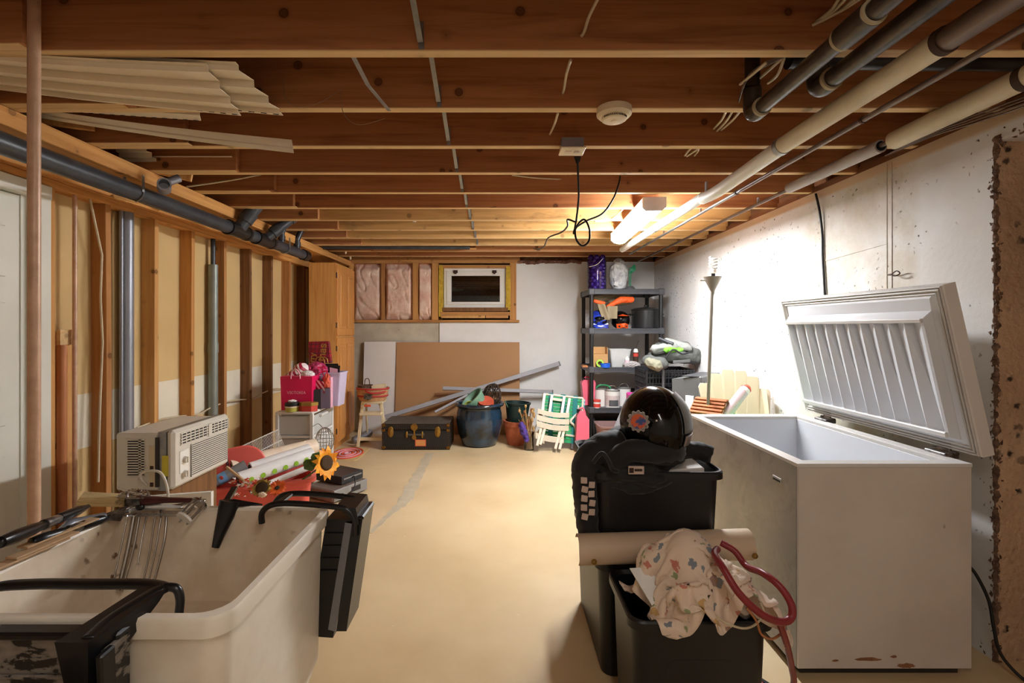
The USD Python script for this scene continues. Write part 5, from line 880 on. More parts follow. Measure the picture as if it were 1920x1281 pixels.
for i, (a, b, z) in enumerate((((.62, 1.90), (.80, 2.12), .79), ((.66, 2.05), (.83, 2.3), .80))): solo('paper_stack', mv(box(a[0], b[0], a[1], b[1], z - .05, z + .012 * i + .035, .004), ry=-4, rx=3, about=((a[0] + b[0]) / 2, a[1], z)), 'paper_white', ['sheaf of white paper at the right front of the upper tote', 'second white paper stack behind in the upper tote'][i], 'paper')
# jacket
mat('cloth_black', (26, 25, 27), .75, var=.3, bump=.5, bscale=30, sheen_weight=.2); mat('patch_pink', (214, 190, 176), .7)
t = T('jacket', 'black racing jacket heaped under the helmet with one checkered sleeve hanging', 'jacket')
def folds(m, amp, fr, seed): v = m.vertices; n = meshkit.fbm(v * fr + seed, 3, seed); m.vertices = v + m.vertex_normals * (amp * (1 - 4 * np.abs(n - .5)))[:, None]; return m
body = lump((.545, 2.04, .80), (.215, .19, .085), 21, .22, 1.6, 5); body = folds(body, .009, 11, 2)
t.p('body', body, 'cloth_black', smooth=True)
t.p('sleeve', folds(tube(spline([(.48, 2.0, .88), (.40, 1.97, .875), (.345, 1.94, .83), (.335, 1.935, .76), (.338, 1.93, .68), (.345, 1.925, .58), (.365, 1.92, .535)], 8), np.interp(np.arange(49), [0, 12, 24, 40, 48], [.075, .06, .046, .038, .032]), 24), .008, 30, 3), 'cloth_black', smooth=True)
t.p('sleeve', folds(tube(spline([(.66, 2.02, .86), (.74, 2.04, .865), (.82, 2.04, .862), (.875, 2.02, .85)], 8), np.interp(np.arange(25), [0, 12, 24], [.055, .036, .03]), 20), .008, 30, 5), 'cloth_black', smooth=True)
t.p('collar', folds(tube(spline([(.45, 1.92, .86), (.50, 1.88, .90), (.60, 1.87, .90), (.68, 1.91, .89), (.70, 2.02, .90), (.60, 2.10, .92), (.49, 2.06, .91)], 6, True), .04, 16, True), .006, 30, 8), 'cloth_black', smooth=True)
for i in range(9): p = P(1101 + (7 if i % 2 else -6) + .8 * (i % 3), 900 + 8.5 * i, 1.885); m = box(p[0] - .0125, p[0] + .0125, 1.876, 1.881, p[2] - .0125, p[2] + .0125, .002); t.p('check', mv(m, rz=-10 if i % 2 == 0 else 8, ry=5 * (i % 3), about=p), 'patch_pink')
t.p('logo_patch', box(P(1178, 0, 1.83)[0], P(1207, 0, 1.83)[0], 1.826, 1.832, P(0, 889, 1.83)[2], P(0, 874, 1.83)[2]), 'patch_pink'); t.p('logo_patch', cat(box(P(1180, 0, 1.825)[0], P(1188, 0, 1.825)[0], 1.823, 1.827, P(0, 886, 1.83)[2], P(0, 877, 1.83)[2]), box(P(1190, 0, 1.825)[0], P(1204, 0, 1.825)[0], 1.823, 1.827, P(0, 883, 1.83)[2], P(0, 879, 1.83)[2])), 'rust_dark')
t.p('strap', tube(spline([P(1112, 868, 1.84), P(1128, 850, 1.83), P(1140, 862, 1.82), P(1148, 880, 1.81), P(1158, 884, 1.82)], 6), .008, 8), 'cloth_black', smooth=True)
# helmet
mat('helmet_black', (14, 13, 14), .14, var=.1, specular_ior_level=.35); mat('helmet_grey', (120, 118, 114), .35); mat('visor_dark', (8, 8, 9), .08, specular_ior_level=.4); mat('badge_blue', (60, 84, 140), .4, c2=(220, 96, 50), scale=28, ramp=(.44, .52)); mat('badge_silver', (176, 166, 160), .35, .6)
hc = np.array([.632, 2.0, .985])
m = trimesh.creation.icosphere(5, 1.0); v = m.vertices.copy(); low = np.clip(-v[:, 2], 0, 1)
v = v * np.array([.138, .165, .155]); v[:, 2] = np.maximum(v[:, 2], -.118); v[:, 0] *= 1 - .10 * low; m.vertices = v + hc
t = T('helmet', 'glossy black full face helmet resting on the jacket', 'helmet'); t.p('shell', m, 'helmet_black', smooth=True)
def patch(az0, az1, el0, el1, k, n=14):
    def fn(u, w):
        a, e = math.radians(az0 + (az1 - az0) * u), math.radians(el0 + (el1 - el0) * w); p = np.array([math.cos(e) * math.sin(a) * .138, -math.cos(e) * math.cos(a) * .165, math.sin(e) * .155]) * k
        p[2] = max(p[2], -.116); return hc + p
    return sheet(fn, n, n, .006)
t.p('visor', patch(-30, 26, -32, 34, 1.02), 'visor_dark', smooth=True); t.p('rear_panel', patch(30, 80, -4, 56, 1.03), 'helmet_grey', smooth=True); t.p('vent', cat(patch(66, 84, 4, 16, 1.03, 6), patch(70, 84, -8, 0, 1.03, 6)), 'badge_silver', smooth=30); t.p('chin_band', patch(34, 88, -24, -8, 1.03), 'badge_silver', smooth=True)
t.p('base_trim', loft([rot(np.c_[[( .115 * math.cos(q), .150 * math.sin(q)) for q in np.linspace(0, 2 * np.pi, 33)[:-1]], np.full(32, z)] , hc, 0) for z in (hc[2] - .132, hc[2] - .112)]), 'rubber_black', smooth=30)
bd = P(1197, 790, 1.83); t.p('badge_rim', mv(cyl((0, 0, 0), (0, -.006, 0), .036, n=30), bd, rz=-22, s=(1, 1, 1)), 'badge_silver', smooth=40)
t.p('badge_tooth', mv(cat(*[cyl((.036 * math.cos(q), 0, .036 * math.sin(q)), (.036 * math.cos(q), -.006, .036 * math.sin(q)), .006, n=8) for q in np.linspace(0, 2 * np.pi, 13)[:-1]]), bd, rz=-22), 'badge_silver', kind='stuff'); t.p('badge', mv(cyl((0, -.005, 0), (0, -.008, 0), .028, n=30), bd, rz=-22), 'badge_blue', smooth=40)
t.p('rivet', ball(P(1231, 789, 1.828), .004), 'white_plastic')

# printed sheet, papers and hose in the front tote
def print_mat():
    N = {'g': ('geometry', {}), 'v': ('voronoi_texture', {'scale': 26.0, 'randomness': .85}), 'vn': ('noise_texture', {'scale': 38.0, 'detail': 3.0}), 'wa': ('mix_vector', {'fac': .05}), 'r': ('rgb_ramp', {'ramp': [(.30, (1, 1, 1)), (.36, (0, 0, 0))]}), 'sc': ('separate_color', {}),
         'cr': ('rgb_ramp', {'interpolate': False, 'ramp': [(0, lin((104, 124, 138))), (.24, lin((196, 104, 84))), (.4, lin((126, 144, 92))), (.55, lin((90, 110, 128))), (.7, lin((206, 160, 84))), (.85, lin((150, 112, 96)))]}), 'th': ('math', {'math_type': 'greater_than', 'value2': .2}), 'm': ('math', {'math_type': 'multiply'}), 'm2': ('math', {'math_type': 'multiply', 'value2': .85}), 'x': ('mix_color', {'a': lin((232, 208, 186))}),
         'bn': ('noise_texture', {'scale': 26.0, 'detail': 3.0}), 'b': ('bump', {'strength': .35, 'distance': .008}), 'p': ('principled_bsdf', {'roughness': .85, 'sheen_weight': .2})}
    reg('print_cloth', N, [('g.position', 'wa.a'), ('g.position', 'vn.vector'), ('vn.color', 'wa.b'), ('wa.result', 'v.vector'), ('v.distance', 'r.fac'), ('v.color', 'sc.color'), ('sc.r', 'cr.fac'), ('sc.g', 'th.value1'), ('r.color', 'm.value1'), ('th.value', 'm.value2'), ('m.value', 'm2.value1'), ('m2.value', 'x.fac'), ('cr.color', 'x.b'), ('x.result', 'p.base_color'), ('g.position', 'bn.vector'), ('bn.fac', 'b.height'), ('b.normal', 'p.normal')], 'p.BSDF')
print_mat()
# the sheet is let fall and gather over a small heap (position based cloth), so that its folds are real
def drop_cloth(n, m, size, place, caps, steps=46, seed=4):
    r = np.random.default_rng(seed); X = np.array([[place(a / (n - 1), b / (m - 1)) for b in range(m)] for a in range(n)]); X = X + r.normal(0, .006, X.shape) + (meshkit.fbm(X * 14, 2, seed)[..., None] - .5) * .05
    V = np.zeros_like(X); lu, lv = size[0] / (n - 1), size[1] / (m - 1)
    def con(A, B, L, k):
        d = B - A; q = np.linalg.norm(d, axis=-1, keepdims=True); c = k * .5 * (q - L) / np.maximum(q, 1e-9) * d; return c
    for it in range(steps):
        V[..., 2] -= .0007; V *= .90; Y = X + V; hit = np.zeros(Y.shape[:2] + (1,), bool)
        for _ in range(7):
            for p in (0, 1):
                c = con(Y[p:-1:2], Y[p + 1::2], lu, 1.0); Y[p:-1:2] += c; Y[p + 1::2] -= c
                c = con(Y[:, p:-1:2], Y[:, p + 1::2], lv, 1.0); Y[:, p:-1:2] += c; Y[:, p + 1::2] -= c
            c = con(Y[:-1, :-1], Y[1:, 1:], math.hypot(lu, lv), .25); Y[:-1, :-1] += c; Y[1:, 1:] -= c
            for k in (2, 3):
                c = np.where(np.linalg.norm(Y[k:] - Y[:-k], axis=-1, keepdims=True) < lu * k * .8, con(Y[:-k], Y[k:], lu * k * .8, .12), 0); Y[:-k] += c; Y[k:] -= c
                c = np.where(np.linalg.norm(Y[:, k:] - Y[:, :-k], axis=-1, keepdims=True) < lv * k * .8, con(Y[:, :-k], Y[:, k:], lv * k * .8, .12), 0); Y[:, :-k] += c; Y[:, k:] -= c
            for a, ra, b, rb in caps:
                ab = b - a; t_ = np.clip(((Y - a) @ ab) / (ab @ ab), 0, 1)[..., None]; c0 = a + ab * t_; rr_ = ra + (rb - ra) * t_; d = Y - c0; q = np.linalg.norm(d, axis=-1, keepdims=True); hit |= q < rr_; Y = np.where(q < rr_, c0 + d / np.maximum(q, 1e-9) * rr_, Y)
        V = np.clip(Y - X, -.02, .02) * np.where(hit, .15, 1.0); X = np.where(hit, X * .75 + Y * .25, Y) if it > 25 else Y
    g = X; du, dv = np.gradient(g, axis=0), np.gradient(g, axis=1); nrm = np.cross(du, dv); nrm /= np.maximum(np.linalg.norm(nrm, axis=2, keepdims=True), 1e-9)
    a_, b_ = g + nrm * .001, g - nrm * .001; K = n * m; f = grid_faces(n, m, False); f = f + [(c + K, b + K, a + K) for a, b, c in f]
    e = [(0, q) for q in range(m)] + [(q, m - 1) for q in range(1, n)] + [(n - 1, q) for q in range(m - 2, -1, -1)] + [(q, 0) for q in range(n - 2, 0, -1)]; e = [a * m + b for a, b in e]
    for a, b in zip(e, e[1:] + e[:1]): f += [(a, a + K, b + K), (a, b + K, b)]
    return trimesh.Trimesh(np.vstack([a_.reshape(-1, 3), b_.reshape(-1, 3)]), f, process=False)
heap = [Q(1225, 1050, 1.62, .04, 1290, 1030, 1.60, .06), Q(1290, 1035, 1.58, .065, 1305, 1110, 1.52, .055), Q(1310, 1050, 1.58, .055, 1375, 1105, 1.50, .045), Q(1370, 1100, 1.50, .045, 1450, 1150, 1.46, .022), Q(1250, 1080, 1.58, .03, 1290, 1110, 1.52, .04)]
rim_caps = [(np.array([.41, 1.51, .45]), .018, np.array([.85, 1.51, .45]), .018), (np.array([.845, 1.51, .45]), .018, np.array([.845, 1.82, .45]), .018), (np.array([.41, 1.66, .32]), .12, np.array([.84, 1.66, .32]), .12), (np.array([.38, 1.84, .50]), .05, np.array([.9, 1.84, .50]), .05)]
c00, c10, c11, c01 = P(1172, 1014, 1.69), P(1380, 1000, 1.66), P(1474, 1118, 1.46), P(1256, 1122, 1.49)
def place(u, v): p = (c00 * (1 - u) + c10 * u) * (1 - v) + (c01 * (1 - u) + c11 * u) * v; return p + np.array([0, 0, .075 + .04 * math.sin(math.pi * u) * math.sin(math.pi * v) + .030 * math.sin(17 * u + 4 * math.sin(5 * v)) + .024 * math.sin(15 * v + 3 * math.sin(6 * u + 1))])
solo('bed_sheet', drop_cloth(70, 66, (.72, .62), place, heap + rim_caps), 'print_cloth', 'crumpled cream sheet with small printed animals spilling from the front tote', 'sheet', smooth=True)
mat('vinyl_beige', (218, 192, 164), .5, var=.06)
def curl(x0, x1, yc, zc, r, a0, a1, sl=0.0): return sheet(lambda u, v: (x0 + (x1 - x0) * u, yc - r * math.cos(math.radians(a0 + (a1 - a0) * v)), zc + r * math.sin(math.radians(a0 + (a1 - a0) * v)) + sl * u), 12, 14, .003)
t = T('banner', 'rolled beige vinyl banner with grommets lying across the lower totes', 'banner'); t.p('sheet', curl(.29, .945, 1.845, .535, .055, -55, 150, .02), 'vinyl_beige', smooth=True)
for px, py, Y in ((1114, 1054, 1.786), (1416, 1043, 1.786)): p = P(px, py, Y); t.p('grommet', mv(lathe([(.004, 0), (.011, 0), (.010, .003), (.004, .003)], 16, cap=False), p + np.array([0, 0, 0]), rx=90), 'brass', smooth=30)
solo('paper_sheet', plate(P(1180, 1066, 1.60), P(1250, 1062, 1.62), P(1252, 1110, 1.58), P(1222, 1136, 1.53), .003), 'paper_white', 'folded white card standing in the front tote beside the sheet', 'paper')
mat('hose_red', (142, 40, 44), .4, var=.15)
t = T('hose', 'dark red rubber hose looped over the front tote to the floor', 'hose'); q = [(1352, 1018, 1.62), (1378, 1034, 1.60), (1400, 1062, 1.56), (1430, 1075, 1.46), (1462, 1100, 1.41), (1484, 1135, 1.39), (1482, 1160, 1.38), (1460, 1166, 1.37), (1425, 1150, 1.365), (1385, 1112, 1.38), (1356, 1066, 1.42), (1340, 1040, 1.48), (1345, 1030, 1.54)]
t.p('loop', tube(spline([P(*a) for a in q], 8), .0105, 12), 'hose_red', smooth=True); t.p('tail', tube(spline([P(1460, 1164, 1.385), P(1474, 1205, 1.43), P(1484, 1250, 1.5), (.94, 1.56, .22), (.97, 1.7, .03), (1.0, 1.85, .012), (1.02, 2.1, .012)], 8), .0095, 10), 'hose_red', smooth=True)
solo('cord', tube(spline([P(1330, 1145, 1.46), P(1355, 1165, 1.45), P(1390, 1178, 1.44), P(1415, 1172, 1.44), P(1432, 1150, 1.44), P(1425, 1130, 1.45)], 7), .0035, 7), 'cable_white', 'pale thin cord sagging over the front tote wall', 'cord', smooth=True)
solo('cord', tube(spline([P(1400, 1140, 1.45), P(1418, 1165, 1.44), P(1428, 1190, 1.44), P(1450, 1198, 1.44), P(1470, 1180, 1.44), P(1468, 1160, 1.45)], 7), .0035, 7), 'pvc_tan', 'brownish thin cord looping below the red hose', 'cord', smooth=True)
solo('plastic_strip', bar((.90, 2.05, .012), (1.13, 1.66, .012), .014, .02), 'plastic_black', 'dark thin strip lying on the floor between tote and freezer', 'strip')

# floor lamp
mat('lamp_paint', (150, 140, 128), .4, .2, var=.1); mat('cfl', (236, 232, 226), .3)
t = T('floor_lamp', 'slim torchiere floor lamp with bare spiral bulb by the wall', 'lamp'); lb, lt = np.array([1.42, 3.39, 0]), P(1335, 545, 3.39); dl = (lt - lb) / np.linalg.norm(lt - lb); hd = P(1336, 518, 3.39)
t.p('base', lathe([(.0, 0), (.13, 0), (.13, .015), (.03, .03), (.0, .03)], 28, lb), 'lamp_paint', smooth=30); t.p('pole', tube([lb + dl * .02, lt], .0115, 14), 'lamp_paint', smooth=40)
t.p('shade', lathe([(.011, -.13), (.016, -.10), (.062, -.005), (.060, -.005), (.0, -.02)], 28, hd), 'lamp_paint', smooth=30); t.p('switch', cyl(hd + [-.045, 0, -.03], hd + [-.085, 0, -.03], .004, n=8), 'lamp_paint')
bq = t.p('socket', cat(cyl(hd + [.005, 0, -.01], hd + [.005, 0, .02], .013)), 'plastic_black', smooth=40); t.p('ballast', lathe([(.014, .018), (.021, .025), (.021, .045), (.012, .055), (0, .055)], 20, hd + [.005, 0, 0]), 'white_plastic', smooth=30)
t.p('spiral_bulb', tube([hd + np.array([.005 + .024 * math.cos(q), .024 * math.sin(q), .058 + .0105 * q / math.pi]) for q in np.linspace(0, 7.2 * math.pi, 70)], .0058, 8), 'cfl', smooth=True)

# behind the freezer
mat('resin_white', (218, 202, 176), .45, var=.04)
t = T('lounge_chair', 'cream plastic slatted garden chair standing upright behind the freezer', 'chair'); base = P(1395, 800, 3.7)
fan = [(-.165, .22), (-.105, .30), (-.035, .335), (.035, .33), (.10, .29), (.16, .20)]
for i, (dx, top) in enumerate(fan):
    b0 = np.array([1.83 + dx * .75 - .02, 3.66 - dx * .5, .40]); t0 = np.array([1.80 + dx * 1.1, 3.74 - dx * .6, .72 + top]); t.p('slat', hull([p + q for p, ww in ((b0, .036), (t0 - [0, 0, .03], .042), (t0, .03)) for q in (np.array([-ww, ww * .5, 0]), np.array([ww, -ww * .5, 0]), np.array([-ww, ww * .5 + .014, 0]), np.array([ww, -ww * .5 + .014, 0]))]), 'resin_white')
t.p('arm', hull([(1.95, 3.45, .42), (1.98, 3.5, .42), (1.975, 3.62, .90), (1.945, 3.55, .93), (1.99, 3.6, .42), (1.96, 3.65, .94)]), 'resin_white')
for x, y in ((1.78, 3.62), (1.98, 3.52)): t.p('leg', box(x - .02, x + .02, y - .02, y + .02, 0, .45, .004), 'resin_white')
t.p('seat', hull([(1.74, 3.5, .36), (2.02, 3.45, .36), (2.02, 3.75, .42), (1.76, 3.78, .42), (1.74, 3.5, .40), (2.02, 3.45, .40), (2.02, 3.75, .46), (1.76, 3.78, .46)]), 'resin_white')
mat('wrap_pink', (226, 196, 206), .3, c2=(200, 60, 70), scale=30, ramp=(.3, .36)); mat('wrap_purple', (206, 198, 204), .3, c2=(150, 120, 160), scale=40, ramp=(.36, .42))
t = T('gift_wrap_roll', 'shrink wrapped roll with red top leaning on the garden chair', 'gift wrap'); a, b = P(1357, 784, 3.32), P(1398, 730, 3.42); d = b - a
t.p('paper', tube([a, b], .034, 18), 'wrap_purple', smooth=40); t.p('front_band', tube([a + d * .05 + [-.006, -.004, .006], b - d * .1 + [-.006, -.004, .006]], .031, 18), 'wrap_pink', smooth=40); t.p('cap', tube([b, b + d * .02, b + d * .09], [.036, .037, .024], 18), 'letter_red', smooth=40); t.p('paper_band', tube([b - d * .12, b - d * .02], .0355, 18), 'paper_white', smooth=40)
mat('lime_bin', (70, 200, 70), .4, var=.05)
solo('storage_box', box(1.32, 1.72, 3.06, 3.62, 0, .50, .01), 'white_plastic', 'white box at the bottom behind the freezer end', 'box')
t = T('storage_bin', 'bright green bin stacked behind the freezer beside the helmet', 'bin'); t.p('tub', box(1.335, 1.71, 3.08, 3.6, .503, .72, .012), 'lime_bin'); t.p('lid', box(1.325, 1.72, 3.07, 3.61, .722, .755, .008), 'lime_bin')
for s in (.55, .62): t.p('latch', box(1.325, 1.336, 3.2 + s * .1, 3.24 + s * .1, s, s + .03), 'plastic_black')
BR = wood('birdhouse_wood', (150, 84, 50), (190, 118, 74), 0, off=2.2, knots=.1)
t = T('birdhouse', 'wooden birdhouse with slatted roof on the green bin', 'birdhouse'); b0 = np.array([1.485, 3.42, .757])
yw = 44
def bh(m): return mv(m, b0, yw)
t.p('body', bh(prism([(-.085, 0), (.085, 0), (.085, .03), (0, .105), (-.085, .03)], .17, (0, .075, 0), (1, 0, 0), (0, 0, 1))), BR)
for sx in (-1, 1):
    t.p('roof', bh(bar((0, 0, .118), (sx * .125, 0, .008), .23, .008, up=(sx * .66, 0, .75))), STD)
    for i in range(5): t.p('roof_slat', bh(bar((sx * (.012 + i * .023), -.112 + .006 * (i % 2), .117 - i * .0203), (sx * (.012 + i * .023), .11, .117 - i * .0203), .020, .012, up=(sx * .66, 0, .75), b=.002)), BR)
t.p('entrance', bh(cyl((0, -.094, .05), (0, -.0955, .05), .018, n=20)), 'void', smooth=40)
mat('crt_grey', (92, 92, 92), .5, var=.12); mat('crt_dark', (62, 62, 66), .4)
t = T('television', 'bulky dark grey box television set tilted by the wall', 'television'); tv = lambda m: mv(m, (1.735, 4.35, .56), 48)
t.p('case', tv(hull([(-.23, -.12, 0), (.23, -.12, 0), (.23, -.12, .40), (-.23, -.12, .40), (-.20, .12, .03), (.20, .12, .03), (.20, .12, .37), (-.20, .12, .37)])), 'crt_grey'); t.p('bezel', tv(box(-.24, .24, -.15, -.12, -.005, .41, .01)), 'crt_grey'); t.p('screen', tv(box(-.19, .19, -.156, -.148, .07, .36, .012)), 'visor_dark'); t.p('top_vent', tv(box(-.23, .23, -.12, .02, .40, .408)), 'crt_dark')
for p in (box(-.234, -.228, -.08, -.01, .12, .24),): t.p('sticker', tv(p), 'paper_white')
solo('cardboard_box', box(1.46, 1.98, 4.12, 4.62, 0, .555, .006), 'stick_wood', 'plain cardboard box under the grey television', 'box')
# crates with camping gear
mat('crate_black', (30, 30, 32), .45, var=.2); mat('camp_grey', (96, 98, 92), .8, c2=(66, 68, 66), scale=9, bump=.5, bscale=40); mat('camp_light', (150, 152, 146), .6, var=.15); mat('camp_green', (120, 206, 60), .6, var=.1); mat('camp_olive', (128, 124, 104), .75, bump=.4, bscale=40); mat('magenta_lid', (226, 60, 160), .4)
solo('storage_tote', box(1.40, 1.96, 4.80, 5.25, 0, .60, .012), 'plastic_tote', 'black tote below the magenta lid and milk crate', 'storage tote'); t = T('bin_lid', 'magenta plastic lid below the milk crate', 'lid'); t.p('', box(1.36, 1.98, 4.76, 5.28, .602, .68, .012), 'magenta_lid')
t = T('milk_crate', 'black lattice milk crate stacked before the shelving', 'crate'); K0, K1, M0, M1, N0, N1 = 1.44, 1.93, 4.82, 5.22, .682, .965
pc = []
for fixed, (a0, a1) in (('y', (K0, K1)), ('x', (M0, M1))):
    for zz in np.linspace(N0 + .012, N1 - .012, 7 if fixed == 'y' else 7): pc += [(fixed, a0, a1, zz, 'h')]
hb = [box(K0, K1, M0, M0 + .012, z - .006, z + .006) for z in (N0 + .01, N0 + .08, N0 + .14, N0 + .20, N1 - .03, N1 - .012)] + [box(K0, K0 + .012, M0, M1, z - .006, z + .006) for z in (N0 + .01, N0 + .08, N0 + .14, N0 + .20, N1 - .03, N1 - .012)]
vb = [box(x - .005, x + .005, M0 + .001, M0 + .011, N0, N1) for x in np.linspace(K0 + .01, K1 - .01, 16)] + [box(K0 + .001, K0 + .011, y - .005, y + .005, N0, N1) for y in np.linspace(M0 + .01, M1 - .01, 13)]
for k in range(12): x = K0 + .02 + k * .037; vb.append(bar((x, M0 + .005, N0 + .01), (min(x + .09, K1 - .01), M0 + .005, N0 + .14), .008, .008)); vb.append(bar((min(x + .09, K1 - .01), M0 + .005, N0 + .01), (x, M0 + .005, N0 + .14), .008, .008))
t.p('lattice', cat(hb + vb), 'crate_black', kind='stuff'); t.p('back_wall', box(K0, K1, M1 - .01, M1, N0, N1), 'crate_black'); t.p('side_wall', box(K1 - .01, K1, M0, M1, N0, N1), 'crate_black'); t.p('floor', box(K0, K1, M0, M1, N0, N0 + .01), 'crate_black')
for x in (K0, K1 - .02): t.p('post', box(x, x + .02, M0 - .003, M0 + .02, N0, N1), 'crate_black')
t.p('divider', box(1.60, 1.625, M0 - .004, M0 + .004, N0, N1), 'crt_grey'); solo('cardboard_box', box(1.47, 1.90, 4.86, 5.19, .695, .90), 'plastic_black', 'dark box filling the milk crate', 'box')
t = T('camping_bag', 'grey tent bag heaped on top of the milk crate', 'bag'); t.p('body', blob([Q(1225, 668, 5.0, .05, 1300, 668, 5.0, .075), Q(1215, 676, 4.9, .05, 1240, 682, 4.85, .055), Q(1235, 652, 5.05, .05, 1285, 650, 5.05, .045)], 3, .014, 12, .02), 'camp_grey', smooth=True); t.p('strap', tube(spline([P(1248, 672, 4.82), P(1262, 656, 4.80), P(1280, 664, 4.80), P(1298, 658, 4.84)], 6), .009, 8, sx=.4), 'cloth_black', smooth=True); t.p('zip_pocket', bar(P(1262, 679, 4.80), P(1294, 677, 4.81), .012, .03, b=.004), 'crt_grey')
t = T('camping_bag', 'light grey folded groundsheet on top of the tent bag', 'bag'); t.p('', blob([Q(1228, 655, 4.92, .04, 1262, 650, 4.95, .035), Q(1250, 640, 5.0, .03, 1290, 652, 4.95, .035)], 6, .012, 16, .02), 'camp_light', smooth=True)
solo('camping_bag', blob([Q(1250, 656, 4.83, .022, 1278, 656, 4.83, .018)], 8, .01, 22, .012), 'camp_green', 'bright lime folded cloth in the camping pile', 'bag', smooth=True)
solo('camping_bag', blob([Q(1218, 680, 4.80, .045, 1232, 686, 4.78, .05)], 4, .010, 18, .014), 'camp_olive', 'olive rolled bag drooping at the left of the camping pile', 'bag', smooth=True)
solo('folding_pole', cyl(P(1236, 635, 5.0), P(1262, 645, 4.9), .016, n=10), 'crt_dark', 'dark rolled umbrella end sticking out of the camping pile', 'pole', smooth=40)
# ================= back of the room =================
mat('board_brown', (182, 136, 92), .7, var=.08, scale=2); mat('board_face_white', (232, 226, 220), .55, var=.03)
def px_box(px0, px1, py0, py1, Y, d, b=.003): a, c = P(px0, py1, Y), P(px1, py0, Y); return box(a[0], c[0], Y, Y + d, a[2], c[2], b)
def lean(px0, px1, pyt, Yb, Yt, th):   # panel standing on the floor and leaning back
    a, b = P(px0, pyt, Yt), P(px1, pyt, Yt); return hull([(a[0], Yb, 0), (b[0], Yb, 0), (a[0], Yb + th, .0), (b[0], Yb + th, .0), a, b, a + [0, th, 0], b + [0, th, 0]])
solo('white_sheet', lean(683, 752, 641, 6.30, 6.405, .012), 'board_face_white', 'white faced sheet leaning on the back wall beside the brown board', 'board')
solo('hardboard_sheet', lean(744, 974, 642, 6.27, 6.39, .010), 'board_brown', 'large plain brown hardboard sheet leaning on the back wall', 'board')
mat('alu_grey', (158, 154, 156), .55, .1, var=.1)
def rail(label, a, b, w, h):
    t = T('metal_rail', label, 'rail'); t.p('channel', bar(a, b, w, h, up=(0, -1, .3), b=.003), 'alu_grey'); d = (b - a) / np.linalg.norm(b - a); t.p('end_cap', bar(b - d * .01, b + d * .006, w * 1.06, h * 1.06, up=(0, -1, .3)), 'crt_grey')
rail('longest grey metal rail leaning diagonally across the brown board', P(715, 785, 5.98), P(1049, 682, 6.37), .055, .03)
rail('grey metal rail lying nearly level behind the blue pot', P(830, 728, 6.15), P(1036, 735, 6.30), .045, .03)
rail('short grey metal rail end poking out left of the blue pot', P(815, 773, 5.95), P(878, 740, 6.12), .03, .02)
# steamer trunk
mat('trunk_black', (34, 29, 25), .55, var=.35, scale=12, bump=.2); mat('trunk_top', (92, 84, 74), .6, c2=(62, 56, 50), scale=10); mat('label_orange', (226, 150, 84), .6); mat('brass_old', (150, 104, 44), .4, .8, var=.5, scale=50)
t = T('steamer_trunk', 'old black steamer trunk with brass fittings on the floor', 'trunk'); R0, R1, S0, S1, RH = P(716, 0, 5.47)[0], P(843, 0, 5.47)[0], 5.47, 5.95, .297
t.p('body', box(R0, R1, S0, S1, .0, RH - .075, .004), 'trunk_black'); t.p('lid', box(R0, R1, S0, S1, RH - .073, RH - .006, .004), 'trunk_black'); t.p('lid_top', box(R0 + .004, R1 - .004, S0 + .004, S1 - .004, RH - .008, RH, .003), 'trunk_top')
for z in (.012, RH - .085, RH - .058, RH - .012):
    t.p('edge_band', box(R0 - .003, R1 + .003, S0 - .003, S0 + .004, z - .009, z + .009), 'plastic_black')
nl = [ball((x, S0 - .004, z), .0042, sub=1) for z in (.014, RH - .058, RH - .018) for x in np.linspace(R0 + .03, R1 - .03, 30)]
nl += [ball((x, S0 - .004, z), .0042, sub=1) for x in (R0 + .014, R1 - .014) for z in np.linspace(.02, RH - .02, 12)]
t.p('nail_heads', cat(nl), 'brass_old', kind='stuff')
for x in (R0, R1):
    for z in (.0, RH - .10, RH - .042): sx = 1 if x == R0 else -1; t.p('corner_cap', box(x - .004 * sx, x + .042 * sx, S0 - .007, S0 + .03, z + .004, z + .042, .008), 'brass_old')
def dr(px, py, Y=5.465): return P(px, py, Y)
for px in (732.5, 820.5): c = dr(px, 810); t.p('oval_plate', cat(mv(ball((0, 0, 0), 1, (.033, .008, .062), 3), c), mv(ball((0, -.006, 0), 1, (.017, .008, .034), 2), c), mv(box(-.008, .008, -.016, 0, -.05, .02, .003), c)), 'brass', smooth=40)
c = dr(777, 801); t.p('lock', cat(mv(cyl((0, 0, 0), (0, -.012, 0), .040, n=10), c), mv(cyl((0, -.01, 0), (0, -.02, 0), .024, n=20), c), mv(box(-.009, .009, -.02, 0, -.12, -.02, .003), c), mv(cyl((0, 0, -.115), (0, -.016, -.115), .025, n=20), c)), 'brass', smooth=30)
t.p('handle', cat(bar(dr(762, 815) + [0, -.012, 0], dr(796, 815) + [0, -.012, 0], .012, .022, b=.004)), 'trunk_top')
for px in (763, 792): t.p('handle_clip', mv(ball((0, -.008, 0), 1, (.014, .012, .040), 2), dr(px, 815)), 'brass', smooth=True)
c = dr(788.5, 831); t.p('paper_label', cat(box(c[0] - .062, c[0] + .062, S0 - .004, S0 - .001, c[2] - .037, c[2] + .039)), 'letter_red'); t.p('paper_label', box(c[0] - .053, c[0] + .053, S0 - .0052, S0 - .003, c[2] - .030, c[2] + .032), 'label_orange')
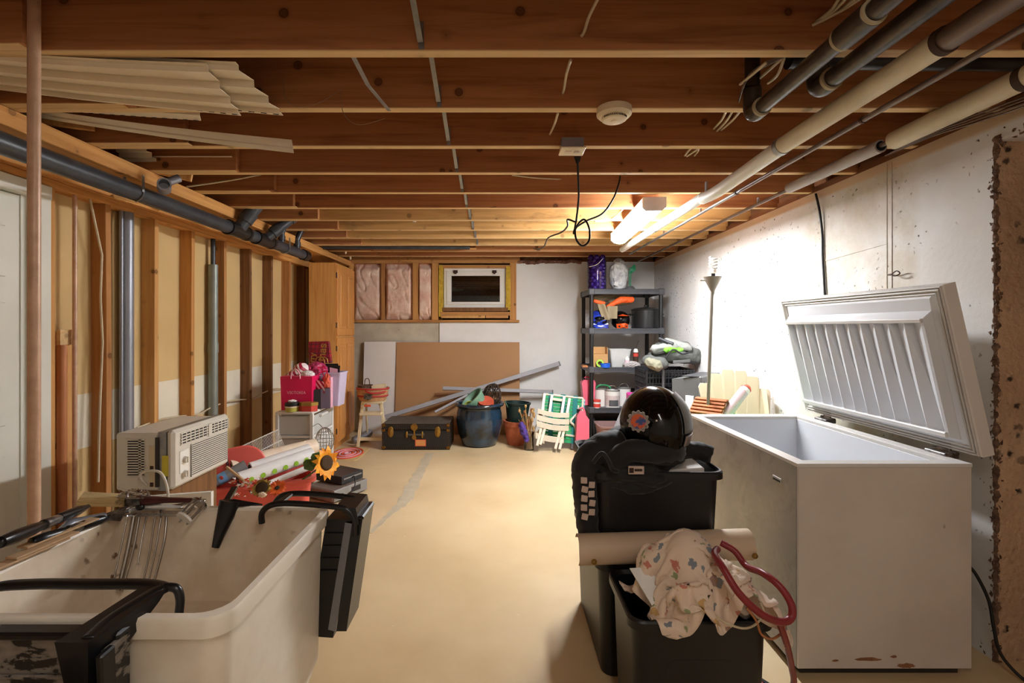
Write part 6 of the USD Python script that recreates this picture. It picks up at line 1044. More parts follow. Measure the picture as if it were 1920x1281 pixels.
# glazed blue pot and what stands in it
mat('glaze_blue', (34, 60, 82), .16, c2=(30, 33, 35), scale=5, ramp=(.38, .6), coat=.6, bump=.1); mat('pot_green', (112, 150, 124), .5, var=.06); mat('terracotta', (190, 104, 66), .75, c2=(164, 84, 54), scale=10); mat('terra_bright', (196, 84, 56), .6); mat('green_dark', (14, 42, 40), .5); mat('rings_lime', (150, 160, 70), .6)
t = T('planter', 'large dark blue glazed planter on the floor beside the trunk', 'planter'); pc_ = P(898, 842, 5.62); pc_[2] = 0; pc_[1] = 5.74
t.p('pot', lathe([(0, 0), (.18, 0), (.205, .02), (.25, .15), (.272, .28), (.268, .38), (.255, .43), (.262, .45), (.285, .465), (.288, .485), (.275, .50), (.25, .495), (.24, .46), (.245, .40), (.24, .3), (0, .29)], 48, pc_), 'glaze_blue', smooth=35)
t.p('rim_band', lathe([(.262, .452), (.29, .468), (.292, .485), (.276, .502)], 48, pc_, cap=False), 'glaze_blue', smooth=True)
def pot(t, c, r0, r1, h, mt, tilt=(0, 0, 1), rim=.025):
    F = trimesh.geometry.align_vectors([0, 0, 1], tilt)[:3, :3]
    for nm, pr in (('body', [(0, 0), (r0, 0), (r1 - .008, h - rim * 1.6), (r1 - .008, h), (r1 - .016, h), (r0 - .01, .02), (0, .02)]), ('rim', [(r1 - .01, h - rim * 1.6), (r1, h - rim * 1.6), (r1 + .004, h), (r1 - .014, h + .001)])):
        m = lathe(pr, 28, cap=False); m.vertices = m.vertices @ F.T + np.array(c); t.p(nm, m, mt, smooth=35)
t = T('flower_pot', 'sage green plastic pot lying tilted in the blue planter', 'flower pot'); pot(t, P(909, 773, 5.72), .085, .15, .25, 'pot_green', (-.62, -.22, .72), .02)
t = T('flower_pot', 'shallow terracotta bowl on top of the blue planter', 'flower pot'); c = P(909, 763, 5.62); F = trimesh.geometry.align_vectors([0, 0, 1], (.12, -.45, .88))[:3, :3]
for k in range(3): m = lathe([(.0, 0), (.08, 0), (.102 - .004 * k, .028), (.104 - .004 * k, .034), (.092, .032), (.0, .01)], 28); m.vertices = m.vertices @ F.T + c + [.004 * k, -.008 * k, .024 * k]; t.p('saucer', m, 'terra_bright', smooth=35)
t = T('garden_hoops', 'lime coiled hoops tucked in the front of the blue planter', 'hoops')
for k in range(3): t.p('hoop', tube([P(881, 762, 5.56 + .02 * k) + np.array([(.065 - .012 * k) * math.cos(q), .02 * math.sin(q), (.055 - .012 * k) * math.sin(q)]) for q in np.linspace(0, 2 * np.pi, 26)[:-1]], .007, 8, True), 'rings_lime', smooth=True)
mat('vine_brown', (70, 52, 38), .8, var=.3)
t = T('vine_ball', 'brown twisted vine ball resting on the blue planter', 'ornament'); c = P(923, 742, 5.80); rr = random.Random(12)
for k in range(16):
    n1 = np.array([rr.gauss(0, 1) for _ in range(3)]); n1 /= np.linalg.norm(n1); u = np.cross(n1, [.3, .5, .8]); u /= np.linalg.norm(u); v = np.cross(n1, u); s = rr.uniform(.85, 1.05)
    t.p('twig', tube([c + s * (np.array([.11, .10, .145]) * (u * math.cos(q) + v * math.sin(q) + .12 * n1 * math.sin(3 * q + k))) for q in np.linspace(0, 2 * np.pi, 24)[:-1]], .0042, 5, True), 'vine_brown', smooth=True)
t = T('flower_pot', 'plain terracotta pot on the floor right of the blue planter', 'flower pot'); c = P(967, 836, 5.75); c[2] = 0; pot(t, c, .10, .155, .28, 'terracotta', (.04, 0, 1), .035)
t = T('flower_pot', 'dark green plastic pot nested in the terracotta pot', 'flower pot'); c = P(969, 795, 5.80); pot(t, c, .115, .155, .26, 'green_dark', (.05, 0, 1), .012)
t.p('label_stake', bar(P(946, 752, 5.7), P(958, 775, 5.75), .02, .006), 'pot_green')
# vase of dried flowers
mat('stalk_straw', (190, 148, 92), .8, var=.25); mat('seed_brown', (138, 86, 44), .85, var=.3); mat('feather_purple', (96, 70, 160), .8, c2=(60, 40, 110), scale=40, bump=.5)
N = {'f': ('fresnel', {'IOR': 1.5}), 't': ('transparent_bsdf', {'color': (.90, .86, .78)}), 'gl': ('glossy_bsdf', {'roughness': .05}), 'm': ('mix_closure', {}), 'fm': ('math', {'math_type': 'multiply_add', 'value2': 1.0, 'value3': .06})}
reg('glass_vase', N, [('f.fac', 'fm.value1'), ('fm.value', 'm.fac'), ('t.BSDF', 'm.closure1'), ('gl.BSDF', 'm.closure2')], 'm.closure')
t = T('vase', 'clear glass vase of dried flowers on the floor before the pots', 'vase'); vb = P(992, 843, 5.48); vb[2] = 0
t.p('glass', lathe([(0, 0), (.055, 0), (.056, .01), (.050, .10), (.058, .20), (.055, .20), (.047, .10), (.05, .015), (0, .015)], 24, vb), 'glass_vase', smooth=35); rr = random.Random(8)
for k in range(34):
    q = rr.uniform(0, 6.28); s = rr.uniform(.02, .16); h = rr.uniform(.30, .50); a = vb + [rr.uniform(-.03, .03), rr.uniform(-.03, .03), .02]; b = vb + [s * math.cos(q) * 1.0, s * math.sin(q) * .6, h]
    t.p('stalk', tube([a, (a + b) / 2 + [0, 0, .02], b], .0028, 5), 'stalk_straw'); 
    if k % 2: t.p('seed_head', lump(b, (.014, .014, .020), k, .4, 3, 2), 'seed_brown' if k % 4 == 1 else 'stalk_straw', smooth=True)
for k in range(5): p = vb + [.06, 0, .2 + .05 * k]; t.p('ear', lump(p + [rr.uniform(-.05, .07), -.05, 0], (.012, .012, .032), k + 40, .5, 4, 2), 'stalk_straw', smooth=True)
t.p('plume', blob([(vb + [-.075, -.06, .27], .03, vb + [-.035, -.06, .13], .022), (vb + [-.085, -.05, .29], .026, vb + [-.06, -.05, .2], .03)], 3, .012, 40, .010), 'feather_purple', smooth=True, label='purple plume')
# folded green webbing chair and white slatted stool
mat('web_green', (24, 170, 100), .55, c2=(14, 130, 78), scale=30); mat('web_teal', (16, 122, 120), .6); mat('frame_cream', (226, 216, 196), .45); mat('check_blue', (190, 206, 204), .6, c2=(60, 120, 140), scale=60, ramp=(.45, .55))
t = T('lawn_chair', 'folded lawn chair of green webbing leaning by the back wall', 'chair'); fx = lambda px, py, Y: P(px, py, Y)
A, B, C, D = fx(1019, 739, 5.58), fx(1093, 747, 5.58), fx(1088, 838, 5.48), fx(1019, 832, 5.49)
for a, b in ((A, D), (B, C), (A, B)): t.p('frame_tube', cyl(a, b, .013, n=12), 'frame_cream', smooth=40)
for k in range(13):
    s = (k + .8) / 14; a, b = A + (D - A) * s, B + (C - B) * s; t.p('web_strap', bar(a, b, .034, .004, up=(0, -1, .25)), 'web_green')
for k in range(3):
    s = (k + .6) / 3.2; a = A + (B - A) * s; b = D + (C - D) * s; t.p('web_strap', bar(a + [0, -.005, .02], b + [0, -.005, .03], .055, .004, up=(0, -1, .25)), 'web_teal')
t.p('armrest', tube(spline([fx(1084, 760, 5.57), fx(1082, 775, 5.55), fx(1070, 790, 5.50), fx(1078, 800, 5.50), fx(1082, 820, 5.49), fx(1080, 838, 5.48)], 6), .014, 10), 'frame_cream', smooth=True); t.p('brace', bar(fx(1060, 815, 5.50), fx(1080, 818, 5.49), .02, .02), 'frame_cream'); t.p('foot_cap', cyl(fx(1073, 832, 5.48), fx(1073, 842, 5.47), .022, n=12), 'crt_grey', smooth=40)
t.p('side_web', bar(fx(1094, 749, 5.575), fx(1088, 836, 5.48), .04, .006, up=(0, -1, .25)), 'check_blue')
t = T('folding_stool', 'white slatted folding stool leaning on the green lawn chair', 'stool')
def slat(px0, py0, px1, py1, h, Y, bend=3, nm='slat'):
    us = np.linspace(0, 1, 9); top = [P(px0 + (px1 - px0) * u, py0 + (py1 - py0) * u + bend * math.sin(math.pi * u), Y) for u in us]; bot = [P(px0 + (px1 - px0) * u, py0 + (py1 - py0) * u + bend * math.sin(math.pi * u) + h, Y - .01) for u in us]
    pl = [(p[0], p[2]) for p in top] + [(p[0], p[2]) for p in bot[::-1]]; t.p(nm, prism(pl, .02, (0, Y + .0, 0), (1, 0, 0), (0, 0, 1)), 'frame_cream')
for px0, px1, py in ((1017, 1021, 738), (1031, 1036, 740), (1054, 1056, 743), (1064, 1066, 746)): t.p('leg', bar(P(px0 + 4, py + 1, 5.55), P(px0 - 1, 776, 5.44), .032, .02, up=(0, -1, .2), b=.003), 'frame_cream')
slat(1008, 766, 1067, 774, 9, 5.43); slat(1006, 777, 1067, 786, 10, 5.42); slat(1006, 789, 1066, 798, 10, 5.41); slat(1004, 811, 1057, 820, 11, 5.39, 2)
t.p('top_bar', bar(P(1034, 748, 5.55), P(1056, 751, 5.55), .03, .02, up=(0, -1, .2)), 'frame_cream')
for a, b in (((1016, 796), (1007, 836)), ((1023, 798), (1013, 834)), ((1052, 802), (1041, 842)), ((1058, 804), (1049, 843))): t.p('leg', bar(P(*a, 5.42), P(*b, 5.34), .03, .02, up=(0, -1, .2), b=.003), 'frame_cream')
# pink fuel cans
mat('can_pink', (236, 104, 128), .4, var=.06)
def fuel_can(label, px0, px1, py0, py1, Y, d, cut):
    t = T('fuel_can', label, 'fuel can'); a, b = P(px0, py1, Y), P(px1, py0, Y); x0, x1, z0, z1 = a[0], b[0], a[2], b[2]; h, w = z1 - z0, x1 - x0
    if cut: pl = [(x0 + .02, z0), (x1, z0), (x1, z0 + h * .80), (x0 + w * .55, z1), (x0 + w * .25, z1), (x0 + w * .05, z1 - h * .12), (x0 - .01, z0 + .03)]
    else: pl = [(x0 + w * .15, z0), (x1 - w * .1, z0), (x1, z1 - h * .1), (x1 - w * .1, z1), (x0 + w * .15, z1), (x0, z1 - h * .12)]
    t.p('body', prism(pl, d, (0, Y + d, 0), (1, 0, 0), (0, 0, 1)), 'can_pink'); t.p('handle', tube(spline([(x0 + w * .25, Y + d / 2, z1 - .01), (x0 + w * .35, Y + d / 2, z1 + .03), (x0 + w * .6, Y + d / 2, z1 + .025), (x0 + w * .75, Y + d / 2, z1 - .04 if cut else z1 - .005)], 5), .010, 8), 'can_pink', smooth=True); t.p('cap', cyl((x0 + w * .2, Y + d / 2, z1 - .02), (x0 + w * .2, Y + d / 2, z1 + .02), .02, n=16), 'plastic_black', smooth=40)
fuel_can('tall pink plastic can on the floor by the shelving foot', 1081, 1105, 772, 848, 5.36, .10, True)
# step stool with basket
mat('stool_cream', (226, 206, 168), .6, var=.08)
t = T('step_stool', 'small cream wooden step stool beside the trunk', 'stool'); 
for a, b in (((680, 756), (671, 838)), ((715, 756), (722, 834))): t.p('leg', bar(P(*a, 5.62), P(*b, 5.56), .035, .022, up=(0, -1, 0), b=.003), 'stool_cream')
for a, b in (((710, 752), (724, 800)), ((686, 752), (688, 790))): t.p('rear_leg', bar(P(*a, 5.75), P(a[0] + (b[0] - a[0]) * 1.6, 615 + FPX * EYE / 5.98, 5.98), .03, .02, up=(1, 0, 0), b=.003), 'stool_cream')
t.p('top', box(P(678, 0, 5.6)[0], P(718, 0, 5.6)[0], 5.58, 5.78, P(0, 757, 5.6)[2], P(0, 752, 5.6)[2], .004), 'stool_cream'); t.p('step', box(P(676, 0, 5.58)[0], P(717, 0, 5.58)[0], 5.52, 5.66, P(0, 778, 5.58)[2], P(0, 773, 5.58)[2], .004), 'stool_cream')
t.p('rung', box(P(674, 0, 5.6)[0], P(720, 0, 5.6)[0], 5.575, 5.60, P(0, 826, 5.6)[2], P(0, 820, 5.6)[2], .003), 'stool_cream'); t.p('price_tag', box(P(683, 0, 5.57)[0], P(695, 0, 5.57)[0], 5.565, 5.575, P(0, 763, 5.57)[2], P(0, 759, 5.57)[2]), 'letter_red')
mat('basket_weave', (206, 158, 112), .75, c2=(180, 130, 88), scale=40, bump=.6, bscale=90); mat('basket_red', (190, 50, 50), .6); mat('basket_brown', (112, 78, 54), .8, c2=(80, 56, 40), scale=60, bump=.6, bscale=120); mat('pine_grey', (96, 84, 70), .85)
t = T('basket', 'oval splint basket with red bands and pine sprig on the stool', 'basket'); bcn = P(699, 752, 5.66); bcn[2] = P(0, 752, 5.6)[2] + .002; e = lambda w, d, z: np.c_[[(w * math.cos(q), d * math.sin(q)) for q in np.linspace(0, 2 * np.pi, 33)[:-1]], np.full(32, z)] + bcn
t.p('bowl', loft([e(.15, .10, 0), e(.175, .125, .07), e(.188, .135, .15), e(.178, .125, .15), e(.16, .11, .06), e(.14, .09, .012)]), 'basket_weave', smooth=35)
for z, k in ((.055, .176), (.14, .190)): t.p('band', tube([np.array([bcn[0] + k * math.cos(q), bcn[1] + k * .72 * math.sin(q), bcn[2] + z]) for q in np.linspace(0, 2 * np.pi, 40)[:-1]], .009, 8, True, sx=.5), 'basket_red', smooth=True)
t.p('handle', tube(spline([bcn + [-.05, -.13, .12], bcn + [.02, -.15, .10], bcn + [.12, -.12, .10], bcn + [.17, -.08, .11]], 6), .010, 8), 'basket_red', smooth=True); rr = random.Random(5)
t.p('pine_sprig', cat(*[hull([bcn + np.array([-.02 + rr.uniform(-.05, .05), -.135 + rr.uniform(-.02, .01), .055 + rr.uniform(-.035, .035)]) for _ in range(5)]) for _ in range(14)]), 'pine_grey', kind='stuff')
t = T('basket', 'small round brown basket with loop handle inside the oval one', 'basket'); c = bcn + [-.085, .0, .09]; t.p('bowl', lathe([(0, 0), (.075, 0), (.085, .085), (.078, .085), (.068, .02), (0, .02)], 24, c), 'basket_brown', smooth=35); t.p('handle', tube(spline([c + [-.02, .03, .08], c + [-.01, .03, .15], c + [.03, .03, .15], c + [.04, .03, .08]], 6), .005, 6), 'basket_brown', smooth=True)
t = T('basket', 'square pale basket tray inside the oval one', 'basket'); c = bcn + [.075, .0, .13]; t.p('tray', mv(cat(box(-.08, .08, -.05, .05, 0, .012), *[box(x, x + .008, -.05, .05, 0, .05) for x in (-.08, .072)], *[box(-.08, .08, y, y + .008, 0, .05) for y in (-.05, .042)]), c, 8, ry=-6), 'stool_cream')
# mat and shoe on the floor
t = T('swirl_rug', 'red and pink swirl woven mat lying by the oak cabinet foot', 'mat'); mc = np.array([-1.68, 5.28, 0])
t.p('base', prism(rrect(.36, .5, .05, 4), .006, mc), 'board_tan')
for k in range(6): t.p('swirl', tube([mc + np.array([(.16 - .026 * k) * math.cos(q), (.22 - .035 * k) * math.sin(q), .010]) for q in np.linspace(0, 2 * np.pi, 30)[:-1]], .010, 6, True, sx=.8), 'letter_red' if k % 2 == 0 else 'pink_pale', smooth=True)
solo('shoe', blob([(np.array([-1.74, 5.78, .045]), .045, np.array([-1.66, 5.9, .06]), .05), (np.array([-1.66, 5.92, .05]), .05, np.array([-1.64, 5.98, .08]), .045)], 2, .004, 12, .015), 'conduit', 'grey cloth slipper on the floor at the cabinet corner', 'shoe', smooth=True)

# ---- shelving unit
mat('shelf_grey', (74, 74, 78), .5, var=.1); mat('shelf_post', (26, 25, 26), .45)
X0, X1, Y0, Y1 = 1.02, 1.885, 5.6, 6.2; SZ = [1.825, 1.367, .917, .448, .045]
t = T('shelving_unit', 'grey plastic five tier shelving unit with black posts in the corner', 'shelving')
for z in SZ:
    s = t.p('shelf', cat(box(X0, X1, Y0, Y1, z - .012, z, .004), box(X0, X1, Y0, Y0 + .012, z - .055, z + .008, .003), box(X0, X1, Y1 - .012, Y1, z - .055, z + .008, .003), box(X0, X0 + .012, Y0, Y1, z - .055, z + .008, .003), box(X1 - .012, X1, Y0, Y1, z - .055, z + .008, .003)), 'shelf_grey')
    for x in (X0 + .028, X1 - .028):
        for y in (Y0 + .028, Y1 - .028): t.p('corner_block', box(x - .036, x + .036, y - .036, y + .036, z - .062, z + .014, .010), 'shelf_grey', under=s)
    t.p('groove', box(X0 + .07, X1 - .07, Y0 - .0015, Y0, z - .026, z - .020), 'crt_dark', under=s)
for x in (X0 + .028, X1 - .028):
    for y in (Y0 + .028, Y1 - .028):
        for za, zb in zip(SZ[1:], SZ[:-1]): t.p('post', cyl((x, y, za + .01), (x, y, zb - .06), .024, n=16), 'shelf_post', smooth=40)
S = lambda i: SZ[i] + .001
def at(px, Y): return (px - CX) / FPX * Y
# top shelf
mat('orn_purple', (84, 40, 170), .15, .3, var=.5, scale=30, coat=.6); mat('bag_white', (226, 226, 226), .4, c2=(196, 196, 198), scale=14, bump=.6, bscale=30); mat('stake_green', (28, 130, 90), .4, var=.2)
N = {'f': ('fresnel', {'IOR': 1.4}), 't': ('transparent_bsdf', {'color': (.92, .92, .95)}), 'gl': ('glossy_bsdf', {'roughness': .06}), 'm': ('mix_closure', {}), 'fm': ('math', {'math_type': 'multiply_add', 'value2': .9, 'value3': .02})}
reg('clear_tube', N, [('f.fac', 'fm.value1'), ('fm.value', 'm.fac'), ('t.BSDF', 'm.closure1'), ('gl.BSDF', 'm.closure2')], 'm.closure')
t = T('ornament_tube', 'clear tube packed with purple ornaments standing on the top shelf', 'ornament'); c = (at(1119, 5.8), 5.8, S(0)); t.p('tube', lathe([(.112, 0), (.112, .40)], 36, c, cap=False), 'clear_tube', smooth=True); rr = random.Random(2)
for k in range(60):
    lv, j = divmod(k, 6); q = j * 1.047 + lv * .5; rad = .068 + .008 * (k % 2); t.p('bauble', ball((c[0] + rad * math.cos(q), c[1] + rad * math.sin(q), c[2] + .034 + lv * .0395), .033 + .003 * (k % 3), sub=2), 'orn_purple', smooth=True)
t.p('core', cyl((c[0], c[1], c[2] + .002), (c[0], c[1], c[2] + .39), .05), 'orn_purple', smooth=40); t.p('glint_strip', bar((c[0] + .02, c[1] - .11, c[2] + .03), (c[0] + .02, c[1] - .11, c[2] + .22), .022, .004, up=(0, 1, 0)), 'clear_film'); t.p('cord', tube(spline([(c[0] - .10, c[1] - .06, c[2] + .28), (c[0] - .02, c[1] - .115, c[2] + .30), (c[0] + .05, c[1] - .1, c[2] + .37)], 6), .004, 6), 'paper_white', smooth=True)
t = T('bag_of_stuffing', 'white plastic bag of stuffing on the top shelf', 'bag'); c = np.array([at(1160, 5.82), 5.82, S(0)]); t.p('body', blob([(c + [-.0, 0, .09], .085, c + [.01, .03, .24], .10), (c + [.02, 0, .24], .08, c + [.0, 0, .33], .05), (c + [-.06, -.02, .18], .05, c + [-.02, -.02, .30], .06)], 9, .018, 22, .016), 'bag_white', smooth=True); t.p('tag', plate(c + [-.085, -.11, .06], c + [-.04, -.115, .045], c + [-.025, -.11, .09], c + [-.07, -.105, .105], .003), 'paper_white')
t = T('garden_ornament', 'green metal leaf ornament on a grey dome base on the top shelf', 'ornament'); c = np.array([at(1181, 5.72), 5.72, S(0)]); t.p('base', lathe([(0, 0), (.062, 0), (.058, .025), (.035, .045), (0, .05)], 24, c), 'crt_grey', smooth=True)
for s in (-.006, .010): t.p('stem', tube(spline([c + [s, 0, .04], c + [s, 0, .14], c + [s * 1.4, 0, .22], c + [.02 + s, 0, .27]], 6), .006, 8), 'stake_green', smooth=True)
for a, b, w in (((.01, .19), (.06, .30), .030), ((-.005, .19), (.035, .235), .016)): p, q = c + [a[0], -.01, a[1]], c + [b[0], -.01, b[1]]; t.p('leaf', hull([p, q, (p + q) / 2 + [w, 0, -w * .3], (p + q) / 2 + [-w, 0, w * .4], (p + q) / 2 + [0, -.012, 0], q + [-.02, 0, .0], q + [.005, 0, -.02]]), 'stake_green')
# second shelf
mat('helmet_blue', (36, 60, 170), .2, c2=(20, 22, 30), scale=14, ramp=(.42, .5), coat=.8); mat('vest_khaki', (162, 146, 116), .85, var=.2, bump=.4, bscale=40); mat('hi_vis', (250, 100, 36), .6, var=.08); mat('helmet_orange', (244, 90, 30), .3, coat=.5); mat('pot_dark', (44, 44, 44), .35, .3, var=.2)
t = T('helmet', 'blue and black helmet at the left of the second shelf', 'helmet'); c = np.array([at(1121, 5.78), 5.78, S(1)]); t.p('shell', ball(c + [0, 0, .11], 1, (.11, .125, .115), 3), 'helmet_blue', smooth=True); t.p('chin_bar', loft([np.array([(.10 * math.cos(q), -.10 + .05 * math.sin(q) - .02, z) for q in np.linspace(0, 2 * np.pi, 20)[:-1]]) + c for z in (.0, .05)]), 'helmet_blue', smooth=30); t.p('stripe', tube(spline([c + [-.09, -.13, .06], c + [0, -.165, .03], c + [.09, -.13, .06]], 6), .010, 8), 'paper_white', smooth=True); t.p('visor', ball(c + [0, -.03, .12], 1, (.085, .105, .05), 3), 'visor_dark', smooth=True)
t = T('safety_vest', 'khaki and orange high visibility jacket stuffed over the helmets', 'jacket'); t.p('back', blob([Q(1118, 560, 5.86, .035, 1172, 556, 5.86, .05), Q(1150, 566, 5.85, .05, 1180, 562, 5.86, .045)], 4, .010, 18, .016), 'vest_khaki', smooth=True)
t.p('left_panel', sheet(lambda u, v: P(1120 + 14 * u + 10 * v, 570 + 30 * v, 5.66 + .02 * math.sin(5 * u)), 8, 10, .01), 'vest_khaki', smooth=True); t.p('right_panel', sheet(lambda u, v: P(1138 + 20 * u + 2 * v - 3 * u * v, 574 + 24 * v, 5.655 + .02 * math.sin(4 * u + 1)), 8, 10, .01), 'vest_khaki', smooth=True)
t.p('orange_sleeve', blob([Q(1140, 575, 5.70, .02, 1165, 562, 5.70, .035), Q(1165, 562, 5.70, .037, 1184, 562, 5.72, .03), Q(1116, 565, 5.69, .018, 1132, 569, 5.68, .02)], 5, .006, 24, .012), 'hi_vis', smooth=True)
t = T('helmet', 'orange and black motocross helmet in the middle of the second shelf', 'helmet'); c = np.array([at(1163, 5.8), 5.8, S(1)]); t.p('shell', ball(c + [0, 0, .105], 1, (.11, .12, .11), 3), 'helmet_black', smooth=True); t.p('chin_bar', hull([c + np.array(p) for p in ((-.07, -.12, .0), (.06, -.12, .0), (-.075, -.11, .06), (.065, -.12, .055), (.0, -.17, .02), (.02, -.17, .07), (-.03, -.165, .06), (.06, -.06, .0), (-.06, -.06, .0))]), 'helmet_orange'); t.p('peak', hull([c + np.array(p) for p in ((-.06, -.08, .155), (.07, -.08, .155), (.06, -.18, .15), (-.04, -.18, .15), (0, -.12, .175))]), 'helmet_orange')
for s in (-.045, .03): t.p('vent', ball(c + [s, -.150, .032], .011, (1, .5, 1)), 'plastic_black')
t = T('stock_pot', 'large dark lidded stock pot at the right of the second shelf', 'pot'); c = np.array([at(1211, 5.84), 5.84, S(1)]); t.p('body', lathe([(0, 0), (.160, 0), (.168, .012), (.168, .22), (.174, .226), (0, .226)], 40, c), 'pot_dark', smooth=30); t.p('lid', lathe([(.176, .226), (.178, .234), (.12, .252), (.03, .262), (0, .262)], 40, c), 'pot_dark', smooth=30); t.p('knob', cat(cyl(c + [0, 0, .258], c + [0, 0, .275], .008), lathe([(0, .27), (.022, .272), (.022, .285), (0, .29)], 16, c)), 'plastic_black', smooth=30)
for s in (-1, 1): t.p('handle', tube(spline([c + [s * .165, -.04, .17], c + [s * .20, -.04, .175], c + [s * .20, .04, .175], c + [s * .165, .04, .17]], 5), .007, 8), 'plastic_black', smooth=True)
# third shelf
mat('carton_tan', (196, 150, 96), .75); mat('tape_blue', (30, 90, 200), .5)
c = np.array([at(1124, 5.75), 5.75, S(2)]); t = T('cardboard_box', 'small open brown cardboard box on the third shelf', 'box')
for b in (box(-.085, .085, .06, .066, 0, .235), box(-.085, -.079, -.06, .066, 0, .235), box(.079, .085, -.06, .066, 0, .235), box(-.085, .085, -.066, -.06, 0, .15), box(-.085, .085, -.06, .066, 0, .005)): t.p('wall', mv(b, c), 'carton_tan')
t.p('shelf_flap', mv(box(-.08, .08, -.06, .06, .15, .154), c), 'carton_tan')
t = T('tape_roll', 'roll of blue masking tape before the small carton', 'tape'); c = np.array([at(1135, 5.63), 5.64, S(2)]); t.p('', lathe([(.034, 0), (.058, 0), (.058, .05), (.034, .05)], 28, c, cap=False), 'tape_blue', smooth=30)
t = T('tape_roll', 'lime green tape roll leaning by the blue tape', 'tape'); t.p('', mv(lathe([(.024, 0), (.044, 0), (.044, .03), (.024, .03)], 24, cap=False), np.array([at(1124, 5.66), 5.66, S(2) + .045]), rx=80), 'lime', smooth=30)
t = T('plastic_tub', 'clear plastic tub in the middle of the third shelf', 'tub'); c = np.array([at(1160, 5.78), 5.78, S(2)]); t.p('tub', loft([np.c_[rrect(w, d, .02, 3), np.full(16, z)] + c for w, d, z in ((.20, .16, 0), (.25, .2, .2), (.262, .21, .2), (.262, .21, .212), (.24, .19, .212), (.19, .15, .01))]), 'frosted', smooth=30)
t = T('bottle', 'small white bottle with red print beside the clear tub', 'bottle'); c = np.array([at(1176, 5.66), 5.66, S(2)]); t.p('body', lathe([(0, 0), (.027, 0), (.027, .10), (.018, .115), (.0, .115)], 20, c), 'paper_white', smooth=30); t.p('cap', cyl(c + [0, 0, .115], c + [0, 0, .13], .014), 'paper_white', smooth=40); t.p('label', lathe([(.0275, .045), (.0275, .085)], 20, c, cap=False), 'wrap_pink', smooth=True)
t = T('spray_can', 'amber and white can with thin straw on the third shelf', 'spray can'); c = np.array([at(1192, 5.78), 5.78, S(2)]); t.p('body', lathe([(0, 0), (.03, 0), (.03, .17), (.0, .17)], 20, c), 'rust_dark', smooth=30); t.p('band', lathe([(.031, .12), (.031, .16)], 20, c, cap=False), 'box_red', smooth=True); t.p('cap', lathe([(.03, .17), (.026, .20), (.012, .215), (0, .215)], 20, c), 'paper_white', smooth=30); t.p('straw', cyl(c + [0, 0, .21], c + [.035, 0, .31], .003, n=6), 'rust_dark')
solo('rag', lump((at(1184, 5.66), 5.66, S(2) + .028), (.075, .04, .034), 3, .45, 3, 4, True), 'foam_grey', 'crumpled grey rag at the right of the third shelf', 'rag', smooth=True)
solo('wood_scrap', box(at(1092, 5.66), at(1102, 5.66), 5.64, 5.75, S(2), S(2) + .022, .003), 'pvc_tan', 'small orange wood scrap at the left end of the third shelf', 'wood')
# fourth shelf
fuel_can('pink plastic can standing on the fourth shelf', 1091, 1117, 713, 760, 5.72, .14, False)
mat('can_white', (230, 226, 220), .35, var=.05); mat('can_label', (206, 190, 186), .5, c2=(150, 60, 70), scale=34, ramp=(.3, .36)); mat('handle_green', (40, 150, 90), .4)
def can(label, px, Y, r, h, lab, kind='paint can'):
    t = T('paint_can', label, kind); c = np.array([at(px, Y), Y, S(3)]); t.p('body', lathe([(0, 0), (r, 0), (r, h), (0, h)], 28, c), 'can_white', smooth=30); t.p('rim', lathe([(r - .004, h - .004), (r + .003, h - .002), (r + .003, h + .006), (r - .008, h + .006), (r - .01, h)], 28, c, cap=False), 'galv', smooth=30); t.p('label', lathe([(r + .001, h * .12), (r + .001, h * .72)], 28, c, cap=False), lab, smooth=True); t.p('bail', tube(spline([c + [-r - .002, 0, h * .8], c + [-r * .6, -.01, h + .04], c + [r * .3, -.01, h + .05], c + [r + .002, 0, h * .8]], 6), .0025, 6), 'steel', smooth=True); return t, c
can('tall white paint pail behind the small red jar', 1127, 5.80, .078, .20, 'can_white')[0].p('hoop', tube([np.array([at(1131, 5.79) + .085 * math.cos(q), 5.78, S(3) + .205 + .045 * math.sin(q)]) for q in np.linspace(0, np.pi, 12)], .010, 8), 'handle_green', smooth=True)
t, c = can('large white paint can with red lettered label in the middle of the fourth shelf', 1148, 5.70, .086, .195, 'can_label'); t.p('label_block', lathe([(.0885, .02), (.0885, .09)], 28, c, cap=False), 'crt_grey', smooth=True); t.parts[-1]['mesh'] = t.parts[-1]['mesh'].slice_plane(c + [0, -.07, 0], (0, -1, 0))
can('white paint can at the right of the lettered paint can', 1170, 5.80, .078, .21, 'can_white')
t = T('jar', 'small white jar with red lid at the front of the fourth shelf', 'jar'); c = np.array([at(1119, 5.63), 5.64, S(3)]); t.p('body', lathe([(0, 0), (.045, 0), (.045, .075), (0, .075)], 24, c), 'can_white', smooth=30); t.p('label', lathe([(.0455, .01), (.0455, .05)], 24, c, cap=False), 'box_red', smooth=True); t.p('lid', lathe([(.047, .072), (.047, .095), (0, .095)], 24, c), 'box_red', smooth=30)
solo('paint_brush', bar((at(1180, 5.66), 5.66, S(3) + .001), (at(1183, 5.68), 5.70, S(3) + .15), .025, .012), 'crt_dark', 'dark brush standing right of the white paint cans', 'brush')
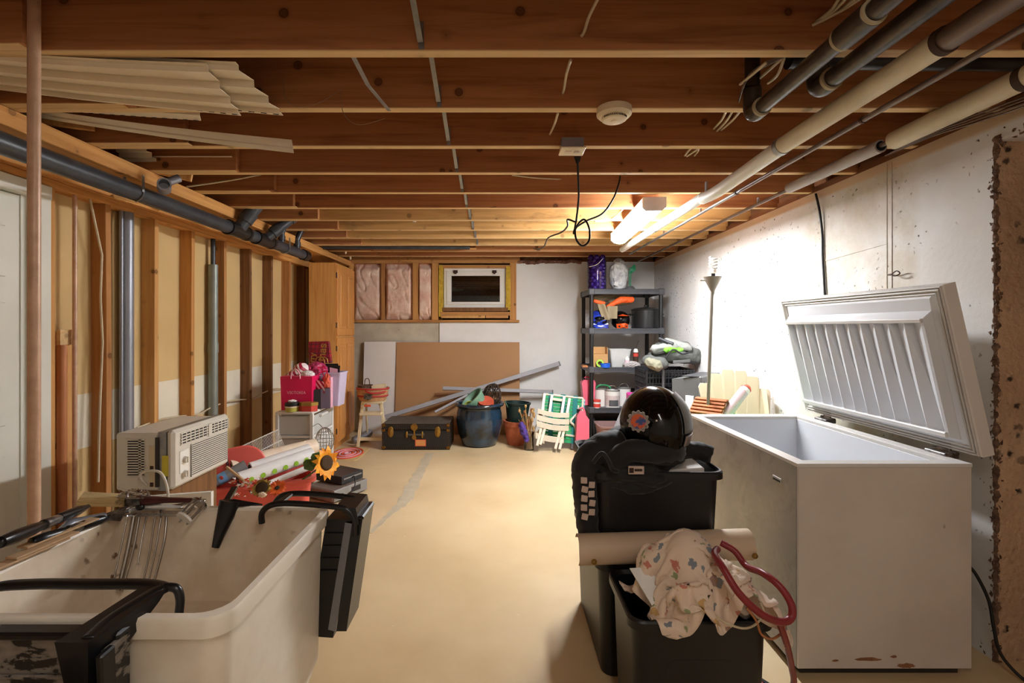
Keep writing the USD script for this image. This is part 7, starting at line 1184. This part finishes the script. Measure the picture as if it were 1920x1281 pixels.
t = T('cooking_pan', 'black pan behind the brush on the fourth shelf', 'pan'); c = np.array([at(1198, 5.95), 5.95, S(3)]); t.p('body', lathe([(0, 0), (.12, 0), (.13, .17), (.122, .17), (.11, .01), (0, .01)], 28, c), 'pot_dark', smooth=30); t.p('rim', lathe([(.128, .168), (.136, .172), (.128, .176)], 28, c, cap=False), 'plastic_black', smooth=True)
t = T('plastic_bowl', 'magenta plastic bowl peeking behind the helmet on the fourth shelf', 'bowl'); c = np.array([at(1213, 5.72), 5.72, S(3)]); t.p('', lathe([(0, 0), (.07, 0), (.095, .19), (.1, .2), (.088, .19), (.06, .01), (0, .01)], 28, c), 'magenta_lid', smooth=30)
# floor level: bins
mat('bin_mauve', (150, 116, 112), .45, var=.1)
t = T('laundry_bin', 'mauve grey open bin with dark inside under the shelves', 'bin'); c = np.array([at(1146, 5.42), 5.36, 0]); lr = lambda w, d, z: np.c_[rrect(w, d, .05, 5), np.full(24, z)] + c
t.p('tub', loft([lr(.26, .24, 0), lr(.34, .32, .30), lr(.36, .34, .30), lr(.365, .345, .318), lr(.33, .31, .318), lr(.25, .23, .02)]), 'bin_mauve', smooth=30)
solo('bin_lid', hull([P(1142, 822, 5.33), P(1168, 790, 5.33), P(1176, 742, 5.45), P(1190, 742, 5.45), P(1168, 826, 5.33), P(1144, 826, 5.4), P(1176, 745, 5.5)]), 'alu_grey', 'grey lid leaning upright in the mauve bin', 'lid')
mat('slat_dark', (70, 60, 56), .6)
t = T('sandals', 'pair of dark sandals with pale edges piled before the mauve bin', 'shoes'); 
for k in range(3): p = P(1136 + 8 * k, 846 - 5 * k, 4.6); p[2] = .02 + .05 * k; t.p('sole', mv(prism(rrect(.26, .09, .042, 5), .02, (0, 0, 0)), p, 20 + 12 * k, ry=-8 - 5 * k), 'slat_dark' if k != 1 else 'stool_cream'); t.p('strap', mv(tube(spline([(-.02, -.045, .01), (-.0, -.03, .05), (0, .03, .05), (-.02, .045, .01)], 5), .010, 8), p, 20 + 12 * k), 'slat_dark', smooth=True)
solo('crate_stack', box(1.10, 1.78, 5.72, 6.1, .047, .30, .01), 'plastic_tote', 'black bin at the bottom of the shelving', 'bin')
emit_all()
